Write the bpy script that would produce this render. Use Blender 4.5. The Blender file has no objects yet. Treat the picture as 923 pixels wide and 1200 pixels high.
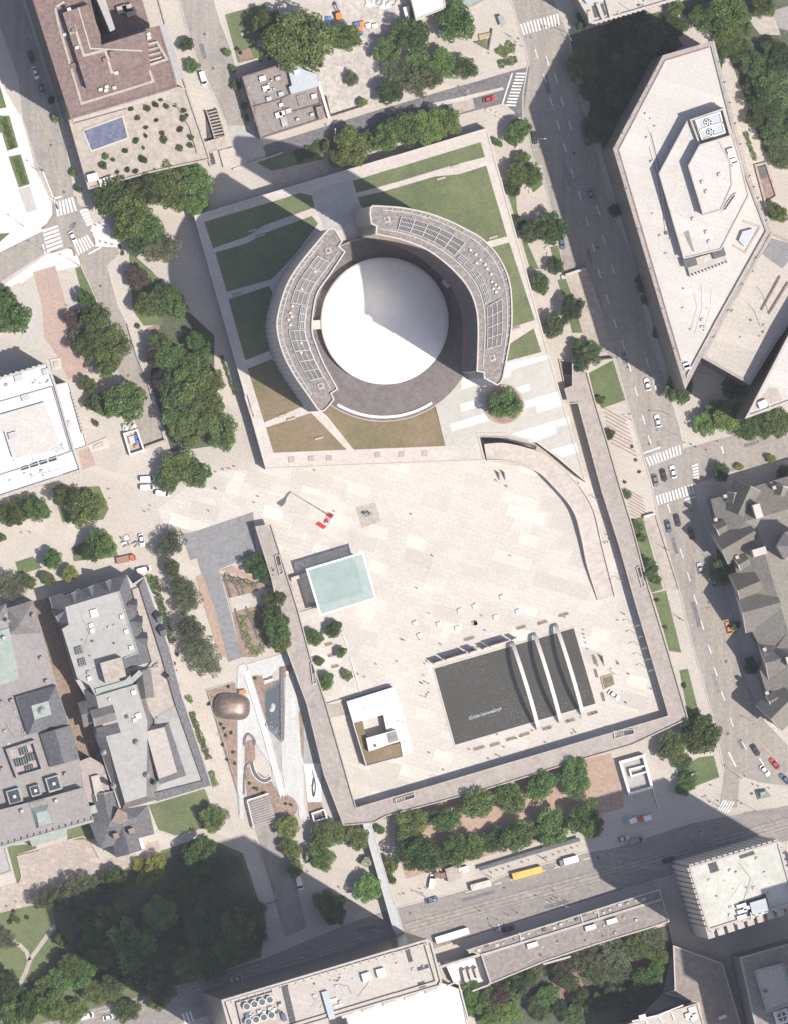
import bpy, bmesh, math, random
import numpy as np
from mathutils import Vector, Matrix
random.seed(7)
SC = bpy.context.scene
COL = SC.collection
S = 0.3                      # metres per photo pixel on the ground
H = 8000.0                   # flying height of the survey camera
CX = -0.060 * H              # the aircraft is west of the square
SUN = (0.42, -0.256, 1.0)    # towards the sun

def P(px, py, z=0.0):
    """World x, y of what the photo shows at pixel (px, py) at height z."""
    k = (H - z) / H
    return (CX + ((px - 461.5) * S - CX) * k, (600 - py) * S * k)
def PZ(px, py, z=0.0):
    x, y = P(px, py, z); return (x, y, z)
def Z(ox, oy, *pts, s=200 / 923):
    return [(ox + x * s, oy + y * s) for x, y in pts]

# ------------------------------------------------------------------ materials
def newmat(name):
    m = bpy.data.materials.new(name); m.use_nodes = True
    nt = m.node_tree; nt.nodes.clear()
    out = nt.nodes.new('ShaderNodeOutputMaterial')
    b = nt.nodes.new('ShaderNodeBsdfPrincipled')
    nt.links.new(b.outputs[0], out.inputs[0])
    return m, nt, b
def node(nt, t, **kw):
    n = nt.nodes.new(t)
    for k, v in kw.items():
        if k in n.inputs.keys(): n.inputs[k].default_value = v
        else: setattr(n, k, v)
    return n
def rgb(c): return (c[0], c[1], c[2], 1)
def coords(nt, rot=0.0, scale=(1, 1, 1)):
    tc = nt.nodes.new('ShaderNodeTexCoord')
    mp = nt.nodes.new('ShaderNodeMapping')
    mp.inputs['Rotation'].default_value = (0, 0, rot)
    mp.inputs['Scale'].default_value = scale
    nt.links.new(tc.outputs['Object'], mp.inputs[0])
    return mp.outputs[0]
def mixc(nt, fac, a, b, mode='MIX'):
    n = nt.nodes.new('ShaderNodeMix'); n.data_type = 'RGBA'; n.blend_type = mode
    for sock, v in ((n.inputs[0], fac), (n.inputs[6], a), (n.inputs[7], b)):
        if hasattr(v, 'is_output'): nt.links.new(v, sock)
        else: sock.default_value = v if not isinstance(v, tuple) or len(v) == 4 else rgb(v)
    return n.outputs[2]
def ramp(nt, src, a, b):
    n = nt.nodes.new('ShaderNodeMapRange'); n.clamp = True
    n.inputs[1].default_value = a; n.inputs[2].default_value = b
    nt.links.new(src, n.inputs[0]); return n.outputs[0]
def noise(nt, vec, scale, detail=4, rough=0.6):
    n = node(nt, 'ShaderNodeTexNoise', Scale=scale, Detail=detail, Roughness=rough)
    nt.links.new(vec, n.inputs['Vector']); return n.outputs[0]
def M(name, c, var=0.18, big=0.05, small=0.8, rough=0.85, stain=0.0, metal=0.0, tint=None, stretch=None, rot=0.0, bump=0.0, soft=False, streak=None):
    """Weathered surface: two scales of blotches, fine grain and optional dark stains."""
    m, nt, b = newmat(name)
    v = coords(nt, rot, stretch or (1, 1, 1))
    vs = coords(nt)
    lo = tuple(x * (1 - var) for x in c)
    hi = tuple(min(1, x * (1 + var)) for x in (tint or c))
    col = mixc(nt, ramp(nt, noise(nt, v, big, 6, .68), .32, .68), lo, hi)
    md = ramp(nt, noise(nt, vs, min(.6, big * 6), 5, .75), .36, .66)       # mottling a few metres across
    col = mixc(nt, min(.85, var * (1.2 if soft else 3.4)), col, mixc(nt, md, tuple(x * .74 for x in c), tuple(min(1, x * 1.2) for x in c)))
    g = ramp(nt, noise(nt, vs, small, 3, .8), .34, .66)
    if streak:                                   # wheel tracks and drips drawn out along the street
        mp = coords(nt, rot, streak); st = ramp(nt, noise(nt, mp, .55, 4, .6), .35, .65)
        col = mixc(nt, .45, col, mixc(nt, st, tuple(x * .74 for x in c), tuple(x * 1.16 for x in c)))
    col = mixc(nt, min(.8, var * (1.0 if soft else 2.8)), col, mixc(nt, g, mixc(nt, .4, col, (.02, .02, .02)), mixc(nt, .16, col, (1, 1, 1))))
    if stain:
        s = ramp(nt, noise(nt, vs, big * 3.1, 6, .65), .56, .74)
        mu = nt.nodes.new('ShaderNodeMath'); mu.operation = 'MULTIPLY'; mu.inputs[1].default_value = stain
        nt.links.new(s, mu.inputs[0])
        col = mixc(nt, mu.outputs[0], col, tuple(x * .45 for x in c))
    nt.links.new(col, b.inputs['Base Color'])
    b.inputs['Roughness'].default_value = rough; b.inputs['Metallic'].default_value = metal
    b.inputs['Specular IOR Level'].default_value = 0.25
    if bump:
        bp = node(nt, 'ShaderNodeBump', Strength=bump, Distance=.1)
        nt.links.new(g, bp.inputs['Height']); nt.links.new(bp.outputs[0], b.inputs['Normal'])
    return m
def M_slab(name, c1, c2, mortar, w, h, rot, patch=0.5, msize=0.012):
    """Stone slabs whose shade differs from slab to slab, joints and wear."""
    m, nt, b = newmat(name)
    v = coords(nt, rot)
    br = node(nt, 'ShaderNodeTexBrick', Color1=rgb(c1), Color2=rgb(c2), Mortar=rgb(mortar), Scale=1.0)
    br.inputs['Mortar Size'].default_value = msize * 4; br.inputs['Brick Width'].default_value = w; br.inputs['Row Height'].default_value = h
    br.inputs['Bias'].default_value = 0.0
    nt.links.new(v, br.inputs['Vector'])
    def patches(wd, rw, off, lo, hi):
        mp = nt.nodes.new('ShaderNodeMapping'); mp.inputs['Location'].default_value = (off, off * .7, 0); nt.links.new(v, mp.inputs[0])
        b2 = node(nt, 'ShaderNodeTexBrick', Color1=(0, 0, 0, 1), Color2=(1, 1, 1, 1), Mortar=(.5, .5, .5, 1), Scale=1.0)
        b2.inputs['Mortar Size'].default_value = 0; b2.inputs['Brick Width'].default_value = wd; b2.inputs['Row Height'].default_value = rw
        nt.links.new(mp.outputs[0], b2.inputs['Vector'])
        sp = nt.nodes.new('ShaderNodeSeparateColor'); nt.links.new(b2.outputs[0], sp.inputs[0])
        return ramp(nt, sp.outputs[0], lo, hi)
    col = mixc(nt, patches(w * 2, h * 2.4, 3.1, .72, .99), br.outputs[0], tuple(min(1, x * (1 + .3 * patch)) for x in c1))
    col = mixc(nt, patches(w * 3, h * 3.1, 7.7, .66, .98), col, tuple(x * (1 - .2 * patch) for x in c2))
    n = ramp(nt, noise(nt, v, .035, 6, .65), .3, .72)
    col = mixc(nt, n, col, mixc(nt, .5, col, tuple(x * .8 for x in c2)))
    g = ramp(nt, noise(nt, v, 1.4, 3, .7), .3, .7)
    sm = ramp(nt, noise(nt, v, .22, 6, .75), .54, .78)
    col = mixc(nt, sm, col, mixc(nt, .16, col, (.08, .07, .06)))
    sp2 = ramp(nt, noise(nt, v, .9, 4, .8), .62, .8)
    col = mixc(nt, sp2, col, mixc(nt, .2, col, (.06, .055, .05)))
    col = mixc(nt, .14, col, mixc(nt, g, (0.1, .09, .08), (1, .97, .93)))
    nt.links.new(col, b.inputs['Base Color']); b.inputs['Roughness'].default_value = .85
    b.inputs['Specular IOR Level'].default_value = .2
    return m
def M_wall(name, c, glass=(0.03, 0.035, 0.045), bay=3.0, storey=3.6, frac=.5):
    """Masonry facade: soot, weathering. Openings are modelled as window bands."""
    return M(name, c, var=.14, big=.12, small=1.5)
def M_leaf(name, a, c):
    m, nt, b = newmat(name)
    oi = nt.nodes.new('ShaderNodeObjectInfo')
    v = coords(nt)
    n = ramp(nt, noise(nt, v, 2.6, 3), .28, .72)
    col = mixc(nt, n, tuple(x * .68 for x in a), tuple(x * 1.18 for x in c))
    hs = nt.nodes.new('ShaderNodeHueSaturation')
    mr = nt.nodes.new('ShaderNodeMapRange'); mr.inputs[3].default_value = .455; mr.inputs[4].default_value = .52
    nt.links.new(oi.outputs['Random'], mr.inputs[0]); nt.links.new(mr.outputs[0], hs.inputs['Hue'])
    mv = nt.nodes.new('ShaderNodeMapRange'); mv.inputs[3].default_value = .8; mv.inputs[4].default_value = 1.55
    w = nt.nodes.new('ShaderNodeMath'); w.operation = 'FRACT'
    w2 = nt.nodes.new('ShaderNodeMath'); w2.operation = 'MULTIPLY'; w2.inputs[1].default_value = 7.31
    nt.links.new(oi.outputs['Random'], w2.inputs[0]); nt.links.new(w2.outputs[0], w.inputs[0]); nt.links.new(w.outputs[0], mv.inputs[0])
    nt.links.new(mv.outputs[0], hs.inputs['Value'])
    nt.links.new(col, hs.inputs['Color']); nt.links.new(hs.outputs[0], b.inputs['Base Color'])
    b.inputs['Roughness'].default_value = .6; b.inputs['Specular IOR Level'].default_value = .3
    tr = nt.nodes.new('ShaderNodeBsdfTranslucent'); nt.links.new(hs.outputs[0], tr.inputs[0])
    mx = nt.nodes.new('ShaderNodeMixShader'); mx.inputs[0].default_value = .22
    out = [x for x in nt.nodes if x.type == 'OUTPUT_MATERIAL'][0]
    nt.links.new(b.outputs[0], mx.inputs[1]); nt.links.new(tr.outputs[0], mx.inputs[2]); nt.links.new(mx.outputs[0], out.inputs[0])
    return m

K = {}
K['ground'] = M_slab('concrete_paving', (.455, .405, .36), (.43, .38, .335), (.36, .315, .28), 6.0, 3.0, .29, .28, .02)
K['pave'] = M_slab('square_slabs', (.55, .502, .455), (.495, .45, .405), (.39, .35, .315), 3.4, 1.7, .29, .6)
K['rim'] = M_slab('rim_slabs', (.53, .47, .43), (.49, .435, .395), (.42, .37, .335), 2.4, 1.2, .29, .2)
K['pave2'] = M_slab('buff_slabs', (.48, .42, .37), (.44, .385, .335), (.40, .33, .29), 4.2, 4.2, .29, .3)
K['whitepave'] = M('white_paving', (.6, .585, .57), .06, .06, .6)
K['greypave'] = M('grey_striped_paving', (.44, .42, .385), .08, .06, .8)
K['deck'] = M('walkway_concrete', (.335, .29, .262), .13, .05, .7, stain=.35)
K['rampc'] = M('ramp_concrete', (.46, .405, .365), .10, .05, .6, stain=.2)
K['asphalt'] = M('worn_asphalt', (.30, .268, .24), .13, .035, .9, stain=.4, stretch=(1, .12, 1), rot=-.27, streak=(1, .02, 1))
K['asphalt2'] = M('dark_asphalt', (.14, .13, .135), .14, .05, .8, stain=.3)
K['asphaltq'] = M('queen_asphalt', (.245, .218, .198), .14, .035, .9, stain=.4, stretch=(.12, 1, 1), rot=-.27, streak=(.02, 1, 1))
K['asphaltg'] = M('cool_grey_asphalt', (.21, .208, .212), .12, .06, .8, stain=.15)
K['track'] = M('trackbed_concrete', (.285, .248, .218), .14, .05, .6, stain=.4, stretch=(.15, 1, 1), rot=-.27, streak=(.02, 1, 1))
K['paint'] = M('road_paint', (.68, .67, .66), .12, .3, 1.5, stain=.3)
K['yellow'] = M('yellow_paint', (.42, .33, .18), .2, .3, 1.5, stain=.3)
K['brick'] = M_slab('brick_paving', (.40, .27, .225), (.36, .24, .2), (.33, .26, .22), 1.0, .5, .29, .2)
K['brickred'] = M('red_brick', (.23, .125, .1), .15, .2, 1.5)
K['kerb'] = M('kerb_stone', (.5, .46, .42), .1, .1, .8)
K['grass'] = M('lawn', (.098, .132, .046), .28, .07, 1.3, tint=(.13, .138, .06), soft=True)
K['grassdry'] = M('dry_lawn', (.17, .145, .065), .24, .09, 1.1, tint=(.2, .135, .085), stain=.15, soft=True)
K['grasslush'] = M('lush_lawn', (.09, .135, .042), .24, .1, 1.3, tint=(.11, .13, .05), soft=True)
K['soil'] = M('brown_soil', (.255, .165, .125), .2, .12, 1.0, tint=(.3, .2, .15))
K['darksoil'] = M('shade_dark_earth', (.07, .07, .042), .3, .15, 1.0, tint=(.06, .085, .035), soft=True)  # earth colour darkened to deepen the shade under trees
K['orangesoil'] = M('orange_gravel', (.38, .262, .2), .14, .1, .9, stain=.2)
K['sand'] = M('site_gravel', (.47, .42, .385), .16, .05, .6, stain=.3)
K['cobble'] = M_slab('cobbles', (.44, .36, .31), (.34, .28, .245), (.3, .25, .22), .9, .7, .1, .3, .02)
K['white'] = M('white_membrane', (.70, .69, .68), .07, .08, .5, stain=.25)
K['whiteroof'] = M_slab('chalky_white_roof', (.53, .49, .455), (.49, .455, .425), (.42, .39, .36), 11, 3.2, .29, .22, .018)
K['dome'] = M('dome_concrete', (.86, .86, .865), .035, .08, .6, rough=.5, stain=.05)
K['coping'] = M('pale_coping', (.50, .455, .42), .06, .2, 1)
K['brownroof'] = M('brown_roof', (.19, .122, .102), .16, .05, .9, stain=.15, tint=(.19, .125, .11))
K['tan'] = M('tan_concrete', (.40, .345, .30), .14, .06, .7, stain=.35)
K['greyroof'] = M('light_grey_roof', (.36, .345, .33), .08, .06, .6, stain=.3)
K['beigeroof'] = M_slab('beige_roof', (.45, .405, .36), (.42, .375, .335), (.35, .31, .28), 9, 2.6, .29, .25, .018)
K['stainroof'] = M('stained_pale_roof', (.46, .45, .40), .12, .045, .5, tint=(.56, .545, .48), stain=.55)
K['taupe'] = M('taupe_roof', (.25, .21, .19), .16, .06, .8, stain=.3)
K['slate'] = M('slate', (.135, .13, .14), .16, .25, 1.2, tint=(.15, .145, .155))
K['slatebrown'] = M('weathered_slate', (.195, .175, .165), .14, .2, 1.2)
K['olive'] = M('olive_slate', (.225, .205, .17), .12, .1, .9)
K['oldslate'] = M('old_olive_slate', (.2, .183, .158), .14, .2, 1.2)
K['alley'] = M('alley_brick', (.25, .18, .13), .16, .1, .9, stain=.3)
K['grating'] = M('rusty_grating', (.29, .265, .25), .16, .3, 1.5)
K['copper'] = M('green_copper', (.30, .345, .315), .12, .2, 1.0)
K['mauve'] = M('mauve_roof', (.275, .25, .24), .1, .07, .8, stain=.2)
K['twdeck'] = M('tower_roof_deck', (.225, .19, .17), .24, .3, .9, stain=.5, stretch=(.15, 1, 1), rot=.2)
K['rib'] = M('precast_ribs', (.36, .345, .34), .12, .2, 1)
K['disc'] = M('brown_terrazzo', (.155, .132, .128), .10, .05, .6, stain=.25)
K['stone'] = M('brown_stone', (.26, .19, .15), .15, .2, 1)
K['lime'] = M('limestone', (.44, .40, .365), .1, .15, 1)
K['concw'] = M('wall_concrete', (.40, .36, .325), .12, .15, 1)
K['darkwall'] = M('bronze_wall', (.07, .058, .055), .15, .2, 1)
K['bronzeglass'] = M('bronze_mirror_glass', (.42, .38, .34), .06, .1, 1, rough=.07, metal=1.0)
K['glass'] = M('window_glass', (.035, .04, .05), .1, .1, 1, rough=.15)
K['metal'] = M('galvanised_metal', (.42, .43, .44), .12, .4, 2, rough=.5)
K['bluemetal'] = M('blue_grey_metal_roof', (.40, .43, .46), .06, .1, 1, rough=.5)
K['darkmetal'] = M('dark_metal', (.06, .06, .065), .2, .4, 2, rough=.5)
K['black'] = M('black_rubber', (.02, .02, .02), .1, 1, 3)
K['slot'] = M('recess_shade', (.06, .058, .062), .15, .3, 1)  # near-black fill that paints the shade inside slots and stairwells
K['lightarch'] = M('cream_concrete', (.62, .57, .52), .06, .2, 1)
K['wood'] = M('bench_wood', (.3, .2, .15), .2, .8, 3)
K['planks'] = M_slab('grey_planks', (.55, .545, .54), (.5, .495, .49), (.43, .425, .42), 6, .35, 1.5, .15)
K['bark'] = M('bark', (.11, .08, .06), .2, 1, 4)
K['bronze'] = M('verdigris_bronze', (.16, .25, .25), .25, .6, 3, rough=.5)
K['copperskin'] = M('brown_copper', (.25, .165, .12), .3, .4, 2, rough=.42, metal=.5, streak=(.3, 3, 1))
K['red'] = M('red_fabric', (.78, .06, .05), .06, .5, 2)
K['whitecloth'] = M('white_fabric', (.78, .77, .76), .03, .5, 2)
K['orange'] = M('orange_paint', (.65, .22, .05), .12, .6, 2)
K['blue'] = M('blue_paint', (.08, .17, .45), .12, .6, 2)
K['teal'] = M('teal_canvas', (.16, .36, .36), .12, .6, 2)
K['pinkroof'] = M('pink_gravel_roof', (.36, .3, .285), .12, .15, .8)
K['cover'] = M('blue_pool_cover', (.085, .105, .19), .14, .15, .6, rough=.4)
K['snow'] = M('white_paint', (.68, .67, .65), .03, .5, 2)
K['bluecol'] = M('shaded_forecourt_concrete', (.40, .385, .375), .1, .06, .6, stain=.2)

def water(name, c, s):
    m, nt, b = newmat(name)
    v = coords(nt)
    n = noise(nt, v, s, 5, .7)
    sp = ramp(nt, noise(nt, v, 2.4, 2, .6), .6, .74)
    vv = ramp(nt, noise(nt, v, .035, 2), .38, .62)
    mu = nt.nodes.new('ShaderNodeMath'); mu.operation = 'MULTIPLY'
    nt.links.new(sp, mu.inputs[0]); nt.links.new(vv, mu.inputs[1])
    col = mixc(nt, ramp(nt, n, .3, .7), tuple(x * .85 for x in c), tuple(x * 1.2 for x in c))
    col = mixc(nt, mu.outputs[0], col, (.33, .325, .3))  # pale glints of light painted into the water colour
    nt.links.new(col, b.inputs['Base Color'])
    b.inputs['Roughness'].default_value = .12
    bp = node(nt, 'ShaderNodeBump', Strength=.5, Distance=.12)
    nt.links.new(n, bp.inputs['Height']); nt.links.new(bp.outputs[0], b.inputs['Normal'])
    return m
K['water'] = water('pool_water', (.058, .055, .046), 1.3)
K['water2'] = water('shallow_water', (.085, .1, .115), .7)
def glassroof():
    m, nt, b = newmat('frosted_roof_glass')
    v = coords(nt, .29); n1 = ramp(nt, noise(nt, v, .25, 5, .7), .3, .7); nt.links.new(mixc(nt, n1, (.33, .43, .41), (.48, .55, .53)), b.inputs['Base Color']); b.inputs['Roughness'].default_value = .3
    t = nt.nodes.new('ShaderNodeBsdfTransparent'); t.inputs[0].default_value = (.82, .87, .86, 1)
    mx = nt.nodes.new('ShaderNodeMixShader'); mx.inputs[0].default_value = .45
    out = [x for x in nt.nodes if x.type == 'OUTPUT_MATERIAL'][0]
    nt.links.new(b.outputs[0], mx.inputs[1]); nt.links.new(t.outputs[0], mx.inputs[2]); nt.links.new(mx.outputs[0], out.inputs[0])
    return m
K['glassroof'] = glassroof()
LEAF = {'m': M_leaf('leaf_mid', (.062, .105, .03), (.105, .16, .046)),
        'b': M_leaf('leaf_bright', (.088, .145, .036), (.14, .205, .058)),
        'd': M_leaf('leaf_dark', (.052, .088, .036), (.092, .132, .05)),
        'y': M_leaf('leaf_yellow', (.14, .17, .03), (.2, .225, .05)),
        'g': M_leaf('leaf_grey', (.08, .095, .05), (.125, .14, .075)),
        'p': M_leaf('leaf_purple', (.085, .06, .05), (.13, .09, .07)),
        'w': M_leaf('leaf_cream', (.2, .23, .12), (.45, .45, .33))}

# ------------------------------------------------------------------ objects
def thing(name, label, cat, loc=(0, 0, 0), rz=0, group=None):
    o = bpy.data.objects.new(name, None); COL.objects.link(o)
    o.empty_display_size = .5
    o.location = loc; o.rotation_euler = (0, 0, rz)
    o['label'] = label; o['category'] = cat
    if group: o['group'] = group
    return o
def tag(o, label, cat=None, group=None, kind=None):
    o['label'] = label
    if cat: o['category'] = cat
    if group: o['group'] = group
    if kind: o['kind'] = kind
    return o
def wloc(o):
    v = Vector((0, 0, 0))
    while o is not None:
        v += Vector(o.location); o = o.parent
    return v
def mk(name, verts, faces, mat, parent=None, fm=None, smooth=False, local=False, origin=None):
    """Link one mesh object; verts are world coordinates (local=True: parent space)."""
    me = bpy.data.meshes.new(name)
    off = Vector((0, 0, 0))
    if not local: off = wloc(parent) if parent else Vector(origin or (0, 0, 0))
    me.from_pydata([(v[0] - off.x, v[1] - off.y, v[2] - off.z) for v in verts], [], faces)
    for m in (mat if isinstance(mat, (list, tuple)) else [mat]): me.materials.append(m)
    if fm: me.polygons.foreach_set('material_index', fm)
    if smooth: me.polygons.foreach_set('use_smooth', [True] * len(me.polygons))
    bm = bmesh.new(); bm.from_mesh(me); bmesh.ops.recalc_face_normals(bm, faces=bm.faces) if len(me.polygons) < 3000 and not name.startswith('crown') else None
    bm.to_mesh(me); bm.free()
    o = bpy.data.objects.new(name, me); COL.objects.link(o)
    if parent: o.parent = parent
    elif origin is not None: o.location = origin
    return o
class B:
    """Collects shapes in world space, then links them as one mesh."""
    def __init__(s): s.v = []; s.f = []; s.m = []
    def add(s, vs, fs, mi=0):
        n = len(s.v); s.v += list(vs); s.f += [tuple(i + n for i in f) for f in fs]; s.m += [mi] * len(fs); return s
    def prism(s, poly, z0, z1, mi=0, top=True, bottom=False):
        n = len(poly)
        vs = [(x, y, z0) for x, y in poly] + [(x, y, z1) for x, y in poly]
        fs = [(i, (i + 1) % n, n + (i + 1) % n, n + i) for i in range(n)]
        if top: fs.append(tuple(range(n, 2 * n)))
        if bottom: fs.append(tuple(range(n - 1, -1, -1)))
        return s.add(vs, fs, mi)
    def box(s, x, y, z, lx, ly, lz, rz=0, mi=0):
        c, q = math.cos(rz), math.sin(rz)
        pl = [(x + a * lx / 2 * c - b * ly / 2 * q, y + a * lx / 2 * q + b * ly / 2 * c) for a, b in ((-1, -1), (1, -1), (1, 1), (-1, 1))]
        return s.prism(pl, z, z + lz, mi, True, True)
    def strip(s, line, w, z0, z1, mi=0, closed=False):
        """Ribbon of width w (m) along a world polyline, from z0 up to z1."""
        pl = ribbon(line, w, closed)
        if closed:
            a, b = pl; n = len(a)
            vs = [(x, y, z0) for x, y in a] + [(x, y, z1) for x, y in a] + [(x, y, z0) for x, y in b] + [(x, y, z1) for x, y in b]
            fs = []
            for i in range(n):
                j = (i + 1) % n
                fs += [(i, j, n + j, n + i), (2 * n + j, 2 * n + i, 3 * n + i, 3 * n + j), (n + i, n + j, 3 * n + j, 3 * n + i)]
            return s.add(vs, fs, mi)
        a, b = pl; n = len(a)
        vs = [(x, y, z0) for x, y in a] + [(x, y, z1) for x, y in a] + [(x, y, z0) for x, y in b] + [(x, y, z1) for x, y in b]
        fs = []
        for i in range(n - 1):
            j = i + 1
            fs += [(i, j, n + j, n + i), (2 * n + j, 2 * n + i, 3 * n + i, 3 * n + j), (n + i, n + j, 3 * n + j, 3 * n + i)]
        fs += [(0, n, 3 * n, 2 * n), (n - 1, 3 * n - 1, 4 * n - 1, 2 * n - 1)]
        return s.add(vs, fs, mi)
    def cyl(s, x, y, z0, z1, r0, r1=None, n=12, mi=0):
        r1 = r0 if r1 is None else r1
        vs = [(x + r0 * math.cos(2 * math.pi * i / n), y + r0 * math.sin(2 * math.pi * i / n), z0) for i in range(n)]
        vs += [(x + r1 * math.cos(2 * math.pi * i / n), y + r1 * math.sin(2 * math.pi * i / n), z1) for i in range(n)]
        fs = [(i, (i + 1) % n, n + (i + 1) % n, n + i) for i in range(n)] + [tuple(range(n, 2 * n)), tuple(range(n - 1, -1, -1))]
        return s.add(vs, fs, mi)
    def tube(s, a, b, r0, r1=None, n=6, mi=0):
        r1 = r0 if r1 is None else r1
        a, b = Vector(a), Vector(b); d = (b - a).normalized()
        u = d.orthogonal().normalized(); w = d.cross(u)
        vs = []
        for p, r in ((a, r0), (b, r1)):
            vs += [tuple(p + u * r * math.cos(2 * math.pi * i / n) + w * r * math.sin(2 * math.pi * i / n)) for i in range(n)]
        fs = [(i, (i + 1) % n, n + (i + 1) % n, n + i) for i in range(n)] + [tuple(range(n, 2 * n)), tuple(range(n - 1, -1, -1))]
        return s.add(vs, fs, mi)
    def build(s, name, mat, parent=None, smooth=False, origin=None, local=False):
        return mk(name, s.v, s.f, mat, parent, s.m, smooth, local, origin)
def ribbon(line, w, closed=False):
    n = len(line); L = []; R = []
    for i in range(n):
        p = line[i]
        if closed: a, c = line[i - 1], line[(i + 1) % n]
        else: a, c = line[max(0, i - 1)], line[min(n - 1, i + 1)]
        d1 = Vector((p[0] - a[0], p[1] - a[1])); d2 = Vector((c[0] - p[0], c[1] - p[1]))
        if d1.length < 1e-6: d1 = d2
        if d2.length < 1e-6: d2 = d1
        d1.normalize(); d2.normalize()
        t = d1 + d2
        if t.length < 1e-4: t = d1
        t.normalize()
        nx, ny = -t.y, t.x
        k = 1 / max(.45, abs(nx * -d1.y + ny * d1.x))
        L.append((p[0] + nx * w / 2 * k, p[1] + ny * w / 2 * k)); R.append((p[0] - nx * w / 2 * k, p[1] - ny * w / 2 * k))
    return L, R
def area(p): return sum(p[i][0] * p[(i + 1) % len(p)][1] - p[(i + 1) % len(p)][0] * p[i][1] for i in range(len(p))) / 2
def ccw(p): return p if area(p) > 0 else p[::-1]
def inset(poly, d):
    """Mitred inward offset of a world polygon (ccw)."""
    poly = ccw(poly); n = len(poly); out = []
    for i in range(n):
        a, p, c = Vector(poly[i - 1]), Vector(poly[i]), Vector(poly[(i + 1) % n])
        d1 = (p - a).normalized(); d2 = (c - p).normalized()
        n1 = Vector((-d1.y, d1.x)); n2 = Vector((-d2.y, d2.x))
        b = (n1 + n2); b = b.normalized() if b.length > 1e-4 else n1
        k = d / max(.4, b.dot(n1))
        out.append((p.x + b.x * k, p.y + b.y * k))
    return out
def pts(poly, z=0): return [P(x, y, z) for x, y in poly]
def centroid(poly): return (sum(p[0] for p in poly) / len(poly), sum(p[1] for p in poly) / len(poly))

LAYER = {}
def sheet(name, poly, z, mat, label, kind='structure', cat=None):
    LAYER[round(z, 2)] = LAYER.get(round(z, 2), 0) + 1
    z += .0025 * LAYER[round(z, 2)]              # every sheet of a layer has its own height
    w = ccw(pts(poly, z))
    o = mk(name, [(x, y, z) for x, y in w], [tuple(range(len(w)))], mat)
    return tag(o, label, cat, None, kind)
def sheetpart(name, poly, z, mat, parent):
    w = ccw(pts(poly, z))
    return mk(name, [(x, y, z) for x, y in w], [tuple(range(len(w)))], mat, parent)
def kerb(lines, name='kerb', label='pale stone kerb edging the roads and pavements', w=.35, h=.29, mat='kerb'):
    b = B()
    for ln in lines: b.strip(pts(ln), w, 0, h)
    return tag(b.build(name, K[mat]), label, None, None, 'structure')

def windows(parent, poly, z0, z1, storey, mat='glass', frac=.45, out=.06):
    """One glazed band per storey, standing just proud of the wall."""
    w = inset(poly, -out); n = len(w); z = z0
    for o in parent.children:
        if o.name.split('.')[0] == 'wall': parent = o; break
    while z + storey <= z1 + .1:
        vs = [(x, y, z + storey * .3) for x, y in w] + [(x, y, z + storey * (.3 + frac)) for x, y in w]
        mk('window_band', vs, [(i, (i + 1) % n, n + (i + 1) % n, n + i) for i in range(n)], K[mat], parent)
        z += storey
def building(name, label, cat, poly, h, wall='concw', roof='taupe', par=.6, ph=.8, parmat='coping', storey=3.6, win=True, z0=0, roofname='roof'):
    w = ccw(pts(poly, h))
    c = centroid(w)
    t = thing(name, label, cat, (c[0], c[1], z0))
    B().prism(w, z0, h, top=False).build('wall', K[wall], t)
    mk(roofname, [(x, y, h) for x, y in w], [tuple(range(len(w)))], K[roof], t)
    if par:
        b = B(); ins = inset(w, par); o2 = inset(w, -.08); n = len(w)
        vs = [(x, y, h - .6) for x, y in o2] + [(x, y, h + ph) for x, y in o2] + [(x, y, h + ph) for x, y in ins] + [(x, y, h - .1) for x, y in ins]
        fs = []
        for i in range(n):
            j = (i + 1) % n
            fs += [(i, j, n + j, n + i), (n + i, n + j, 2 * n + j, 2 * n + i), (2 * n + i, 2 * n + j, 3 * n + j, 3 * n + i)]
        b.add(vs, fs).build('parapet', K[parmat], t)
    if win and h > 9: windows(t, w, z0 + 1, h - 1, storey)
    return t
def block(name, poly, z0, z1, mat, parent, side=None):
    w = ccw(pts(poly, z1)); b = B()
    n = len(w)
    vs = [(x, y, z0) for x, y in w] + [(x, y, z1) for x, y in w]
    b.add(vs, [(i, (i + 1) % n, n + (i + 1) % n, n + i) for i in range(n)], 1)
    b.add([(x, y, z1) for x, y in w], [tuple(range(n))], 0)
    return b.build(name, [K[mat], K[side or mat]], parent)
def mansard(name, outer, z0, inner, z1, slope, flat, parent):
    """Sloping ring from an eave outline up to an inner outline, with a flat cap."""
    n = len(outer)
    vs = [PZ(x, y, z0) for x, y in outer] + [PZ(x, y, z1) for x, y in inner]
    b = B(); b.add(vs, [(i, (i + 1) % n, n + (i + 1) % n, n + i) for i in range(n)], 1)
    b.add([PZ(x, y, z1) for x, y in inner], [tuple(range(n))], 0)
    return b.build(name, [K[flat], K[slope]], parent)
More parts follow.
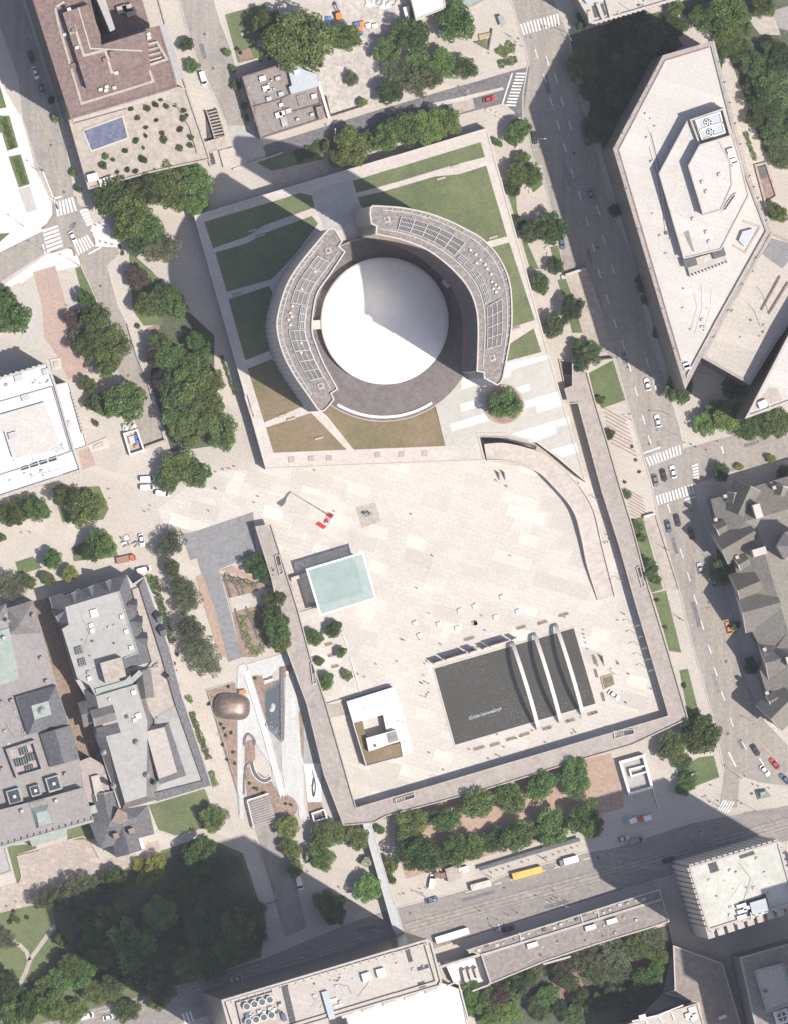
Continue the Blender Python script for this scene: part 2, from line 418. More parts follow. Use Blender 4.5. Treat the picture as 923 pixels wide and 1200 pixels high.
def gable(name, a, b_, w, z0, z1, mat, front, parent):
    """Gabled roof: ridge from pixel a (front) to b, width w metres."""
    A = Vector(P(*a, z1)); Bv = Vector(P(*b_, z1)); d = (Bv - A).normalized(); nrm = Vector((-d.y, d.x)) * w / 2
    l0, r0, l1, r1 = A + nrm, A - nrm, Bv + nrm, Bv - nrm
    vs = [(*l0, z0), (*r0, z0), (*A, z1), (*l1, z0), (*r1, z0), (*Bv, z1)]
    b = B(); b.add(vs, [(0, 2, 5, 3), (2, 1, 4, 5)], 0); b.add(vs, [(0, 1, 2), (4, 3, 5)], 1)
    b.add([(*(l0 - d * .25), z0), (*(r0 - d * .25), z0), (*(A - d * .25), z1 + .25), (*l0, z0), (*r0, z0), (*A, z1 + .25)], [(0, 1, 2), (0, 2, 5, 3), (2, 1, 4, 5)], 1)
    return b.build(name, [K[mat], K[front]], parent)
def roof_of(parent):
    for o in parent.children:
        if o.name.split('.')[0] in ('roof', 'main_roof', 'white_roof', 'metal_roof', 'mansard_roof'): return o
    return parent
def unit(name, px, py, z, lx, ly, lz, rz, mat, parent):
    if name in ('roof_fan', 'roof_hatch', 'air_conditioner', 'roof_vent', 'chimney', 'skylight', 'roof_tank', 'pipe_rack', 'plant_tank', 'tip_unit', 'roof_slot', 'white_tank', 'blue_panel'): parent = roof_of(parent)
    x, y = P(px, py, z)
    return B().box(x, y, z, lx, ly, lz, rz).build(name, K[mat], parent)
def clutter(t, corners, z, n, seed, lines=3):
    """Small vents and thin cables strewn over a flat roof (corners: four pixels)."""
    rs = random.Random(seed); A, Bq, C, D = [Vector(p) for p in corners]
    def q(u, v): return A.lerp(Bq, u).lerp(D.lerp(C, u), v)
    for k in range(n):
        p = q(rs.random(), rs.random()); s = rs.uniform(.4, 1.1)
        unit('roof_vent', p.x, p.y, z, s, s * rs.uniform(.6, 1), rs.uniform(.3, 1.1), .29, rs.choice(['metal', 'darkmetal', 'coping', 'tan']), t)
    for k in range(lines):
        u, v = rs.random(), rs.random(); b = B(); e = q(u, min(1, v * .3)), q(min(1, u + .08), .5), q(min(1, max(0, u + rs.uniform(-.3, .3))), 1 - v * .2)
        b.strip(pts([tuple(p) for p in e], z), .16, z, z + .14); b.build('roof_cable', K[rs.choice(['darkmetal', 'tan', 'metal'])], roof_of(t))
TH = math.radians(16)   # the street grid is turned this far

# labels that say where a repeat stands: nearest landmark, compass side and rank
LM = []
WAIT = []
def where(o, adj, px, py, group, only=None):
    if group: o['group'] = group
    WAIT.append((o, adj, px, py))
ORD = ['nearest', 'second nearest', 'third nearest', 'fourth nearest', 'fifth nearest', 'sixth nearest', 'seventh nearest', 'eighth nearest', 'ninth nearest', 'tenth nearest', 'eleventh nearest', 'twelfth nearest']
def settle():
    bins = {}
    for o, adj, px, py in WAIT:
        n, lx, ly = min(LM, key=lambda l: (l[1] - px) ** 2 + (l[2] - py) ** 2)
        d = math.hypot(px - lx, py - ly)
        a = math.degrees(math.atan2(px - lx, ly - py)) % 360
        oc = ['north', 'north-east', 'east', 'south-east', 'south', 'south-west', 'west', 'north-west'][int((a + 22.5) // 45) % 8]
        bins.setdefault((adj, n, oc), []).append((d, o))
    for (adj, n, oc), L in bins.items():
        L.sort(key=lambda t: t[0])
        for i, (d, o) in enumerate(L):
            if len(L) == 1: o['label'] = f"{adj} {oc} of {n}"
            else: o['label'] = f"{adj}, {ORD[min(i, 11)]} {oc} of {n}"
# ------------------------------------------------------------------ ground, squares, roads
o = mk('ground', [(-2500, -2500, 0), (2500, -2500, 0), (2500, 2500, 0), (-2500, 2500, 0)], [(0, 1, 2, 3)], K['ground'])
tag(o, 'pale beige concrete ground between the streets and lawns', None, None, 'structure')
z1, z2, z3, z4, z5 = .02, .12, .2, .28, .36
sheet('civic_square', [(250, 552), (312, 550), (568, 540), (690, 560), (742, 700), (783, 839), (417, 947), (349, 713), (317, 618), (225, 622), (190, 612), (186, 596), (215, 574)], z1, K['pave'], 'wide pale stone square paved with slabs of many shades')
sheet('white_plaza', [(-40, 60), (0, 95), (28, 143), (42, 200), (60, 236), (62, 250), (50, 271), (-40, 330)], z1, K['whitepave'], 'bright white paved plaza beside the road at the top left')
sheet('white_corner', [(88, 232), (98, 244), (108, 262), (126, 261), (140, 282), (138, 291), (112, 289), (106, 268)], z1, K['whitepave'], 'white paved street corner under the large trees')
sheet('white_pavement', [(-10, 345), (0, 337), (55, 298), (84, 291), (92, 301), (95, 311), (66, 318), (40, 322), (22, 335), (0, 348)], z1, K['whitepave'], 'white pavement curving below the crossing road')
sheet('brick_walk', [(39, 319), (65, 311), (82, 372), (103, 437), (80, 445), (68, 418), (52, 395), (50, 360)], z1, K['brick'], 'pink brick walk beside the curved driveway')
sheet('brick_corner', [(92, 528), (106, 524), (112, 545), (97, 551)], z1, K['brick'], 'small pink brick patch at the corner of the white crenellated building')
sheet('driveway', [(8, 338), (24, 331), (38, 350), (48, 363), (51, 385), (44, 402), (36, 412), (22, 400), (30, 385), (32, 366), (25, 350)], z2, K['greypave'], 'curved pale concrete driveway at the left edge')
sheet('buff_paving', [(0, 615), (112, 585), (142, 560), (150, 640), (130, 660), (75, 665), (0, 690)], z1, K['pave2'], 'buff slab paving with pink joints between small lawns')
sheet('osgoode_walk', [(150, 640), (190, 610), (205, 660), (222, 700), (232, 745), (248, 770), (273, 790), (277, 798), (240, 806), (300, 975), (330, 1075), (312, 1080), (282, 1000), (250, 880), (205, 780), (178, 680)], z1, K['pave2'], 'long buff path running south beside the slate roofed hall')
# street carriageways
bayL = [(575, -60), (598, 0), (615, 56), (618, 74), (612, 110), (612, 140), (625.6, 195), (633, 194), (657, 298), (664, 322), (687, 318), (708, 380), (720, 419), (733, 469), (751, 529), (764, 571), (769, 600), (795, 691), (812, 760), (832, 830), (843, 880), (848, 905), (843, 945)]
bayR = [(863, 947), (865, 925), (866, 909), (890, 917), (923, 921), (980, 930), (980, 885), (923, 873), (896, 845), (876, 801), (868, 750), (853, 691), (829, 624), (816, 583), (812, 568), (860, 552), (923, 538), (990, 520), (990, 478), (923, 494), (860, 510), (800, 526), (796.5, 503.5), (779.5, 446), (759, 391.5), (745.6, 310), (715, 244), (701.5, 186), (681, 122), (666, 44), (648, 0), (630, -60)]
sheet('main_road', bayL + bayR, z2, K['asphalt'], 'long worn grey road running down the right side past crosswalks')
qT = [(-60, 1236), (0, 1217), (150, 1174), (200, 1158), (308, 1124), (420, 1078), (466, 1063.5), (560, 1038.6), (598.5, 1023), (683, 999.6), (723, 992), (810, 964), (870, 952), (911.5, 946.5), (990, 930)]
qB = [(990, 965), (923, 985), (806, 1020), (700, 1052), (600, 1083), (509, 1112), (300, 1172), (180, 1210), (-60, 1280)]
sheet('streetcar_road', qT + qB, z2 + .01, K['asphaltq'], 'wide grey road with streetcar tracks crossing the bottom')
tl = [(-60, 1238), (100, 1192), (300, 1137), (460, 1093), (540, 1071), (680, 1033), (800, 1000), (923, 965), (990, 947)]
b = B(); b.strip(pts(tl), 4.6, 0, z4 - .01)
tag(b.build('trackbed', K['track']), 'pale concrete streetcar trackbed along the middle of the bottom road', None, None, 'structure')
b = B()
for off in (-1.75, -.55, .85, 2.05):
    L, R = ribbon(pts(tl), abs(off) * 2); b.strip(L if off > 0 else R, .16, 0, z4 + .02)
tag(b.build('rails', K['darkmetal']), 'four thin dark streetcar rails in the bottom road', None, None, 'structure')
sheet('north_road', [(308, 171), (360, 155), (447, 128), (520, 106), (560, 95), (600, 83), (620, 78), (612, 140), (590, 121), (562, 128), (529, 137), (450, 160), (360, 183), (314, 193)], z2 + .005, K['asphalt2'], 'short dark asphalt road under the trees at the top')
sheet('north_ramp', [(529, 121.5), (553, 115), (556, 127), (531, 135)], z3, K['tan'], 'pale concrete car ramp in the dark top road')
sheet('median', [(500, 122), (540, 113.5), (588, 102), (590, 105), (541, 118.5), (502, 127)], z4, K['kerb'], 'narrow pale median in the dark top road')
sheet('cul_de_sac', [(200, -40), (210, 0), (215, 22), (227, 61), (241, 95), (252, 113), (262, 139), (266, 147), (293, 147), (290, 128), (283, 108), (272, 60), (258, 24), (251, 0), (248, -40)], z2, K['asphalt'], 'grey dead-end road between the brown roof and the small garden')
sheet('forecourt_ramp', [(266, 147), (294, 147), (303, 152), (312, 182), (290, 187), (277, 178)], z2 + .01, K['bluecol'], 'cool grey concrete forecourt at the end of the dead-end road')
sheet('left_road', [(-20, -60), (0, 30), (22, 91), (28, 143), (42, 190), (62, 236), (63, 250), (50, 271), (0, 296), (-40, 318), (-40, 352), (0, 331), (54, 296), (84, 289), (92, 300.5), (95, 311), (113, 350), (133, 420), (160, 501), (169, 522), (193, 515), (173, 447), (149.5, 380), (139, 359), (126, 311), (140, 297), (138, 290), (112, 289), (106, 269), (108, 262), (98, 245), (87, 231), (82, 193), (71.5, 143), (55, 90), (40, 43), (26, 0), (12, -60)], z2, K['asphalt'], 'grey road with a four-way crossing at the upper left')
sheet('sunken_ramp', [(225.5, 624), (297, 600), (301, 648), (257, 667.5), (284, 770), (268, 776), (245, 700), (233, 661)], z2, K['asphaltg'], 'smooth cool grey asphalt ramp west of the square')
sheet('service_lane', [(290, 940), (318, 936), (344.7, 1029), (360, 1087), (334, 1098), (310, 1007)], z2, K['asphalt'], 'narrow brown grey lane leading down to the bottom road')
sheet('side_ramp', [(663.5, 322), (687, 316), (711, 388), (716, 410), (690, 417), (676, 360)], z3, K['tan'], 'tan concrete car ramp beside the main road')
sheet('lower_side_ramp', [(754, 606), (767, 602), (795, 690), (780, 693)], z3, K['tan'], 'narrow tan ramp beside the green strip and main road')
sheet('hotel_pavement', [(40, 43), (71.5, 143), (82, 193), (96, 190), (80, 135), (60, 60)], z1, K['tan'], 'shaded pavement along the west side of the brown roofed hotel')
sheet('alley', [(39, 705), (58, 700), (82, 765), (100, 820), (116, 880), (112, 892), (94, 890), (80, 846), (66, 801)], z1, K['alley'], 'narrow brown alley between the two slate roofed halls')
kerb([bayL[:9], [bayL[i] for i in range(10, 22)], qT[6:13], qB[2:6], [(28, 143), (42, 190), (62, 236)], [(71.5, 143), (82, 193)], [(126, 311), (139, 359), (149.5, 380), (173, 447), (193, 515)], [(95, 311), (113, 350), (133, 420), (160, 501)], [(210, 0), (227, 61), (252, 113), (266, 147)], [(251, 0), (258, 24), (272, 60), (283, 108), (290, 128)], bayR[21:30], bayR[6:14]])
kerb([[(40, 160), (43, 180), (52, 195)], [(63, 239), (63.5, 252), (58, 262), (49, 268)], [(88, 230), (91, 240), (96, 243), (101, 244)], [(60, 296), (70, 292), (79, 289), (86, 292), (88, 300)], [(107, 264), (105, 270), (110, 280), (111.5, 287)]], 'kerb', 'red brick kerbs round the corners of the upper left crossing', .7, .12, 'brickred')
kerb([[(149.5, 380), (160, 415), (173, 447), (193, 515)], [(687, 318), (700, 352), (716, 410)], [(767, 602), (779, 640), (795, 690)], [(219, 104), (232, 150), (247, 195)], [(186, 0), (200, 50), (219, 104)]], 'retaining_kerb', 'low dark retaining edges beside the car ramps', .5, .9, 'tan')
# crosswalks
def crosswalk(q, n, label, along=True, duty=.55):
    b = B(); A, Bq, C, D = [Vector(P(*p)) for p in q]
    for i in range(n):
        t0 = i / n; t1 = t0 + duty / n
        a0, a1 = A.lerp(Bq, t0), A.lerp(Bq, t1); d0, d1 = D.lerp(C, t0), D.lerp(C, t1)
        b.add([(*a0, z3 + .05), (*a1, z3 + .05), (*d1, z3 + .05), (*d0, z3 + .05)], [(0, 1, 2, 3)])
    return tag(b.build('crosswalk', K['paint']), label, None, None, 'structure')
crosswalk(Z(540, 0, (315, 130), (530, 70), (540, 132), (335, 190)), 12, 'white striped crosswalk at the very top of the main road')
crosswalk(Z(540, 0, (238, 572), (300, 385), (352, 385), (292, 575)), 11, 'slanting white crosswalk at the mouth of the dark top road', duty=.5)
crosswalk(Z(723, 380, (150, 720), (345, 648), (353, 700), (172, 768)), 11, 'white crosswalk north of the cars waiting on the main road')
crosswalk([(767.5, 581), (812, 566.5), (815, 578), (770, 592)], 12, 'white crosswalk south of the cars waiting on the main road')
crosswalk(Z(723, 380, (435, 752), (440, 838), (412, 842), (402, 765)), 5, 'faded crosswalk in shade at the mouth of the right side street')
crosswalk(Z(0, 190, (300, 215), (402, 186), (425, 260), (310, 295)), 6, 'north crosswalk of the upper left crossing', duty=.62)
crosswalk(Z(0, 190, (228, 368), (260, 495), (345, 462), (312, 340)), 6, 'west crosswalk of the upper left crossing', duty=.62)
crosswalk(Z(0, 190, (395, 430), (480, 390), (517, 450), (425, 505)), 6, 'south crosswalk of the upper left crossing', duty=.6)
crosswalk(Z(0, 190, (430, 262), (475, 352), (507, 335), (470, 248)), 5, 'east crosswalk of the upper left crossing', duty=.8)
crosswalk(Z(723, 760, (572, 818), (640, 830), (602, 892), (533, 880)), 5, 'short crosswalk at the foot of the main road by the shaded corner')
crosswalk([(213, 1188), (226, 1184), (230, 1196), (217, 1200)], 3, 'faint crosswalk beside the lower left tall roof')
# lane lines
def dash(L, name, label, mat='paint', w=.35, dl=3.4):
    b = B()
    for (x, y), ang in L:
        a = math.radians(ang); c = P(x, y)
        dx, dy = math.cos(a) * dl / 2, math.sin(a) * dl / 2
        b.strip([(c[0] - dx, c[1] - dy), (c[0] + dx, c[1] + dy)], w, 0, z3 + .05)
    return tag(b.build(name, K[mat]), label, None, None, 'structure')
def A_(ang, L): return [(p, ang) for p in L]
D = A_(-72, Z(723, 570, (278, 120), (345, 360), (385, 490), (420, 610), (457, 750), (498, 880))) + A_(-70, Z(723, 760, (530, 125), (570, 255), (617, 397))) + A_(-58, Z(723, 760, (685, 525), (780, 615)))
D += A_(-73, Z(723, 380, (30, 110), (65, 230), (100, 365), (140, 515), (173, 625), (160, 205), (200, 330)))
D += A_(-73, Z(540, 0, (405, 290), (450, 425), (485, 550), (525, 680), (560, 800), (465, 330), (510, 420), (545, 550), (590, 680))) + A_(-73, Z(540, 190, (600, 60), (640, 180), (680, 320), (712, 460), (745, 600), (790, 740), (830, 870), (740, 260), (770, 420), (820, 580)))
dash(D, 'lane_dashes', 'white broken lane lines along the main road')
b = B()
for ln in (Z(540, 0, (345, -60), (375, 0), (510, 320), (640, 640), (720, 880)), [(690, 185), (715, 270), (742, 395), (755, 440), (776, 530)], Z(723, 570, (320, 75), (430, 440), (540, 840)) + Z(723, 760, (560, 50), (650, 280), (760, 500), (850, 590)), Z(0, 0, (190, 580), (270, 800), (300, 923)) + Z(0, 190, (340, 190)), [(96, 308), (118, 352), (140, 415), (170, 505)], [(0, 314), (50, 286)]):
    b.strip(pts(ln), .3, 0, z3 + .05)
tag(b.build('centre_lines', K['yellow']), 'faded yellow centre lines of the roads', None, None, 'structure')
b = B()
for ln in (Z(723, 380, (140, 697), (232, 665)), Z(540, 0, (222, 560), (275, 395)), [(61, 233.5), (73, 230)], Z(0, 190, (480, 497), (548, 460)), Z(723, 380, (562, 660), (572, 698)), Z(723, 760, (600, 560), (640, 640)), [(801, 586), (814, 582)], Z(0, 190, (232, 445), (248, 495)), [(50, 200), (68, 245)]):
    b.strip(pts(ln), .5, 0, z3 + .05)
tag(b.build('stop_lines', K['paint']), 'white stop lines at the crossings', None, None, 'structure')
b = B()
for k in range(9):
    t = k / 9; p = Vector((545, 1046)).lerp(Vector((700, 1003)), t); q = Vector((545, 1046)).lerp(Vector((700, 1003)), t + .05)
    b.strip(pts([tuple(p), tuple(q)]), .25, 0, z3 + .06)
tag(b.build('lane_dashes', K['paint']), 'white broken lane line beside the streetcar tracks', None, None, 'structure')
# car ramp and street furniture marks (bike parking lines)
b = B()
for k in range(9):
    y = 478 + k * 5.2; b.strip(pts([(705 + k * 1.3, y - 1), (733 + k * 1.6, y + 15)]), .3, 0, z2)
for k in range(8):
    y = 571 + k * 4.4; b.strip(pts([(730 + k * 1.1, y), (752 + k * 1.3, y + 13)]), .3, 0, z2)
tag(b.build('paving_seams', K['brickred']), 'dark slanting seams in the pavement east of the walkway', None, None, 'structure')
# lawns and beds at ground level
def lawn(poly, label, mat='grass', z=z3): return sheet('grass', poly, z, K[mat], label, 'stuff')
lawn(Z(540, 380, (690, 265), (820, 195), (885, 410), (760, 455), (715, 370)), 'mown green lawn beside the main road and tan ramp', 'grasslush')
lawn(Z(540, 190, (520, 640), (560, 620), (605, 740), (640, 870), (655, 923), (600, 923), (560, 760)), 'thin grass strip west of the tan car ramp', 'grasslush')
lawn(Z(540, 190, (330, 0), (410, 0), (440, 120), (390, 165), (340, 80)), 'grass under the roadside trees near the top', 'grasslush')
lawn(Z(540, 190, (480, 460), (520, 450), (560, 590), (520, 600)), 'narrow grass verge beside the dark parked car', 'grasslush')
lawn(Z(540, 190, (235, 120), (290, 130), (300, 260), (340, 400), (420, 580), (370, 570), (300, 330)), 'planted strip under the podium east wall', 'grasslush')
lawn(Z(723, 570, (75, 180), (135, 165), (180, 330), (245, 555), (185, 575), (120, 400)), 'upper grass strip beside the narrow tan ramp', 'grasslush')
lawn(Z(723, 570, (188, 580), (262, 565), (330, 840), (345, 900), (280, 890), (250, 780)), 'lower grass strip beside the main road', 'grasslush')
lawn(Z(723, 760, (335, 120), (380, 110), (435, 330), (460, 375), (385, 375)), 'grass strip ending at the square corner', 'grasslush')
lawn(Z(723, 760, (440, 590), (520, 580), (550, 695), (420, 745), (330, 760), (330, 660)), 'grass round the two trees at the square corner', 'grasslush')
lawn(Z(0, 570, (285, 10), (540, 0), (590, 120), (560, 180), (340, 195)), 'grass below the white crenellated building', 'grasslush')
lawn(Z(0, 570, (85, 410), (180, 380), (230, 440), (105, 478)), 'small square lawn in the buff paving', 'grasslush')
lawn(Z(0, 570, (395, 330), (580, 240), (645, 380), (400, 405)), 'grass under the round trees north of the slate hall', 'grasslush')
lawn(Z(0, 190, (410, 575), (440, 563), (520, 720), (520, 800), (480, 800), (440, 690)), 'narrow grass verge south of the crossing', 'grasslush')
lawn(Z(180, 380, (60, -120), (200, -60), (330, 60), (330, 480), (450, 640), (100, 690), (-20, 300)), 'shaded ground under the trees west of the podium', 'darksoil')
lawn(Z(0, 190, (700, 480), (880, 640), (880, 880), (780, 885), (720, 800)), 'shaded planting bed near the upper trees', 'grasslush')
sheet('soil_bed', Z(0, 380, (800, 20), (923, -20), (960, 60), (860, 90)), z2, K['soil'], 'brown soil bed between the trees west of the podium', 'stuff')
sheet('garden_path', [(178, 300), (189, 314), (193, 326), (186, 327), (174, 312), (158, 300)], z4, K['ground'], 'winding pale path between the trees west of the podium')
park = [(-40, 1066), (0, 1069), (40, 1060), (46, 1058), (120, 1036), (150, 1015), (180, 1000), (240, 980), (285, 1000), (312, 1080), (306, 1122), (200, 1158), (130, 1176), (-40, 1224)]
lawn(park, 'dark park lawn under the big trees at the lower left', 'grass', z1)
lawn([(62, 1062), (120, 1040), (150, 1020), (180, 1004), (240, 984), (282, 1004), (308, 1080), (302, 1120), (200, 1155), (120, 1160), (70, 1120)], 'earth darkened as shade under the densest park trees', 'darksoil', z2)
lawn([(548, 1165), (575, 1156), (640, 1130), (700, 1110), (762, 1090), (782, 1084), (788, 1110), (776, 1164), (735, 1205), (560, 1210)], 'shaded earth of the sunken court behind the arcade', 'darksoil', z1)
sheet('brick_court', [(644, 1146), (676, 1138), (688, 1166), (655, 1177)], z2, K['brickred'], 'small red brick court among trees behind the arcade')
sheet('brick_court', [(738, 1126), (754, 1119), (764, 1133), (745, 1142)], z2, K['brickred'], 'smaller red brick terrace under the grey trees behind the arcade')
sheet('garden_path', [(742, 1104), (748, 1102), (750, 1119), (744, 1122)], z3, K['tan'], 'pale steps above the smaller brick terrace')
b = B(); b.strip(pts(Z(0, 940, (340, 620), (260, 720), (165, 850), (140, 923)) + [(25, 1150), (27, 1168)]), 1.5, 0, z2); b.strip(pts(Z(0, 940, (60, 745), (110, 775), (145, 810), (160, 855))), 1.4, 0, z2)
tag(b.build('park_path', K['tan']), 'forked pale path across the park lawn', None, None, 'structure')
lawn(Z(0, 940, (40, 240), (190, 225), (200, 250), (95, 285), (120, 430), (95, 440)), 'grass strip west of the cobbled court', 'grass')
lawn(Z(0, 940, (365, 150), (490, 110), (510, 200), (370, 205)), 'small lawn beside the cobbled court', 'grass')
lawn(Z(0, 940, (800, 0), (923, -40), (1110, -70), (1180, 120), (950, 180), (860, 150)), 'lawn behind the grey hip roofed pavilion', 'grass')
sheet('cobbled_court', [(20, 1003), (95, 981), (106, 985), (117, 1008), (146, 1003), (172, 990), (185, 985), (190, 1000), (150, 1016), (120, 1036), (46, 1059), (0, 1070), (-40, 1080), (-40, 1050), (0, 1040), (26, 1033)], z2, K['cobble'], 'speckled cobbled court below the green edged roof')
sheet('tree_gravel', Z(360, 940, (470, 20), (923, -110)) + Z(540, 760, (330, 690), (625, 610), (808, 565), (868, 750), (880, 860), (770, 890)) + Z(540, 940, (500, 190), (0, 330)) + [(475, 1030), (462, 990)], z1, K['orangesoil'], 'orange gravel bed under the double row of trees')
sheet('site_ground', [(380, -40), (382, 20), (372, 60), (378, 100), (388, 138), (446, 122), (478, 30), (480, -40)], z1, K['sand'], 'bare pale gravel of a building site at the top', 'stuff')
sheet('site_ground', [(318, 193), (378, 172), (414, 196), (360, 212), (322, 222)], z1, K['tan'], 'shaded service yard north of the podium', 'structure')
lawn(Z(180, 0, (390, 80), (410, 75), (600, 20), (700, 280), (460, 340)), 'small garden lawn with flower beds at the top', 'grass')
sheet('soil_bed', Z(180, 0, (455, 290), (520, 255), (540, 310), (470, 335)), z4, K['soil'], 'reddish flower bed in the small top garden', 'stuff')
lawn(Z(0, 130, (-60, 40), (80, 40), (155, 300), (65, 330), (20, 180), (-60, 180), s=130 / 918), 'upper grass bed in the white plaza', 'grasslush')
lawn(Z(0, 130, (75, 380), (175, 360), (250, 605), (160, 635), s=130 / 918), 'lower grass bed in the white plaza', 'grasslush')
lawn([(-30, 96), (0, 99), (8, 126), (-30, 132)], 'clipped grass at the plaza left edge', 'grasslush')
lawn([(-20, 284), (0, 274), (12, 273), (0, 284)], 'tiny grass corner of the white plaza', 'grasslush')
sheet('plaza_slab', Z(0, 130, (160, 650), (250, 625), (310, 815), (230, 840), s=130 / 918), z3, K['greypave'], 'grey slab panel in the white plaza')
lawn(Z(180, 0, (560, 880), (820, 800), (923, 760), (923, 860), (640, 923)) , 'dark ground under the hedge trees north of the podium', 'grass')
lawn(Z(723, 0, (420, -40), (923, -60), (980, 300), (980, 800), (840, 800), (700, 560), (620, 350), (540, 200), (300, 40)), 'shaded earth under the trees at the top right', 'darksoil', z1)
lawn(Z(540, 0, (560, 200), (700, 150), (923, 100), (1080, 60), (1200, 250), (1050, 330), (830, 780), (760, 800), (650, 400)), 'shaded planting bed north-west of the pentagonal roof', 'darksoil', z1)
sheet('stone_terrace', Z(723, 0, (700, 100), (830, 60), (870, 150), (880, 190), (770, 185)), z3, K['tan'], 'tan stone steps among the top right trees')
sheet('plaza_slab', Z(723, 0, (830, 60), (960, 20), (960, 180), (870, 150)), z3, K['mauve'], 'grey terrace at the right edge among the trees')
# West garden
def G(*p): return Z(180, 760, *p)
sheet('pale_path', G((455, 95), (500, 78), (530, 250), (600, 500), (705, 800), (685, 805), (645, 700), (640, 640), (560, 520), (505, 455), (488, 500), (490, 923), (465, 923), (455, 780)), z3, K['planks'], 'pale winding path of the west garden')
sheet('boardwalk', G((715, 140), (755, 140), (790, 340), (812, 620), (815, 830), (835, 923), (790, 923), (785, 850), (715, 780), (695, 640), (692, 510), (708, 490)), z3, K['planks'], 'pale plank boardwalk beside the triangular dark pool')
sheet('boardwalk', G((505, 85), (725, 20), (735, 90), (690, 95), (590, 180), (560, 140), (520, 150)), z3, K['planks'], 'pale plank terrace north of the triangular dark pool')
sheet('grey_slab', G((612, 420), (692, 512), (692, 670), (640, 520)), z4, K['greyroof'], 'grey triangular slab south of the dark pool')
sheet('grey_slab', G((812, 370), (880, 600), (884, 620), (812, 620)), z4, K['greyroof'], 'grey slab beside the boardwalk')
b = B(); b.strip(pts(G((505, 120), (600, 430), (705, 805))), 1.9, 0, .3); 
tag(b.build('ramp_path', K['snow']), 'straight white ramp through the west garden', None, None, 'structure')
b = B()
for off in (-1.1, 0, 1.1):
    L, R = ribbon(pts(G((512, 150), (600, 430), (705, 805))), 2 * abs(off) + .001); b.strip(L if off > 0 else R, .14, .3, .75)
tag(b.build('ramp_rails', K['whitecloth']), 'three thin pale rails along the white garden ramp', 'railing')
for poly, lab in ((G((290, 230), (440, 185), (455, 240), (455, 790), (440, 740), (360, 480), (330, 360)), 'brown planted bed round the copper lodge'),
                  (G((495, 640), (540, 650), (640, 720), (690, 805), (640, 850), (510, 800)), 'brown planted bed inside the curved bench'),
                  (G((515, 500), (548, 490), (552, 600), (520, 620), (500, 640), (497, 520)), 'small oval brown bed in the pale path'),
                  (G((835, 830), (912, 830), (915, 900), (850, 920)), 'square brown bed below the white platform'),
                  (G((535, 150), (590, 145), (600, 200), (690, 165), (690, 100), (745, 90), (750, 120), (700, 170), (605, 240), (605, 400), (560, 260)), 'brown bed west of the triangular dark pool'),
                  (G((785, 340), (808, 340), (808, 600), (800, 560)), 'thin brown bed in the boardwalk')):
    sheet('soil_bed', poly, z4, K['soil'], lab, 'stuff')
c = G((715, 858))[0]
sheet('soil_bed', [(c[0] + 14 * math.cos(a * math.pi / 12), c[1] + 14 * math.sin(a * math.pi / 12)) for a in range(24)], z4 + .02, K['soil'], 'round brown bed at the south end of the garden', 'stuff')
sheet('white_platform', G((812, 622), (905, 622), (910, 830), (835, 830)), z4, K['snow'], 'bright white paved platform beside the walkway')
def G2(*p): return Z(180, 570, *p)
sheet('soil_bed', G2((230, 490), (265, 475), (325, 640), (400, 923), (360, 923), (290, 700)), z2, K['orangesoil'], 'thin orange gravel strip along the cool grey ramp', 'stuff')
sheet('terraced_bed', G2((365, 470), (560, 515), (650, 540), (405, 605)), z2, K['soil'], 'upper terraced vegetable bed beside the grey ramp', 'stuff')
sheet('terraced_bed', G2((425, 680), (600, 640), (640, 830), (560, 923), (480, 923)), z2, K['soil'], 'lower terraced vegetable bed beside the grey ramp', 'stuff')
sheet('garden_path', G2((405, 605), (650, 545), (655, 570), (580, 640), (425, 680)), z3, K['ground'], 'pale cross path between the terraced beds')
sheet('soil_bed', G2((360, 455), (430, 430), (560, 500), (550, 508)), z3, K['orangesoil'], 'orange gravel wedge above the terraced beds', 'stuff')
for k, (a, c) in enumerate((((385, 490), (420, 600)), ((430, 500), (470, 590)), ((470, 515), (490, 585)), ((540, 525), (565, 560)), ((440, 660), (490, 830)), ((500, 650), (565, 820)), ((560, 640), (600, 700)))):
    b = B(); b.strip(pts(G2(a, c)), .7, 0, .45)
    o = tag(b.build('timber_sleeper', K['bark'], origin=(*P(*G2(a)[0]), 0)), '', 'garden edging'); where(o, 'dark timber bed edging', *G2(a)[0], 'timber edgings in the terraced beds')
sheet('grey_paving', G2((155, 255), (210, 250), (245, 385), (200, 400)), z2, K['asphaltg'], 'grey paved strip beside the feathery trees')

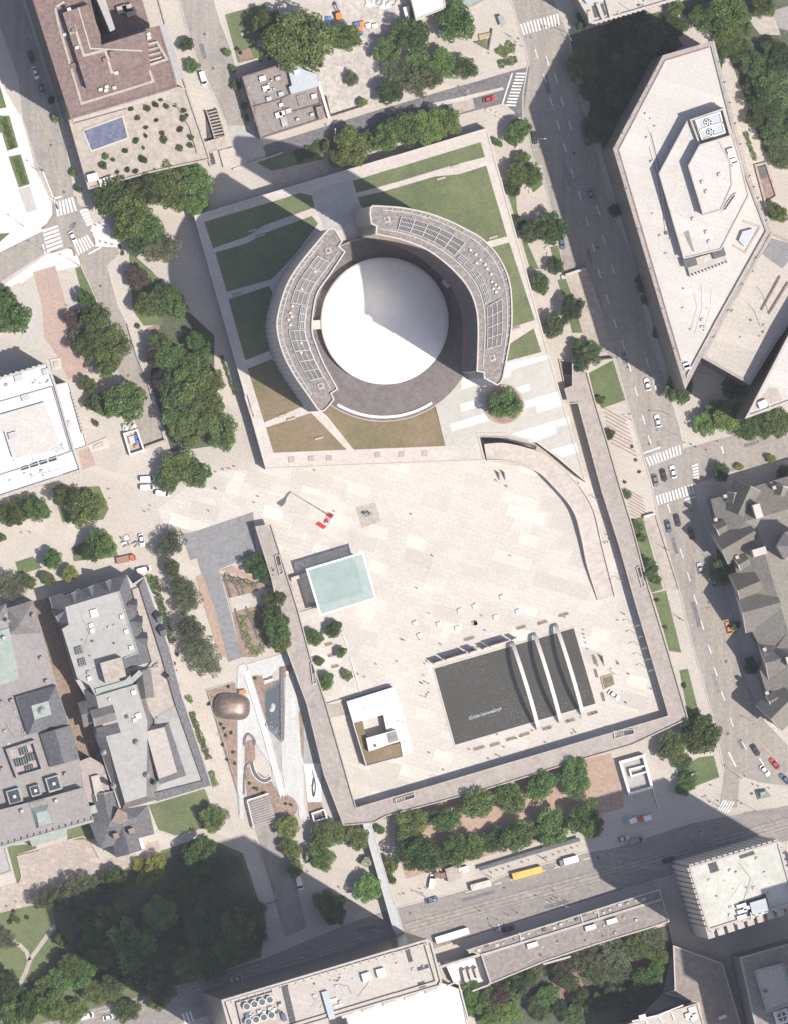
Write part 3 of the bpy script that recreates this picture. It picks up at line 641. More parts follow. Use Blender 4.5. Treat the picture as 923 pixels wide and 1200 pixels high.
for k, (x, y, w_, h_, a) in enumerate(((664, 205, 5, 26, -75), (690, 300, 4, 18, -75), (731, 420, 6, 14, -75), (772, 520, 7, 7, -75), (790, 640, 4, 20, -75), (815, 720, 5, 30, -74), (838, 800, 4, 24, -72), (868, 872, 6, 12, -60), (640, 100, 5, 20, -75), (60, 180, 4, 16, -72), (85, 265, 6, 6, -65), (238, 60, 5, 18, -75), (700, 1012, 5, 30, 16), (560, 1050, 4, 40, 16), (430, 1088, 5, 24, 16), (860, 962, 5, 22, 16), (650, 1060, 4, 26, 16), (340, 1122, 5, 20, 16), (620, 40, 3, 12, -75), (880, 520, 4, 18, 16))):
    c = P(x, y); q = math.radians(a); ux, uy = math.cos(q) * h_ * S / 2, math.sin(q) * h_ * S / 2; vx, vy = -math.sin(q) * w_ * S / 2, math.cos(q) * w_ * S / 2
    zz = z3 - .012; o = mk('asphalt_patch', [(c[0] - ux - vx, c[1] - uy - vy, zz), (c[0] + ux - vx, c[1] + uy - vy, zz), (c[0] + ux + vx, c[1] + uy + vy, zz), (c[0] - ux + vx, c[1] - uy + vy, zz)], [(0, 1, 2, 3)], K['asphalt2' if k % 3 else 'asphaltg'])
    tag(o, 'darker patch of repaired asphalt in the street', None, None, 'structure')
for k, (x, y) in enumerate(((829, 712), (829, 706), (852, 860), (760, 520), (735, 430), (700, 290), (672, 180), (640, 70), (800, 600), (850, 775), (60, 170), (88, 262), (75, 225), (240, 40), (250, 80), (590, 1040), (480, 1070), (700, 1005), (820, 975), (630, 1050), (350, 1125), (880, 930), (118, 335), (150, 440))):
    c = P(x, y); b = B(); b.cyl(c[0], c[1], 0, z3 + .01, .55, n=14); o = b.build('manhole_cover', K['darkmetal'], origin=(c[0], c[1], 0)); tag(o, '', 'manhole'); where(o, 'round dark manhole cover', x, y, 'manhole covers in the streets')
# ------------------------------------------------------------------ city hall: podium, two curved towers, saucer
PH = 7.5
def curve(pl, n):
    """Resample a pixel polyline by arc length with smoothing (Catmull-Rom)."""
    p = [Vector(q) for q in pl]; out = []
    q = [p[0] * 2 - p[1]] + p + [p[-1] * 2 - p[-2]]
    for i in range(1, len(q) - 2):
        for k in range(8):
            t = k / 8; a, b_, c, d = q[i - 1], q[i], q[i + 1], q[i + 2]
            out.append(.5 * (2 * b_ + (c - a) * t + (2 * a - 5 * b_ + 4 * c - d) * t * t + (3 * b_ - 3 * c + d - a) * t ** 3))
    out.append(p[-1]); L = [0]
    for i in range(1, len(out)): L.append(L[-1] + (out[i] - out[i - 1]).length)
    res = []
    for k in range(n):
        s = L[-1] * k / (n - 1); j = 1
        while j < len(L) - 1 and L[j] < s: j += 1
        f = (s - L[j - 1]) / max(1e-6, L[j] - L[j - 1]); v = out[j - 1].lerp(out[j], f); res.append((v.x, v.y))
    return res
podium = [(228, 253), (570, 150), (643, 417), (686, 565), (652, 536), (629, 519), (592, 509), (560, 509), (568, 540), (312, 550)]
hall = building('podium_building', 'square pale stone podium with roof lawns round the white dome', 'podium building', podium, PH, 'lime', 'rim', .5, .35, storey=3.6, win=False)
def top(name, poly, mat, dz=.03): return sheetpart(name, poly, PH + dz, K[mat], hall)
top('roof_lawn', [(413.5, 212), (562.5, 166.5), (567.5, 184), (530, 193.5), (447, 218.5), (418, 226)], 'grass')
top('roof_lawn', [(420, 231), (447, 225), (508, 207), (538, 204), (569, 194), (593.5, 277), (571, 283), (550, 300), (470, 262), (425, 250)], 'grass')
top('roof_lawn', [(575, 290), (596, 284), (626, 375), (598, 384), (590, 330)], 'grass')
top('roof_lawn', Z(540, 380, (262, 105), (390, 22), (432, 150), (245, 200)), 'grass')
top('roof_lawn', [(239.6, 260), (331, 233), (352, 226), (366, 229), (369, 243), (310, 264), (290, 277), (250, 291)], 'grass')
top('roof_lawn', [(252.6, 296), (290, 285), (311, 273), (366, 253), (373, 262), (345, 300), (319, 327), (266, 342)], 'grass')
top('roof_lawn', [(268, 351), (316, 335), (345, 400), (288, 422)], 'grass')
top('roof_lawn', [(290.5, 432), (318.7, 421), (350, 448), (358, 475), (310, 495)], 'grassdry')
top('roof_lawn', [(312, 501), (365, 484), (380, 499), (406.6, 527), (320.8, 530.6)], 'grassdry')
top('roof_lawn', [(374, 480), (384, 488), (415, 527), (521.4, 522.6), (509, 474), (440, 470), (388, 470)], 'grassdry')
top('north_court', [(366, 229), (372, 222), (412, 210), (414, 232), (428, 246), (400, 270), (380, 268)], 'bluecol', .05)
top('striped_plaza', [(521.4, 522.6), (508, 474), (546, 435), (563, 446), (590, 430), (642.5, 418), (684.5, 561), (652, 533), (629, 517), (592, 506), (558, 506), (560, 520)], 'greypave', .03)
for q in (((245, 210), (470, 165), (475, 185), (265, 250), (270, 280), (215, 298)), ((290, 345), (365, 320), (375, 355), (330, 375)), ((340, 415), (530, 360), (550, 440), (410, 480), (400, 440), (345, 455)),
          ((-10, 432), (80, 405), (120, 440), (0, 475)), ((-60, 540), (125, 482), (150, 520), (-50, 580)), ((265, 595), (510, 520), (580, 500), (590, 540), (510, 555), (515, 590), (380, 640), (350, 625)), ((480, 680), (620, 640), (635, 690), (545, 720)), ((0, 305), (30, 262), (120, 290), (140, 310), (0, 355))):
    top('white_stripe', Z(540, 380, *q), 'whitepave', .06)
for x, y in ((342, 538.5), (365, 537.5), (386, 537), (443, 533), (470, 532.5), (497, 531.5)):
    w = P(x, y, PH); b = B(); b.box(w[0], w[1], PH, 1.9, 1.9, .35, .05); b.build('roof_hatch', K['tan'], hall)
# stair slots: low walls frame an uncut floor painted dark as shade
def stair_well(poly, label, z0=0.03, wall=.9, deep='slot'):
    w = ccw(pts(poly, z0 + wall)); c = centroid(w)
    t = thing('stairwell', label, 'stairwell', (c[0], c[1], z0))
    b = B(); b.strip(w, .25, z0, z0 + wall, closed=True); b.build('guard_wall', K['coping'], t)
    mk('shade_floor', [(x, y, z0 + .02) for x, y in inset(w, .1)], [tuple(range(len(w)))], K[deep], t)  # closed floor coloured as the shade of an open stair
    A, Bq, C, D = [Vector(p) for p in w[:4]]
    b = B(); long_ab = (Bq - A).length > (C - Bq).length
    if not long_ab: A, Bq, C, D = Bq, C, D, A
    for k in range(6):
        t0, t1 = k / 12 + .02, k / 12 + .07
        b.prism(ccw([tuple(A.lerp(Bq, t0).lerp(D.lerp(C, t0), .12)), tuple(A.lerp(Bq, t1).lerp(D.lerp(C, t1), .12)), tuple(A.lerp(Bq, t1).lerp(D.lerp(C, t1), .88)), tuple(A.lerp(Bq, t0).lerp(D.lerp(C, t0), .88))]), z0, z0 + .08 + .1 * k)
    b.build('step', K['tan'], t)
    return t
def tower(name, label, outer, inner, tipN, tipS, h, grates, narrow, hvac, hatch):
    n = 64
    O, I = curve(outer, n), curve(inner, n)
    out = O + tipS + I[::-1] + tipN            # pixel outline at roof height
    c = P(*centroid(out), h)
    t = thing(name, label, 'curved tower', (c[0], c[1], PH))
    Ow = pts(O, h); Iw = pts(I, h)
    # ribbed precast rear wall
    b = B(); vs = []; m = 150
    Of = pts(curve(outer, m), h)
    L, R = ribbon(Of, .5)
    side = L if area(pts(out, h)) < 0 else R
    oth = R if side is L else L
    ribs = [(side[i] if (i // 2) % 2 else Of[i]) for i in range(m)]
    vs = [(x, y, PH) for x, y in ribs] + [(x, y, h) for x, y in ribs]
    b.add(vs, [(i, i + 1, m + i + 1, m + i) for i in range(m - 1)])
    b.build('rear_wall', K['rib'], t)
    # end walls
    for nm, pl in (('end_wall', [O[-1]] + tipS + [I[-1]]), ('end_wall', [I[0]] + tipN + [O[0]])):
        w = pts(pl, h); k = len(w)
        vs = [(x, y, PH) for x, y in w] + [(x, y, h) for x, y in w]
        mk(nm, vs, [(i, i + 1, k + i + 1, k + i) for i in range(k - 1)], K['rib'], t)
    # glazed inner wall with floor slabs
    rj = random.Random(len(label)); k = int((h - PH) / 3.5); vs = []   # panes are never quite in one plane
    for j in range(k + 1): vs += [(x + rj.uniform(-.03, .03), y + rj.uniform(-.03, .03), PH + (h - PH) * j / k) for x, y in Iw]
    mk('window_wall', vs, [(j * n + i, j * n + i + 1, (j + 1) * n + i + 1, (j + 1) * n + i) for j in range(k) for i in range(n - 1)], K['bronzeglass'], t)
    b = B(); z = PH + 8
    while z < h - 2:
        b.strip(Iw, .5, z, z + .5); z += 3.5
    o = b.build('floor_slab', K['stone'], t)
    w = ccw(pts(out, h))
    mk('roof', [(x, y, h) for x, y in w], [tuple(range(len(w)))], K['twdeck'], t)
    b = B(); b.strip(w, .5, h - .8, h + .9, closed=True); b.build('coping', K['coping'], t)
    def UV(tt, u):
        f = max(0, min(1, tt)) * (n - 1); i = min(n - 2, int(f)); r = f - i
        a = Vector(Ow[i]).lerp(Vector(Ow[i + 1]), r); c2 = Vector(Iw[i]).lerp(Vector(Iw[i + 1]), r)
        v = a.lerp(c2, u); return (v.x, v.y)
    def arc(t0, t1, u, k=24): return [UV(t0 + (t1 - t0) * j / k, u) for j in range(k + 1)]
    b = B(); b.strip(arc(.02, .98, .80), .28, h, h + .35); b.build('gutter_rail', K['coping'], t)
    b = B(); b.strip(arc(.02, .98, .13), .3, h, h + .2); b.build('gutter_rail', K['metal'], t)
    b = B()
    for j in range(26):
        tt = .02 + .96 * j / 25; b.strip([UV(tt, .03), UV(tt, .11)], .25, h, h + .3)
    b.build('davit_rail', K['coping'], t)
    for (t0, t1, u0, u1, nb) in grates:
        b = B(); poly = arc(t0, t1, u0) + arc(t0, t1, u1)[::-1]
        b.add([(x, y, h + .06) for x, y in poly], [tuple(range(len(poly)))], 0)
        k = int(round((t1 - t0) * 70))
        for j in range(k * 2):
            tt = t0 + (t1 - t0) * j / (k * 2); b.strip([UV(tt, u0), UV(tt, u1)], .16, h + .1, h + .55, 1)
        for uu in (u0, (u0 * .66 + u1 * .34), (u0 * .34 + u1 * .66), u1): b.strip(arc(t0, t1, uu), .2, h + .1, h + .65, 2)
        for j in range(nb + 1):
            tt = t0 + (t1 - t0) * j / nb; b.strip([UV(tt, u0), UV(tt, u1)], .28, h + .1, h + .75, 2)
        b.build('roof_grating', [K['taupe'], K['grating'], K['metal']], t)
    for tt, u in hvac:
        x, y = UV(tt, u); a = random.uniform(-.5, .5)
        b = B(); b.box(x, y, h, .9, .45, .8, a); b.box(x, y, h + .8, .3, .85, .25, a); b.build('fan_unit', K['snow'], t)
    for tt, u in hatch:
        x, y = UV(tt, u); b = B(); b.box(x, y, h, 2.0, 2.0, .5, .3, 0); b.box(x, y, h + .5, 1.2, 1.2, .25, .3, 1); b.build('roof_hatch', [K['coping'], K['brickred']], t)
    return t
tower('curved_tower', 'shorter curved tower west of the white dome, grey striped roof', [(378, 277), (353.4, 307), (338, 331), (328.4, 359), (325, 384), (331.7, 412.5), (344.7, 438.5), (364, 466.7)], [(404.4, 295), (388, 320), (373, 341.7), (367.6, 363), (366, 388), (371, 405), (380, 427), (395.8, 455.8)],
      [(397, 288.6), (401, 283), (393, 269.5), (388.5, 267.8), (384, 270)], [(372, 478.5), (375.5, 481.5), (380, 481.2), (386, 475), (391.4, 468), (388, 461)], 79.5,
      [(.11, .42, .30, .76, 4), (.58, .90, .34, .78, 5), (.43, .57, .62, .78, 3)], None, [(.44, .36), (.48, .34), (.5, .40), (.52, .32), (.55, .38), (.2, .55), (.33, .5), (.66, .6), (.72, .5)], [(.05, .5), (.95, .55)])
tower('curved_tower', 'taller curved tower east of the white dome, grey striped roof', [(443.4, 241.4), (470.5, 243.6), (501, 250), (526.8, 259.6), (546, 269.3), (561.7, 278), (579, 295), (592, 317.5), (597.7, 340), (599, 374), (597, 397), (591, 430)], [(441, 274), (468, 280), (498.7, 292), (522.5, 309), (542, 328.7), (552, 345), (557.5, 362), (559.5, 380), (559.5, 402), (558.4, 434.6)],
      [(442, 264.8), (435.8, 262), (434, 250), (434.5, 243.5), (437, 241.2)], [(588, 444), (585.5, 448.5), (582, 451), (567, 443), (566.4, 436.3)], 99.5,
      [(.10, .40, .30, .72, 5), (.70, .90, .28, .72, 4), (.42, .68, .60, .74, 6)], None, [(.44, .38), (.47, .37), (.5, .38), (.53, .36), (.5, .50), (.55, .38), (.58, .36), (.61, .42), (.63, .36), (.64, .44), (.65, .3), (.66, .4)], [(.045, .45), (.95, .5)])
# entrance disc below the saucer
DC = P(449, 385, PH + 2.5); DR = 109 * S
t = thing('entrance_disc', 'round brown roof ring under the white dome with white curved strip', 'roof', (DC[0], DC[1], PH))
b = B(); b.cyl(DC[0], DC[1], PH, PH + 2.5, DR, n=128); b.build('disc_roof', K['disc'], t)
b = B(); ring = [(DC[0] + (DR - .15) * math.cos(a * math.pi / 64), DC[1] + (DR - .15) * math.sin(a * math.pi / 64)) for a in range(128)]
b.strip(ring, .25, PH + 2.4, PH + 2.7, closed=True); b.build('disc_edge', K['coping'], t)
arc = [(DC[0] + 103.6 * S * math.cos(math.radians(a)), DC[1] + 103.6 * S * math.sin(math.radians(a))) for a in range(-121, -55, 2)]
b = B(); b.strip(arc, .95, PH + 2.5, PH + 3.1); b.build('white_strip', K['snow'], t)
# saucer dome
DZ = 13.5; c = P(450.7, 376, DZ + 1)
t = thing('council_dome', 'smooth white saucer dome between the two curved towers', 'dome', (c[0], c[1], PH + 2.5))
R0 = 74.5 * S; prof = [(9, PH + 2.5), (9.5, PH + 4), (R0 - 3, DZ - .6), (R0 - .4, DZ), (R0, DZ + .5), (R0 - .25, DZ + 1.0)]
for k in range(1, 15):
    a = k / 14; prof.append((max(.02, (R0 - .25) * (1 - a)), DZ + 1.0 + 5.6 * (1 - (1 - a) ** 2.0)))
N = 160; vs = []; fs = []
for r, zz in prof: vs += [(c[0] + r * math.cos(2 * math.pi * i / N), c[1] + r * math.sin(2 * math.pi * i / N), zz) for i in range(N)]
for j in range(len(prof) - 1): fs += [(j * N + i, j * N + (i + 1) % N, (j + 1) * N + (i + 1) % N, (j + 1) * N + i) for i in range(N)]
mk('dome_shell', vs, fs, K['dome'], t, smooth=True)
b = B()
for px0, px1 in (((366, 381), (378, 380)), ((520, 334), (530, 326))):
    b.strip([P(*px0, 14), P(*px1, 14)], 3.2, DZ - .8, DZ + .3)
b.build('link_bridge', K['coping'], t)
# round brick planter with tree (tree follows in the tree list)
t = thing('round_planter', 'round brick planter ring holding a tree on the striped plaza', 'planter', (*P(589.4, 474, PH), PH))
c = P(589.4, 474, PH); ring = [(c[0] + 6.6 * math.cos(a * math.pi / 32), c[1] + 6.6 * math.sin(a * math.pi / 32)) for a in range(64)]
b = B(); b.strip(ring, .7, PH, PH + .7, closed=True); b.build('brick_rim', K['brick'], t)
b = B(); b.cyl(c[0], c[1], PH, PH + .45, 6.3, n=48); b.build('soil', K['soil'], t)
for x, y, a, lab in ((331.7, 486.5, 'n', 'northern planter bench on the west roof path'), (341.4, 491, 's', 'southern planter bench on the west roof path'), (374, 513.5, '', 'planter bench alone on the dry south roof lawn'), (577, 278, '', 'brick bench by the path east of the taller tower'), (604, 385, '', 'lower bench beside the taller tower and roof lawn'), (516, 209, '', 'brick bench south of the zigzag roof path'), (533, 194, '', 'brick bench north of the zigzag roof path'), (296, 270, '', 'shaded brick bench north of the west zigzag path'), (306, 276, '', 'shaded brick bench south of the west zigzag path'), (278, 345, '', 'shaded bench beside the lowest west roof path')):
    w = P(x, y, PH); t = thing('planter_bench', lab, 'bench', (w[0], w[1], PH), math.radians(16), 'benches on the podium roof')
    b = B(); b.box(w[0], w[1], PH, 3.2, .9, .5, 0); o = b.build('planter_box', K['wood'], None)
    o.parent = t; o.data.transform(Matrix.Translation((-w[0], -w[1], -PH)))
    b = B(); b.box(0, -.1, .5, 3.0, .35, .08); b.build('seat_slat', K['coping'], t, local=True)
# curved ramp from square to podium
n = 40
Lr = pts(curve([(568, 539), (594, 541), (626.7, 552), (647, 570), (670, 598), (680, 630), (687, 663), (700, 703)], n))
Rr = pts(curve([(565, 521), (590, 520), (626.7, 529.5), (652, 545), (677.6, 570), (694, 598), (701, 625), (707, 650), (720, 699)], n))
hz = [PH * (1 - max(0, (i / (n - 1) - .06) / .94)) ** .9 + .04 for i in range(n)]
t = thing('curved_ramp', 'curved stone ramp climbing from the square to the podium', 'ramp', (Lr[n // 2][0], Lr[n // 2][1], 0))
vs = [(*Lr[i], 0) for i in range(n)] + [(*Lr[i], hz[i]) for i in range(n)] + [(*Rr[i], hz[i]) for i in range(n)] + [(*Rr[i], 0) for i in range(n)]
fs = [(k * n + i, k * n + i + 1, (k + 1) * n + i + 1, (k + 1) * n + i) for k in range(3) for i in range(n - 1)] + [(0, n, 2 * n, 3 * n), (n - 1, 2 * n - 1, 3 * n - 1, 4 * n - 1)]
mk('ramp_deck', vs, fs, K['rampc'], t)
for ln in (Lr, Rr):
    L, R = ribbon(ln, .35); vs = []; fs = []
    for q in (L, R): vs += [(*q[i], 0) for i in range(n)] + [(*q[i], hz[i] + .95) for i in range(n)]
    for i in range(n - 1): fs += [(i, i + 1, n + i + 1, n + i), (2 * n + i, 2 * n + i + 1, 3 * n + i + 1, 3 * n + i), (n + i, n + i + 1, 3 * n + i + 1, 3 * n + i)]
    fs += [(0, n, 3 * n, 2 * n), (n - 1, 2 * n - 1, 4 * n - 1, 3 * n - 1)]
    mk('ramp_parapet', vs, fs, K['coping'], t)
# raised walkway round the square
WH = 6.0
deck = [(670, 424), (687, 437), (699, 480), (711, 518.7), (726, 571), (740, 616), (758.8, 687), (782, 763), (805, 842), (740, 872.7), (674, 892), (569, 924.7), (453, 956), (438, 964), (403, 967), (380, 907), (360, 825), (336, 760), (318.7, 678), (300, 617.7), (317.6, 614.4), (329.5, 652), (349, 713), (364, 770), (381.7, 823), (417.4, 947), (600, 893), (783, 839), (762, 768), (742, 700), (725, 640), (705, 577), (676.5, 472), (665.7, 473), (661, 456), (670, 452.6)]
w = ccw(pts(deck, WH)); c = centroid(w)
walk = thing('raised_walkway', 'raised concrete walkway running round three sides of the square', 'walkway', (c[0], c[1], 0))
b = B(); b.prism(w, WH - .9, WH, bottom=True); b.build('walkway_deck', K['deck'], walk)
b = B(); b.strip(w, .4, WH - .2, WH + .95, closed=True); b.build('walkway_parapet', K['tan'], walk)
ctr = [(684, 470), (696, 510), (714, 570), (732, 630), (750, 695), (772, 765), (793, 840), (740, 862), (674, 881), (600, 903), (520, 927), (440, 952), (409, 955), (398, 907), (372, 825), (350, 760), (334, 700), (316, 640)]
for p in ctr:
    x, y = P(*p, 0); b = B(); b.box(x, y, 0, 2.2, 1.0, WH - .9, .28); b.build('pier', K['concw'], walk)
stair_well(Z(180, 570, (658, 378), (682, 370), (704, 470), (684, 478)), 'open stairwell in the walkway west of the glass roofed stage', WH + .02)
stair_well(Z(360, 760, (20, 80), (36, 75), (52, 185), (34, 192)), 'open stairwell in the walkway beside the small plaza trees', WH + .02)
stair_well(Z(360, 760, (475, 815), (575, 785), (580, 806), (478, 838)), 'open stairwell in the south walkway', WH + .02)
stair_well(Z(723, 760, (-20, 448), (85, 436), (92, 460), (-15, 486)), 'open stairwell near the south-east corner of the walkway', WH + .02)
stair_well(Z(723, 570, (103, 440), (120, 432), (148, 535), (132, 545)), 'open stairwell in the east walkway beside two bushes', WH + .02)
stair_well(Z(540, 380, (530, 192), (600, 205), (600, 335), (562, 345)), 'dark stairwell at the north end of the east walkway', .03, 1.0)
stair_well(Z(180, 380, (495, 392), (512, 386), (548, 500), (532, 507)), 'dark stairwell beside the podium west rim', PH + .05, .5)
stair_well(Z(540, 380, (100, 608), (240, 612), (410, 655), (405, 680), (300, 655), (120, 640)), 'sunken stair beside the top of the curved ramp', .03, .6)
# reflecting pool, arches, fountain
pool = [(507, 783), (672, 735), (698, 825), (532, 874)]
t = thing('reflecting_pool', 'large dark rectangular reflecting pool under three arches', 'pool', (*P(603, 804), 0))
w = ccw(pts(pool)); mk('water', [(x, y, .08) for x, y in w], [(0, 1, 2, 3)], K['water'], t)
b = B(); b.strip(w, .5, 0, .3, closed=True); b.build('pool_rim', K['coping'], t)
foam = M('fountain_foam', (.62, .62, .61), .2, .8, 3)
b = B()
random.seed(3)
for k in range(260):
    q = random.random(); x, y = P(548.7 + 38 * q + random.gauss(0, .3), 842 - 12 * q + random.gauss(0, .8)); s = random.uniform(.12, .3); b.cyl(x, y, .08, .2 + random.random() * .8, s, s * .2, 5)
o = b.build('fountain_jets', foam, origin=(*P(567, 836), .08)); tag(o, 'long white line of fountain spray in the reflecting pool', 'fountain')
for (a, c), lab in ((((598.5, 752), (630, 855)), 'westernmost thin concrete arch over the pool'), (((624.5, 742), (656, 846.7)), 'middle thin concrete arch over the pool'), (((649.5, 731), (682, 838)), 'easternmost thin concrete arch over the pool')):
    A = Vector(P(*a)); C = Vector(P(*c)); d = (C - A); nrm = Vector((-d.y, d.x)).normalized() * .66
    vs = []; k = 40
    for i in range(k + 1):
        f = i / k; p = A.lerp(C, f); zz = 9.2 * math.sqrt(max(0, 1 - (2 * f - 1) ** 2)) ** 1.1
        for sgn in (1, -1):
            q = p + nrm * sgn; vs += [(q.x, q.y, zz), (q.x, q.y, zz + .75)]
    fs = []
    for i in range(k):
        o0, o1 = i * 4, i * 4 + 4
        fs += [(o0 + 1, o1 + 1, o1 + 3, o0 + 3), (o0, o0 + 2, o1 + 2, o1), (o0, o1, o1 + 1, o0 + 1), (o0 + 2, o0 + 3, o1 + 3, o1 + 2)]
    m = mk('pool_arch', vs, fs, K['lightarch'], origin=(A.x, A.y, 0)); tag(m, lab, 'arch', 'concrete arches over the pool')
# glass roofed stage
g = [(360, 667.5), (425, 648), (440, 701), (376, 720.6)]; gh = 11.0
w = ccw(pts(g, gh)); c = centroid(w)
t = thing('glass_stage', 'stage under a pale green glass canopy on the square', 'stage', (c[0], c[1], 0))
mk('glass_canopy', [(x, y, gh) for x, y in w] + [(x, y, gh + .12) for x, y in w], [(0, 1, 2, 3), (4, 5, 6, 7), (0, 1, 5, 4), (1, 2, 6, 5), (2, 3, 7, 6), (3, 0, 4, 7)], K['glassroof'], t)
b = B(); b.strip(w, .7, gh - .3, gh + .3, closed=True); b.build('canopy_edge', K['snow'], t)
A, Bq, C, D = [Vector(p) for p in w]
b = B()
for k in range(1, 5):
    f = k / 5; b.strip([tuple(A.lerp(Bq, f)), tuple(D.lerp(C, f))], .16, gh - .35, gh - .05); b.strip([tuple(A.lerp(D, f)), tuple(Bq.lerp(C, f))], .16, gh - .35, gh - .05)
b.build('canopy_beam', K['metal'], t)
for i, p in enumerate(inset(w, 1.4)):
    b = B(); b.cyl(p[0], p[1], 0, gh - .3, .28, n=10); b.build('canopy_post', K['snow'], t)
b = B(); b.prism(inset(w, 2.5), 0, 1.1); b.build('stage_floor', K['greypave'], t)
b = B(); b.strip([P(*p, 5) for p in ((366, 712), (440 - 14, 699 - 4))][:2], .3, 1.1, 4.2); b.build('back_screen', K['greyroof'], t)
sheet('stage_terrace', [(340.5, 680), (358, 674), (374, 716), (350, 723)], .3, K['pave2'], 'pale terrace between the walkway and the glass stage')
b = B(); b.strip(pts([(341, 679), (362, 672)]), 1.2, 0, 3.6); tag(b.build('terrace_wall', K['coping'], origin=(*P(350, 676), 0)), 'pale wall linking the walkway to the glass stage', 'wall')
b = B(); b.strip(pts([(350, 722), (376, 715)]), 2.6, 0, .9); tag(b.build('terrace_wall', K['coping'], origin=(*P(362, 718), 0)), 'low broad pale step south of the stage terrace', 'steps')
# white pavilion with roof hole
def V(*p): return Z(360, 760, *p)
t = thing('white_pavilion', 'white roofed pavilion with green roof corner in the square', 'pavilion', (*P(440, 845), 0))
block('white_roof', V((215, 287), (470, 208), (507, 325), (412, 358), (300, 390), (250, 402)), 0, 5.2, 'white', t, 'coping')
block('white_roof', V((412, 358), (507, 325), (575, 568), (515, 586), (500, 500), (480, 440), (430, 445)), 0, 5.2, 'white', t, 'coping')
block('green_roof', V((250, 402), (300, 390), (322, 485), (335, 555), (500, 510), (515, 586), (320, 637)), 0, 4.6, 'grassdry', t, 'coping')
block('upper_room', V((320, 485), (480, 440), (500, 502), (335, 557)), 0, 8.2, 'white', t, 'coping')
block('roof_garden_tray', V((430, 462), (478, 447), (492, 496), (444, 512)), 8.2, 8.5, 'taupe', t, 'coping')
b = B(); b.strip(pts(V((250, 402), (322, 637), (575, 568)), 5.2), .35, 4.6, 5.3); b.build('roof_edge', K['coping'], t)
for p in ((490, 390), (515, 400), (527, 505), (315, 325)): unit('roof_vent', *V(p)[0], 5.2, .7, .5, .4, .3, 'metal', t)
unit('skylight_dome', *V((368, 525))[0], 8.2, .9, .9, .4, .3, 'darkmetal', t)
sheet('pavilion_terrace', V((108, 305), (225, 290), (240, 350), (125, 375)), .3, K['tan'], 'tan link terrace between the walkway and white pavilion')
b = B(); b.strip(pts(V((108, 300), (220, 268), (455, 196))), .5, 0, 1.0); tag(b.build('terrace_wall', K['coping'], origin=(*P(*V((220, 268))[0]), 0)), 'low pale wall north of the white pavilion', 'wall')
# footbridge over the bottom road
p0, p1 = [(426, 966), (434.5, 964)], [(467, 1108), (476, 1104)]
fh = 6.0; w = ccw(pts([p0[0], p0[1], p1[1], p1[0]], fh)); c = centroid(w)
t = thing('footbridge', 'long pale covered footbridge over the bottom road', 'footbridge', (c[0], c[1], 0))
b = B(); b.prism(w, fh - 2.4, fh, bottom=True); b.build('bridge_body', K['metal'], t)
b = B(); b.strip(w, .3, fh - .1, fh + .25, closed=True); b.build('roof_edge', K['coping'], t)
for f in (.12, .5, .78):
    q = Vector((430, 965)).lerp(Vector((471, 1106)), f); x, y = P(q.x, q.y, 3); b = B(); b.box(x, y, 0, 1.0, .8, fh - 2.4, .28); b.build('bridge_pier', K['concw'], t)
b = B()
for k in range(14):
    f = (k + .5) / 14; a = Vector(p0[0]).lerp(Vector(p1[0]), f); d = Vector(p0[1]).lerp(Vector(p1[1]), f); b.strip(pts([tuple(a), tuple(d)], fh), .14, fh, fh + .12)
b.build('roof_seam', K['coping'], t)
# ------------------------------------------------------------------ buildings
def rail(parent, name, lines, w, h0, h1, mat):
    b = B()
    for ln in lines: b.strip(pts(ln, h1), w, h0, h1)
    return b.build(name, K[mat], parent)
# --- hotel
hh = 52
high = [(30, -30), (39, 0), (83.5, 139), (208, 102), (187.6, 30), (173, 33.6), (119, 52), (106, 0), (97, -30)]
t = building('hotel', 'brown flat roofed hotel with pale pipe lines at the top left', 'hotel', high, hh, 'stone', 'brownroof', .5, .3, 'brownroof', 3.4)
block('low_roof', [(106, -30), (106.5, 0), (119.5, 51), (172.5, 33), (176, 30), (158, -30)], hh - 28, hh - 27, 'brownroof', t)
block('stair_slab', Z(0, 0, (510, -40), (560, -40), (625, 158), (598, 172)), hh - 28, hh + 2, 'greyroof', t)
block('roof_step', Z(0, 0, (340, 70), (482, 22), (545, 185), (550, 243), (800, 165), (815, 380), (470, 478)), hh, hh + 4.2, 'brownroof', t)
block('east_ledge', Z(180, 0, (35, 138), (75, 128), (160, 425), (125, 437)), hh - 2, hh + .4, 'greyroof', t)
rail(t, 'pipe_line', [Z(0, 0, (300, 40), (318, 130), (390, 380), (443, 560), (830, 440), (800, 350), (765, 245)), Z(0, 0, (300, 40), (350, 10))], .9, hh, hh + .35, 'tan')
rail(t, 'pipe_line', [Z(0, 0, (375, 150), (405, 145), (455, 300), (570, 272), (605, 390), (630, 395)), Z(0, 0, (380, 180), (408, 170))], 1.0, hh + 4.2, hh + 4.6, 'tan')
rail(t, 'pipe_line', [Z(0, 0, (425, 40), (490, 262), (770, 275))], .5, hh + 4.2, hh + 4.5, 'lime')
rail(t, 'pipe_line', [Z(0, 0, (478, 470), (640, 420), (800, 375))], .25, hh, hh + .3, 'tan')
b = B(); b.strip(pts(Z(0, 0, (770, 248), (850, 228), (905, 320), (800, 355)), hh + 1.2), .9, hh, hh + 1.3, closed=True)
for k in range(3): b.strip(pts(Z(0, 0, (790 + 8 * k, 275 + 27 * k), (865 + 6 * k, 255 + 27 * k)), hh + 1), .7, hh, hh + 1)
b.build('skylight_frame', K['tan'], t)
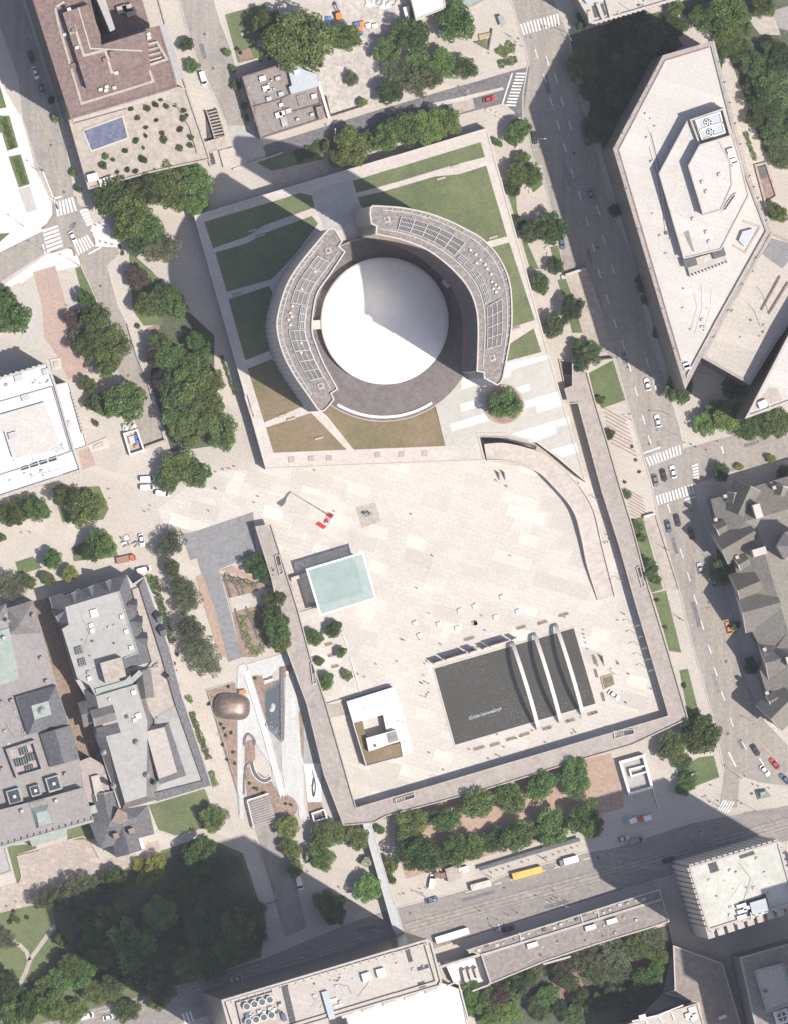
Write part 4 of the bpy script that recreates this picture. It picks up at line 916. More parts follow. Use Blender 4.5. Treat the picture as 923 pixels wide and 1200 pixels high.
for q in ((545, 485), (578, 470), (575, 490), (620, 475), (352, 187), (418, 257), (375, 50), (805, 185), (808, 205), (630, 395)): unit('roof_fan', *Z(0, 0, q)[0], hh + (4.2 if q[1] < 420 and q[0] > 370 else 0), 1.3, 1.0, 1.0, .3, 'snow', t)
for q in ((570, 325), (605, 290), (397, 355), (400, 160)): unit('roof_hatch', *Z(0, 0, q)[0], hh + (4.2 if q[0] != 397 else 0), 1.7, 1.7, 1.2, .3, 'brownroof', t)
for q in ((660, 50), (690, 45), (710, 68)): unit('air_conditioner', *Z(0, 0, q)[0], hh - 27, 3.4, 2.6, 2.2, .3, 'tan', t)
rail(t, 'south_fascia', [Z(0, 0, (395, 652), (640, 585), (923, 505))], 1.2, hh - 6, hh - 1, 'lime')
# --- hotel terrace
TZ = 9
t = building('hotel_terrace', 'pale roof terrace with blue covered swimming pool and round shrubs', 'terrace', [(81, 141), (104, 222), (182, 201), (247, 187), (219, 104), (208, 102)], TZ, 'concw', 'tan', .5, .8, 'tan', win=False)
sheetpart('pool_cover', Z(0, 0, (455, 710), (662, 634), (690, 743), (495, 810)), TZ + .15, K['cover'], t)
rail(t, 'pool_edge', [Z(0, 0, (450, 706), (665, 628), (696, 746), (495, 818), (450, 706))], .6, TZ, TZ + .35, 'coping')
block('pool_hut', Z(0, 190, (470, 70), (525, 55), (540, 95), (480, 110)), TZ, TZ + 2.6, 'white', t, 'coping')
for k in range(4): unit('pergola_frame', *Z(0, 190, (550 + 17 * k, 112 - 6 * k))[0], TZ, 1.6, 2.6, 1.8, .3, 'snow', t)
rail(t, 'terrace_divider', [Z(0, 0, (405, 670), (690, 590)), Z(180, 0, (40, 545), (130, 570), (200, 690), (240, 830))], .4, TZ, TZ + .9, 'tan')
# --- flat office beside the garden
h = 10
t = building('flat_office', 'low flat taupe roofed office with one pale blue metal roof', 'office', Z(180, 0, (480, 415), (722, 338), (752, 338), (815, 378), (886, 398), (895, 480), (923, 640), (580, 750)), h, 'stone', 'taupe', .4, .6, 'brownroof')
block('metal_roof', Z(180, 0, (722, 345), (755, 337), (815, 378), (886, 400), (893, 467), (745, 508), (733, 470), (750, 462)), h, h + 2.6, 'bluemetal', t)
block('stair_head', Z(180, 0, (772, 520), (830, 500), (845, 550), (788, 575)), h, h + .5, 'taupe', t)
block('stair_head', Z(180, 0, (878, 580), (915, 570), (925, 640), (895, 645)), h, h + 2.5, 'stone', t)
rail(t, 'roof_divider', [Z(180, 0, (530, 580), (690, 535), (745, 508)), Z(180, 0, (690, 535), (715, 615), (905, 560))], .35, h, h + .7, 'brownroof')
for q, m, sz in (((590, 425), 'snow', 2.2), ((610, 478), 'snow', 2.4), ((628, 490), 'tan', 1.8), ((625, 535), 'bluemetal', 1.8), ((690, 508), 'bluemetal', 1.8), ((672, 425), 'metal', 1.6), ((690, 567), 'snow', 1.4), ((678, 622), 'snow', 2.4), ((695, 612), 'snow', 2), ((730, 600), 'coping', 2), ((705, 645), 'tan', 2.2), ((710, 670), 'metal', 2), ((868, 520), 'snow', 1.8), ((858, 620), 'bluemetal', 1.4), ((780, 645), 'bluemetal', 1.2), ((775, 390), 'snow', 2)):
    unit('roof_fan', *Z(180, 0, q)[0], h + (2.6 if q == (775, 390) else 0), sz, sz * .8, 1.3, .28, m, t)
b = B(); b.strip(pts(Z(360, 0, (62, 440), (122, 640)), 2), .9, 0, 2.2); tag(b.build('site_wall', K['snow'], origin=(*P(380, 115), 0)), 'white wall between the flat office and the bare gravel site', 'wall')
b = B(); b.strip(pts(Z(360, 0, (125, 630), (300, 575)), 1), .3, 0, 1.8); b.strip(pts(Z(360, 0, (105, 520), (128, 625)), 1), .3, 0, 1.8); tag(b.build('site_fence', K['bark'], origin=(*P(400, 130), 0)), 'thin fence along the south edge of the gravel site', 'fence')
t = building('white_shed', 'white roofed building among the trees at the top edge', 'building', Z(360, 0, (545, -60), (735, -60), (745, 45), (585, 108)), 9, 'coping', 'white', .4, .5, win=False)
block('lean_to', Z(360, 0, (515, 40), (548, 32), (552, 95), (530, 100)), 0, 4, 'white', t, 'coping')
t = building('green_roofed_house', 'pale green metal roofed building cut by the top edge', 'building', [(519, -20), (561, -20), (566, 0), (552, 8), (521, 5)], 7, 'concw', 'copper', .3, .3, 'copper', win=False)
# --- courthouse group
h = 60
main = [(717.7, 174.4), (776, 65), (835.7, 47.7), (872.5, 193), (901.8, 271), (841, 380), (802, 456)]
t = building('pentagon_office', 'large pale roofed office tower with pointed ends and stepped roof', 'office tower', main, h, 'tan', 'whiteroof', 1.5, 1.0, 'deck', 4.0)
rail(t, 'coping_line', [[(724, 175), (778.5, 70.5), (830, 55)], [(724, 176), (797, 423)]], .5, h, h + 1.15, 'brownroof')
rail(t, 'coping_line', [[(835, 50), (871, 193), (899, 271)], [(897, 273), (838, 378), (804, 441)]], .35, h + .9, h + 1.2, 'lime')
b = B()
for a, c in (((717.7, 174.4), (776, 65)), ((717.7, 174.4), (802, 456)), ((835.7, 47.7), (872.5, 193)), ((872.5, 193), (901.8, 271)), ((901.8, 271), (802, 456))):
    for k in range(1, 6):
        q = Vector(a).lerp(Vector(c), k / 6); x, y = P(q.x, q.y, h); b.box(x, y, h + .9, 1.0, .5, .35, random.random())
b.build('window_davit', K['darkmetal'], t)
l1 = [(806, 140), (846.5, 126), (858, 159), (867, 190), (876.5, 229), (844, 292), (801, 302.7), (772, 203)]
block('penthouse', l1, h, h + 6, 'whiteroof', t, 'coping'); rail(t, 'penthouse_coping', [l1 + [l1[0]]], .5, h + 6, h + 6.5, 'lime')
l2 = [(819.4, 170), (841, 163.6), (855, 190), (857, 217), (844, 246), (823.8, 251.8), (806.4, 194.3)]
block('upper_penthouse', l2, h + 6, h + 12, 'whiteroof', t, 'coping'); rail(t, 'penthouse_coping', [l2 + [l2[0]]], .5, h + 12, h + 12.4, 'lime')
b = B(); q = Z(723, 0, (395, 650), (570, 590), (610, 735), (445, 785)); b.strip(pts(q, h + 8), .6, h + 6, h + 9, closed=True); b.build('cooling_screen', K['lime'], t)
block('cooling_unit', Z(723, 0, (430, 655), (550, 615), (575, 715), (462, 752)), h + 6, h + 8.2, 'bluemetal', t)
b = B(); b.strip(pts(Z(723, 0, (424, 652), (553, 608), (580, 716), (458, 757)), h + 8.6), .5, h + 8.2, h + 8.8, closed=True); b.strip(pts(Z(723, 0, (440, 705), (570, 662)), h + 8.6), .5, h + 8.2, h + 8.8); b.build('cooling_pipes', K['snow'], t)
for q in ((490, 662), (505, 715)):
    x, y = P(*Z(723, 0, q)[0], h + 8.3); b = B(); b.cyl(x, y, h + 8.2, h + 8.9, 1.45, n=20, mi=0); b.cyl(x, y, h + 8.9, h + 8.95, 1.25, n=20, mi=1)
    for k in range(3): b.box(x, y, h + 8.96, 2.5, .3, .1, k * 1.05, 0)
    b.build('cooling_fan', [K['snow'], K['black']], roof_of(t))
block('roof_shed', Z(723, 190, (675, 375), (730, 360), (730, 385), (685, 455), (655, 425)), h, h + 2.2, 'bluemetal', t); rail(t, 'shed_ledge', [Z(723, 190, (680, 320), (770, 350), (690, 490), (625, 450))], .7, h, h + .4, 'tan')
block('vent_slit', Z(723, 190, (355, 380), (383, 368), (415, 485), (400, 478)), h + 6.02, h + 6.1, 'olive', t)
q = Z(723, 190, (365, 535), (570, 475), (590, 530), (390, 605)); block('plant_frame', q, h, h + 2.6, 'lime', t, 'tan')
b = B()
for k in range(12):
    a = Vector(q[3]).lerp(Vector(q[2]), k / 11); x, y = P(a.x, a.y, h + 2); b.box(x, y, h, .35, 2.2, 2.4, .3)
b.build('louvre', K['metal'], t)
for p in ((392, 543), (545, 492)): unit('plant_tank', *Z(723, 190, p)[0], h + 2.6, 4.5, 3, 1.6, .3, 'darkmetal', t)
for p in ((458, 108), (480, 160), (480, 378), (495, 430), (408, 308), (550, 68)): unit('roof_vent', *Z(723, 190, p)[0], h + (12 if p[1] < 200 else 6), 1.1, 1.1, 1, .3, 'metal', t)
for p in ((610, 815), (625, 870), (635, 885), (615, 840)): unit('roof_tank', *Z(723, 0, p)[0], h + 6, 2.4, 1.6, 1.8, .3, 'snow', t)
for k in range(7): unit('pipe_rack', *Z(723, 190, (575 + 9 * k, 258 - 13 * k))[0], h + 6, 2.2, .8, .9, .6, 'metal', t)
for p in ((370, 222), (376, 232)): unit('tip_unit', *Z(723, 380, p)[0], h, 2.2, 1.6, 1.6, .3, 'snow', t)
sheetpart('tip_deck', Z(723, 380, (325, 212), (380, 200), (398, 265), (365, 340)), h + .05, K['tan'], t)
hw = 47
t = building('office_wing', 'lower beige roofed wing between the two pointed office towers', 'office wing', [(903, 272), (841, 380.5), (821.6, 419), (878, 451), (908, 402), (945, 350), (945, 292)], hw, 'tan', 'beigeroof', .9, .8, 'deck', 4.0)
block('recess_shade_tray', Z(723, 190, (785, 500), (835, 412), (990, 460), (890, 575)), hw, hw + .3, 'asphaltg', t, 'deck')  # grey panel painted for a roof recess lying in shadow
for k in range(17):
    for a, c in (((875, 622), (780, 795)), ((918, 655), (820, 815))):
        q = Vector(a).lerp(Vector(c), k / 16); unit('roof_vent', *Z(723, 190, (q.x, q.y))[0], hw, .75, .75, .7, .5, 'brownroof', t)
ht = 59
t = building('triangle_office', 'pale roofed triangular office tower cut by the right edge', 'office tower', [(872.3, 490.5), (908, 422), (923, 393), (960, 330), (1040, 330), (1040, 440), (923, 472)], ht, 'tan', 'whiteroof', .8, .9, 'lime', 4.0)
b = B(); b.strip(pts(Z(723, 380, (735, 430), (800, 408), (820, 440), (822, 462), (705, 495)), ht), .5, ht, ht + 1, closed=True); b.build('tip_wall', K['lime'], t)
unit('white_tank', *Z(723, 380, (782, 432))[0], ht, 3, 2.4, 2.2, .4, 'snow', t); sheetpart('roof_stain_deck', Z(723, 380, (815, 340), (870, 350), (890, 410), (740, 460), (720, 470)), ht + .04, K['tan'], t)
# --- top right block
h = 36
t = building('beige_office', 'beige roofed office with open columned bay at the top edge', 'office', [(676, -30), (677, 0), (693, 28), (697, 27.5), (798, -2), (790, -30)], h, 'lime', 'beigeroof', .8, 1.0, 'lime', 3.8)
for q in ((720, 50), (760, 40)): block('light_slot', Z(540, 0, (q[0] - 15, q[1] - 15), (q[0] + 5, q[1] - 22), (q[0] + 25, q[1] + 40), (q[0] + 2, q[1] + 48)), h, h + .3, 'slot', t)
rail(t, 'roof_beam', [Z(540, 0, (690, 60), (700, 125)), Z(540, 0, (735, 15), (770, 105)), Z(540, 0, (785, -10), (812, 95))], 1.3, h, h + 1.8, 'lime'); block('plant_cap', Z(540, 0, (650, -20), (770, -30), (770, 5), (680, 22)), h, h + 2.5, 'bluemetal', t)
b = B()
for k in range(18):
    q = Vector((698, 27.5)).lerp(Vector((795, -1.5)), k / 17); x, y = P(q.x, q.y, h); b.box(x, y, h - 3, .7, .7, 3.6, .29)
b.build('cornice_block', K['lime'], t)
# --- white crenellated building
h = 22
out = [(-30, 453), (0, 444), (56, 426.6), (60.5, 437), (65, 451.5), (73, 449), (81, 448), (103, 523), (87, 528), (95, 551), (0, 582), (-30, 591)]
t = thing('crenellated_building', 'white roofed stone building with toothed parapets at the left edge', 'building', (*P(35, 505), 0))
def crenel(line, z, n):
    b = B()
    for k in range(n):
        f = (k + .5) / n * (len(line) - 1); i = min(len(line) - 2, int(f)); q = Vector(line[i]).lerp(Vector(line[i + 1]), f - i); x, y = P(q.x, q.y, z); b.box(x, y, z - 3, 1.0, 1.0, 4.2, .29)
    return b.build('battlement', K['lime'], t)
m1 = [(-30, 453), (0, 444), (56, 426.6), (60.5, 437), (65, 451.5), (87, 528), (95, 551), (0, 582), (-30, 591)]
block('main_roof', m1, 0, h, 'white', t, 'lime'); block('east_roof', [(65.3, 451.5), (81, 448), (103, 523), (87.2, 527.7)], 0, h - 5, 'white', t, 'lime')
windows(t, ccw(pts(m1, h)), 1, h - 2, 4.2)
rail(t, 'parapet', [[(-30, 453), (0, 444), (56, 426.6), (65, 451.5), (87, 528), (95, 551), (0, 582), (-30, 591)]], .8, h, h + 1.1, 'lime')
rail(t, 'parapet', [[(65.3, 451.5), (81, 448), (103, 523), (87, 528)]], .5, h - 5, h - 4.2, 'lime')
rail(t, 'roof_step', [[(-20, 474), (0, 471), (62, 453)], [(62, 453), (84, 529), (62, 537), (0, 557)]], .4, h, h + .7, 'greyroof')
block('raised_roof', [(-10, 489), (0, 486), (52.5, 471), (73, 527), (15, 536), (5, 505), (-10, 508)], h, h + 1.4, 'whiteroof', t, 'lime')
crenel([(-10, 446), (0, 443), (56, 425.8)], h, 17); crenel([(96, 552), (0, 583)], h, 26); crenel([(84.5, 460), (98, 508)], h - 5, 12)
b = B(); q = Z(0, 380, (110, 782), (310, 722)); b.strip(pts(q, h + .5), 1.5, h, h + .35, mi=0)
for k in range(5): f = Vector(q[0]).lerp(Vector(q[1]), k / 4); x, y = P(f.x, f.y, h + .5); b.box(x, y, h + .35, .4, 1.7, .3, .3, 1)
b.build('skylight_strip', [K['glass'], K['snow']], t)
for q in ((140, 395), (70, 600), (325, 670), (255, 255), (103, 290), (365, 545)): unit('roof_hatch', *Z(0, 380, q)[0], h + (1.4 if q[1] in (600,) else -5 if q[1] == 545 else 0), 3.0, 2.2, 1.0, .29, 'metal', t)
for q in (((75, 725), (165, 700), (178, 750), (85, 780)), ((170, 692), (210, 680), (225, 730), (182, 745)), ((215, 685), (255, 673), (268, 725), (225, 735)), ((232, 808), (335, 780), (340, 812), (240, 840))): block('roof_panel', Z(0, 380, *q), h, h + .5, 'white', t, 'greyroof')
for q, lab in ((((270, 190), (330, 180), (335, 240), (285, 250)), 'white stone steps at the north-east corner of the toothed building'), (((475, 655), (580, 610), (595, 665), (490, 695)), 'pale stone steps east of the toothed white building')):
    c = centroid(Z(0, 380, *q)); s = thing('steps', lab, 'steps', (*P(*c), 0)); block('step', Z(0, 380, *q), 0, .5, 'coping', s); block('upper_step', [((x + c[0]) / 2, (y + c[1]) / 2) for x, y in Z(0, 380, *q)], .5, .9, 'lime', s)
# --- old city hall (right)
eave, flat_ = 17, 25
t = thing('gabled_city_hall', 'huge slate roofed stone hall with many gables at the right edge', 'hall', (*P(900, 720), 0))
body = [(832, 585), (960, 547), (1010, 800), (925, 846), (908, 848), (889.5, 786), (896, 769), (877, 734), (867, 697), (862, 664), (857, 645), (847, 644)]
block('wall', body, 0, eave, 'stone', t); windows(t, ccw(pts(body, eave)), 1, eave - 1, 4.6, out=.08)
vs = {'a': (832, 585, eave), 'b': (960, 547, eave), 'n0': (873, 611, flat_), 'n1': (960, 586, flat_), 'r': (861, 604, flat_ + 2), 'w0': (886.6, 618, flat_), 'w1': (910.5, 700, flat_), 'w2': (923, 740, flat_), 'w3': (940, 800, flat_), 'e': (847, 644, eave), 'f': (857, 645, eave), 'g': (867, 697, eave), 'h': (877, 734, eave), 'i': (896, 769, eave), 'j': (889.5, 786, eave), 'k': (908, 848, eave), 'l': (925, 846, eave), 'm': (960, 800, eave), 'n2': (960, 780, flat_)}
ky = list(vs); V3 = [PZ(*vs[q]) for q in ky]; ix = lambda s: tuple(ky.index(q) for q in s.split())
b = B(); b.add(V3, [ix('a b n1 n0'), ix('a n0 e'), ix('e n0 w0 f'), ix('f w0 w1 g'), ix('g w1 w2 h'), ix('h w2 i'), ix('i w2 w3 k j'), ix('k w3 m l')], 0)
b.add(V3, [ix('n0 n1 n2 w3 w2 w1 w0')], 1); b.build('roof', [K['oldslate'], K['olive']], t)
for a, c, w_, z0_, z1_, m, lab in (((879, 570), (864, 603), 11, eave, 29, 'olive', 0), ((846, 644), (884, 622), 12, eave, 29, 'olive', 0), ((864, 692), (890, 681), 12, eave - 1, 28, 'olive', 0), ((870, 718), (914, 706), 15, eave, 28, 'oldslate', 0), ((897, 777), (928, 768), 14, eave, 28, 'oldslate', 0), ((903, 842), (930, 815), 13, eave, 28, 'olive', 0)):
    gable('cross_gable', a, c, w_, z0_, z1_, m, 'lime', t)
for a, c in (((860, 578), (858, 590)), ((917, 570), (914, 581)), ((840, 621), (851, 615)), ((865, 662), (877, 655)), ((897, 767), (908, 764)), ((901, 822), (911, 817))):
    gable('dormer', a, c, 4.5, 20, 24, 'olive', 'snow', t)
for p in ((848, 581.5), (905.5, 571.5), (837, 609), (862, 653), (894, 761), (897, 812)): unit('pinnacle', *p, eave, 1.2, 1.2, 5, .3, 'lime', t)
for p, s in (((884.5, 599), (2.6, 5)), ((886.5, 646.5), (4.8, 2.6)), ((922, 774), (2.4, 3))): unit('chimney', *p, 20, *s, 12, .29, 'coping', t)
x, y = P(929, 640, 44); b = B(); b.cyl(x, y, 20, 42, 5.4, n=6, mi=0); b.cyl(x, y, 42, 49, 5.8, .2, 6, 1); b.build('stair_turret', [K['stone'], K['pinkroof']], t)
# --- slate hall with light grey roof (centre left)
t = thing('grey_roofed_hall', 'slate edged hall with large light grey flat roof and skylights', 'hall', (*P(140, 790), 0))
foot = [(58, 700), (148.6, 673), (156, 684), (170.4, 675), (186, 715), (199, 756), (213, 811), (249, 921.5), (184, 941), (141, 949), (113, 865), (100, 815), (89, 797), (71, 736), (66, 727)]
block('wall', foot, 0, 12, 'lime', t, 'lime'); windows(t, ccw(pts(foot, 12)), .5, 11.5, 4.5)
mansard('mansard_roof', [(58.4, 700), (148.6, 672.7), (179, 775), (146, 785), (118, 795), (89.4, 797), (71, 736), (66, 727)], 12, [(76.8, 711.4), (140, 692.4), (162, 765), (142, 770.5), (118, 778), (91, 794.5), (73, 737), (81, 732)], 18.5, 'slate', 'greyroof', t)
block('grey_terrace', [(91, 794.5), (118, 778), (126, 775), (143, 800), (112, 815), (105, 803)], 12, 18.3, 'greyroof', t, 'slate')
block('east_terrace', [(155, 691), (165, 687), (180, 739), (199, 800), (213, 850), (180, 842), (160, 802), (178, 775)], 12, 13.2, 'tan', t)
for a, c, d, e in (((170.4, 675), (199, 756), (190, 770), (163.5, 687)), ((199, 756), (213, 811), (206, 826), (190, 770)), ((213, 811), (249.3, 921.4), (237.5, 915), (206, 826))):
    b = B(); b.add([PZ(*a, 11.6), PZ(*c, 11.6), PZ(*d, 14.5), PZ(*e, 14.5)], [(0, 1, 2, 3)]); b.add([PZ(*e, 14.5), PZ(*d, 14.5), PZ(d[0] - .8, d[1], 13), PZ(e[0] - .8, e[1], 13)], [(0, 1, 2, 3)]); b.build('east_slope', K['slate'], t)
b = B(); b.add([PZ(249.3, 921.4, 11.6), PZ(184, 941, 11.6), PZ(182, 929, 14.5), PZ(237.5, 915, 14.5)], [(0, 1, 2, 3)]); b.build('south_slope', K['slate'], t)
mansard('courtyard_roof', [(181, 842), (206, 826), (238, 915), (182, 930), (186, 912)], 13.4, [(186, 850), (199, 846), (226, 908), (190, 918), (188, 905)], 14.2, 'greyroof', 'greyroof', t)
mansard('court_block', [(166, 852), (198, 846), (219, 909), (186, 920)], 14.1, [(171, 857.5), (193, 852), (208, 905), (186.5, 912.8)], 17.0, 'slate', 'beigeroof', t)
mansard('long_roof', [(98, 808), (166, 795), (180, 844), (188, 936), (143, 949), (113, 866), (106, 838)], 12, [(112.7, 816), (160, 802), (173, 844.5), (172, 933), (147, 941), (124.6, 864), (119, 842)], 17.2, 'slatebrown', 'greyroof', t)
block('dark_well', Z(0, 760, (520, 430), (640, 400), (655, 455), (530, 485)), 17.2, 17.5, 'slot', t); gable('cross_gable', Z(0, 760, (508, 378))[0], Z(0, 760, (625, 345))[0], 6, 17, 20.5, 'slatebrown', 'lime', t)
gable('cross_gable', Z(0, 760, (770, 120))[0], Z(0, 760, (790, 270))[0], 7, 13, 19, 'slatebrown', 'slatebrown', t); gable('cross_gable', (96.5, 838), (112, 834), 9, 11, 17, 'slatebrown', 'slatebrown', t)
block('lift_house', [(117.6, 777), (143, 770), (148.4, 792.4), (124, 800.5)], 18, 23.5, 'tan', t, 'tan')
rail(t, 'copper_gutter', [Z(0, 760, (520, 232), (710, 178), (765, 125))], 1.8, 17, 19.2, 'copper'); rail(t, 'copper_gutter', [[(139.5, 692.5), (162, 765), (146, 771)]], .4, 18.4, 18.9, 'copper'); rail(t, 'copper_gutter', [Z(180, 760, (0, 95), (30, 80)), Z(0, 760, (775, 115), (860, 98)), Z(180, 760, (20, 375), (95, 400))], .5, 13.2, 14.2, 'copper')
for a, c in (((84, 696), (88.5, 706.5)), ((104, 689), (108.5, 700)), ((124.5, 682), (129, 694)), ((66, 722), (76, 716)), ((161, 709), (150, 709)), ((167, 729), (153, 728)), ((173, 748), (159, 748.5)), ((189, 722), (184, 724)), ((194, 738), (188, 740)), ((199, 812 - 20), (196, 795))):
    gable('dormer', a, c, 4.2, 13.5, 18.2, 'slate', 'copper', t)
for p, s, m in (((110.5, 718.5), 2.6, 'snow'), ((107, 733), 1.5, 'snow'), ((108.5, 739), 1.5, 'snow'), ((143, 722.5), 1.4, 'snow'), ((148.3, 740), 1.4, 'snow'), ((154, 759), 1.4, 'snow'), ((157, 811.5), 1.6, 'snow'), ((162.5, 839), 1.9, 'snow'), ((158, 844), 1.2, 'snow'), ((105, 795), 1.4, 'snow'), ((104, 788), 1.2, 'copper'), ((128.5, 819.5), .9, 'metal'), ((149, 840), 1.1, 'darkmetal')):
    unit('roof_hatch', *p, 18.5 if p[1] < 800 else 17.2, s, s, .9, .29, m, t)
for p in ((160.5, 870), (172.5, 908.5), (121.5, 881.5), (133, 921), (183.5, 918.5)):
    x, y = P(*p, 17); b = B(); b.cyl(x, y, 14, 18.5, .9, n=8); b.cyl(x, y, 18.5, 20, 1.1, .2, 8); b.build('copper_ventilator', K['copper'], t)
for p in ((92.5, 762), (96.5, 776)):
    x, y = P(*p, 19); b = B(); b.box(x, y, 18.5, 2.6, 2.6, .7, .29, 0)
    for k in (-1, 0, 1): b.box(x + k * .8, y + k * .23, 19.2, .15, 2.5, .15, .29, 1); b.box(x - k * .23, y + k * .8, 19.2, 2.5, .15, .15, .29, 1)
    b.build('grid_skylight', [K['glass'], K['copper']], t)
# --- west hall
t = thing('hip_roofed_hall', 'older hall of many hipped slate roofs at the left edge', 'hall', (*P(45, 850), 0))
foot = [(-40, 726), (8.5, 713), (39, 703.5), (49, 742), (56.6, 769), (66, 802), (80.7, 846.5), (93.7, 889.5), (97, 924), (35, 941), (0, 949), (-40, 960)]
block('wall', foot, 0, 12, 'lime', t, 'mauve'); b = B()
w = ccw(pts(foot, 12.1)); mk('main_roof', [(x, y, 12.15) for x, y in w], [tuple(range(len(w)))], K['mauve'], t)
mansard('north_hip', [(8.5, 713), (39, 703.5), (49, 742), (11, 744)], 12.1, [(24, 729), (26, 728.5), (27, 731), (25, 731.5)], 16, 'slatebrown', 'slatebrown', t); mansard('north_hip', [(-25, 722), (7.5, 707), (9, 716), (-3, 735)], 12.1, [(-4, 722), (-1, 721), (0, 723), (-2, 724)], 15, 'slatebrown', 'slatebrown', t)
block('copper_deck', [(-10, 742), (11, 735.5), (23, 796), (-10, 806)], 12.1, 12.7, 'copper', t); block('copper_deck', [(-10, 770), (2, 768), (3.5, 790), (-10, 794)], 12.7, 13.4, 'copper', t)
block('hip_base', [(19, 817), (66, 803), (80, 847), (33, 861)], 12.1, 14.5, 'mauve', t); mansard('hip_roof', [(19.5, 817), (66, 803), (80, 847), (33, 861.5)], 14.5, [(37, 827), (57, 821.5), (61, 837), (41, 843.7)], 20, 'slate', 'copper', t); x, y = P(49, 832.5, 21); b = B(); b.cyl(x, y, 20, 22, 1.6, .3, 8); b.build('finial', K['copper'], t)
block('gable_base', [(48, 861), (83, 850), (93.5, 889.5), (59.5, 899)], 12.1, 13.6, 'mauve', t)
b = B(); b.add([PZ(47, 860.5, 13.6), PZ(65, 855, 19), PZ(75.3, 894.4, 19), PZ(59, 899, 13.6), PZ(83, 850, 13.6), PZ(93.7, 889.5, 13.6)], [(0, 1, 2, 3), (1, 4, 5, 2), (0, 4, 1), (3, 2, 5)]); b.build('gable_roof', K['slate'], t)
q = [(9, 879), (40, 869), (50.7, 902), (21, 910.5)]; b = B(); b.strip(pts(q, 14.5), 1.0, 12.1, 14.9, closed=True); b.build('court_wall', K['mauve'], t); sheetpart('court_floor', q, 12.3, K['pinkroof'], t)
for p in ((28, 879.5), (28, 892), (19.5, 894), (36, 887.5), (35, 901)):
    x, y = P(*p, 13); b = B(); b.box(x, y, 12.3, 3.0, 2.6, .7, .29, 0)
    for k in (-1, 0, 1): b.box(x + k * .9, y + k * .26, 13, .14, 2.5, .12, .29, 1)
    b.build('court_skylight', [K['glass'], K['copper']], t)
SP = 17.5; sb = [(-40, 960), (0, 949), (35, 940), (97, 923), (104, 940), (110, 961), (3, 992), (-20, 1000)]
block('south_block', sb, 0, SP, 'mauve', t, 'lime'); rail(t, 'copper_cornice', [[(-10, 996), (3, 992.5), (110, 961.5)]], 1.0, SP - .6, SP + .5, 'copper'); block('portico_roof', [(35, 984), (77, 972), (80, 980), (38, 992)], 0, 9, 'copper', t, 'lime')
b = B()
for k in range(15): f = Vector((4, 991)).lerp(Vector((108, 960.5)), k / 14); x, y = P(f.x, f.y - 1.5, SP); b.box(x, y, SP, .5, .9, 1.0, .29)
b.build('parapet_post', K['stone'], t)
mansard('copper_lantern', [(36, 947), (57, 942), (62.7, 965), (43, 971)], SP, [(43, 953), (55.5, 949.5), (62, 964), (46, 969)], SP + 2.4, 'copper', 'copper', t); block('lantern_deck', [(34.5, 941.5), (52.5, 936.5), (55, 942), (36.5, 946.5)], SP, SP + .4, 'taupe', t)
for p in ((17.5, 933.5), (42, 926.7), (63.5, 918.5)):
    x, y = P(*p, 15); s = 5.0 if p[0] != 42 else 3.6; b = B(); b.box(x, y, 12.1, s, s * 1.05, 2.8, .29, 0); b.box(x, y, 14.9, s * .75, s * .8, .5, .29, 1); b.box(x, y, 15.4, 1, 1, .4, .29, 2); b.build('roof_lantern', [K['copper'], K['glass'], K['snow']], t)
for p, z_ in (((66, 938.5), SP), ((26, 950.5), SP), ((39, 721), 14), ((10, 728), 14), ((5, 747.5), 13), ((48.5, 771), 12), ((55, 798), 12.2), ((77, 907), 12.2), ((3, 901), 12.2), ((2, 823), 12.2), ((14, 821), 12.2)): unit('chimney', *p, z_, 1.2, 1.0, 1.7, .29, 'coping' if p[0] in (66, 26, 5) else 'mauve', t)
block('annex_roof', [(93.8, 892), (106, 887), (118, 882 + 12), (124, 900), (130, 932), (113, 941), (104, 940), (97.5, 923)], 0, 10, 'pinkroof', t, 'lime'); block('annex_box', [(107, 910), (116, 908), (121, 925), (128, 930), (114, 940), (111, 930)], 10, 12, 'beigeroof', t, 'pinkroof'); block('copper_hatch', [(102, 946), (112, 943), (115, 952), (105, 955)], 10, 13.5, 'copper', t)
# --- hip roofed pavilion
t = thing('grey_pavilion', 'grey hip roofed pavilion with cross gable beside the cobbled court', 'pavilion', (*P(145, 970), 0)); fp = [(106.5, 965), (115, 942), (173.5, 944), (181, 977), (118.5, 994)]
block('wall', fp, 0, 10.5, 'snow', t); mansard('hip_roof', [(106, 964.5), (115, 941), (174, 943.5), (181.6, 977.3), (118, 994.8)], 10.5, [(128, 968), (130, 962), (160, 958), (161, 961), (131, 971)], 15.5, 'slate', 'slate', t)
gable('cross_gable', (152.5, 1001), (143, 967), 9.5, 10, 15.2, 'slate', 'snow', t); block('gable_wall', [(136, 986), (165, 978), (170.5, 994), (137, 1004)], 0, 9.9, 'snow', t); gable('cross_gable', (122, 930), (128, 962), 8, 10.5, 14.5, 'slate', 'lime', t)
block('light_well', Z(0, 940, (605, 105), (640, 35), (690, 60), (690, 100), (650, 120)), 14, 15.9, 'stone', t, 'stone')
for p in ((135.5, 979), (153.5, 973.5)): unit('chimney', *p, 12, 2, 1.8, 6, .29, 'stone', t)
building('pale_lodge', 'pale grey roofed lodge at the left edge beside the court', 'lodge', [(-40, 1004), (6, 991), (14, 1021), (-40, 1040)], 8, 'snow', 'greyroof', .4, .4, 'copper', win=False)
b = B(); b.strip(pts(Z(0, 940, (105, 440), (120, 400), (95, 295), (215, 265))), .5, 0, .7); tag(b.build('court_balustrade', K['tan'], origin=(*P(25, 1010), 0)), 'low stone balustrade on the west side of the cobbled court', 'balustrade')
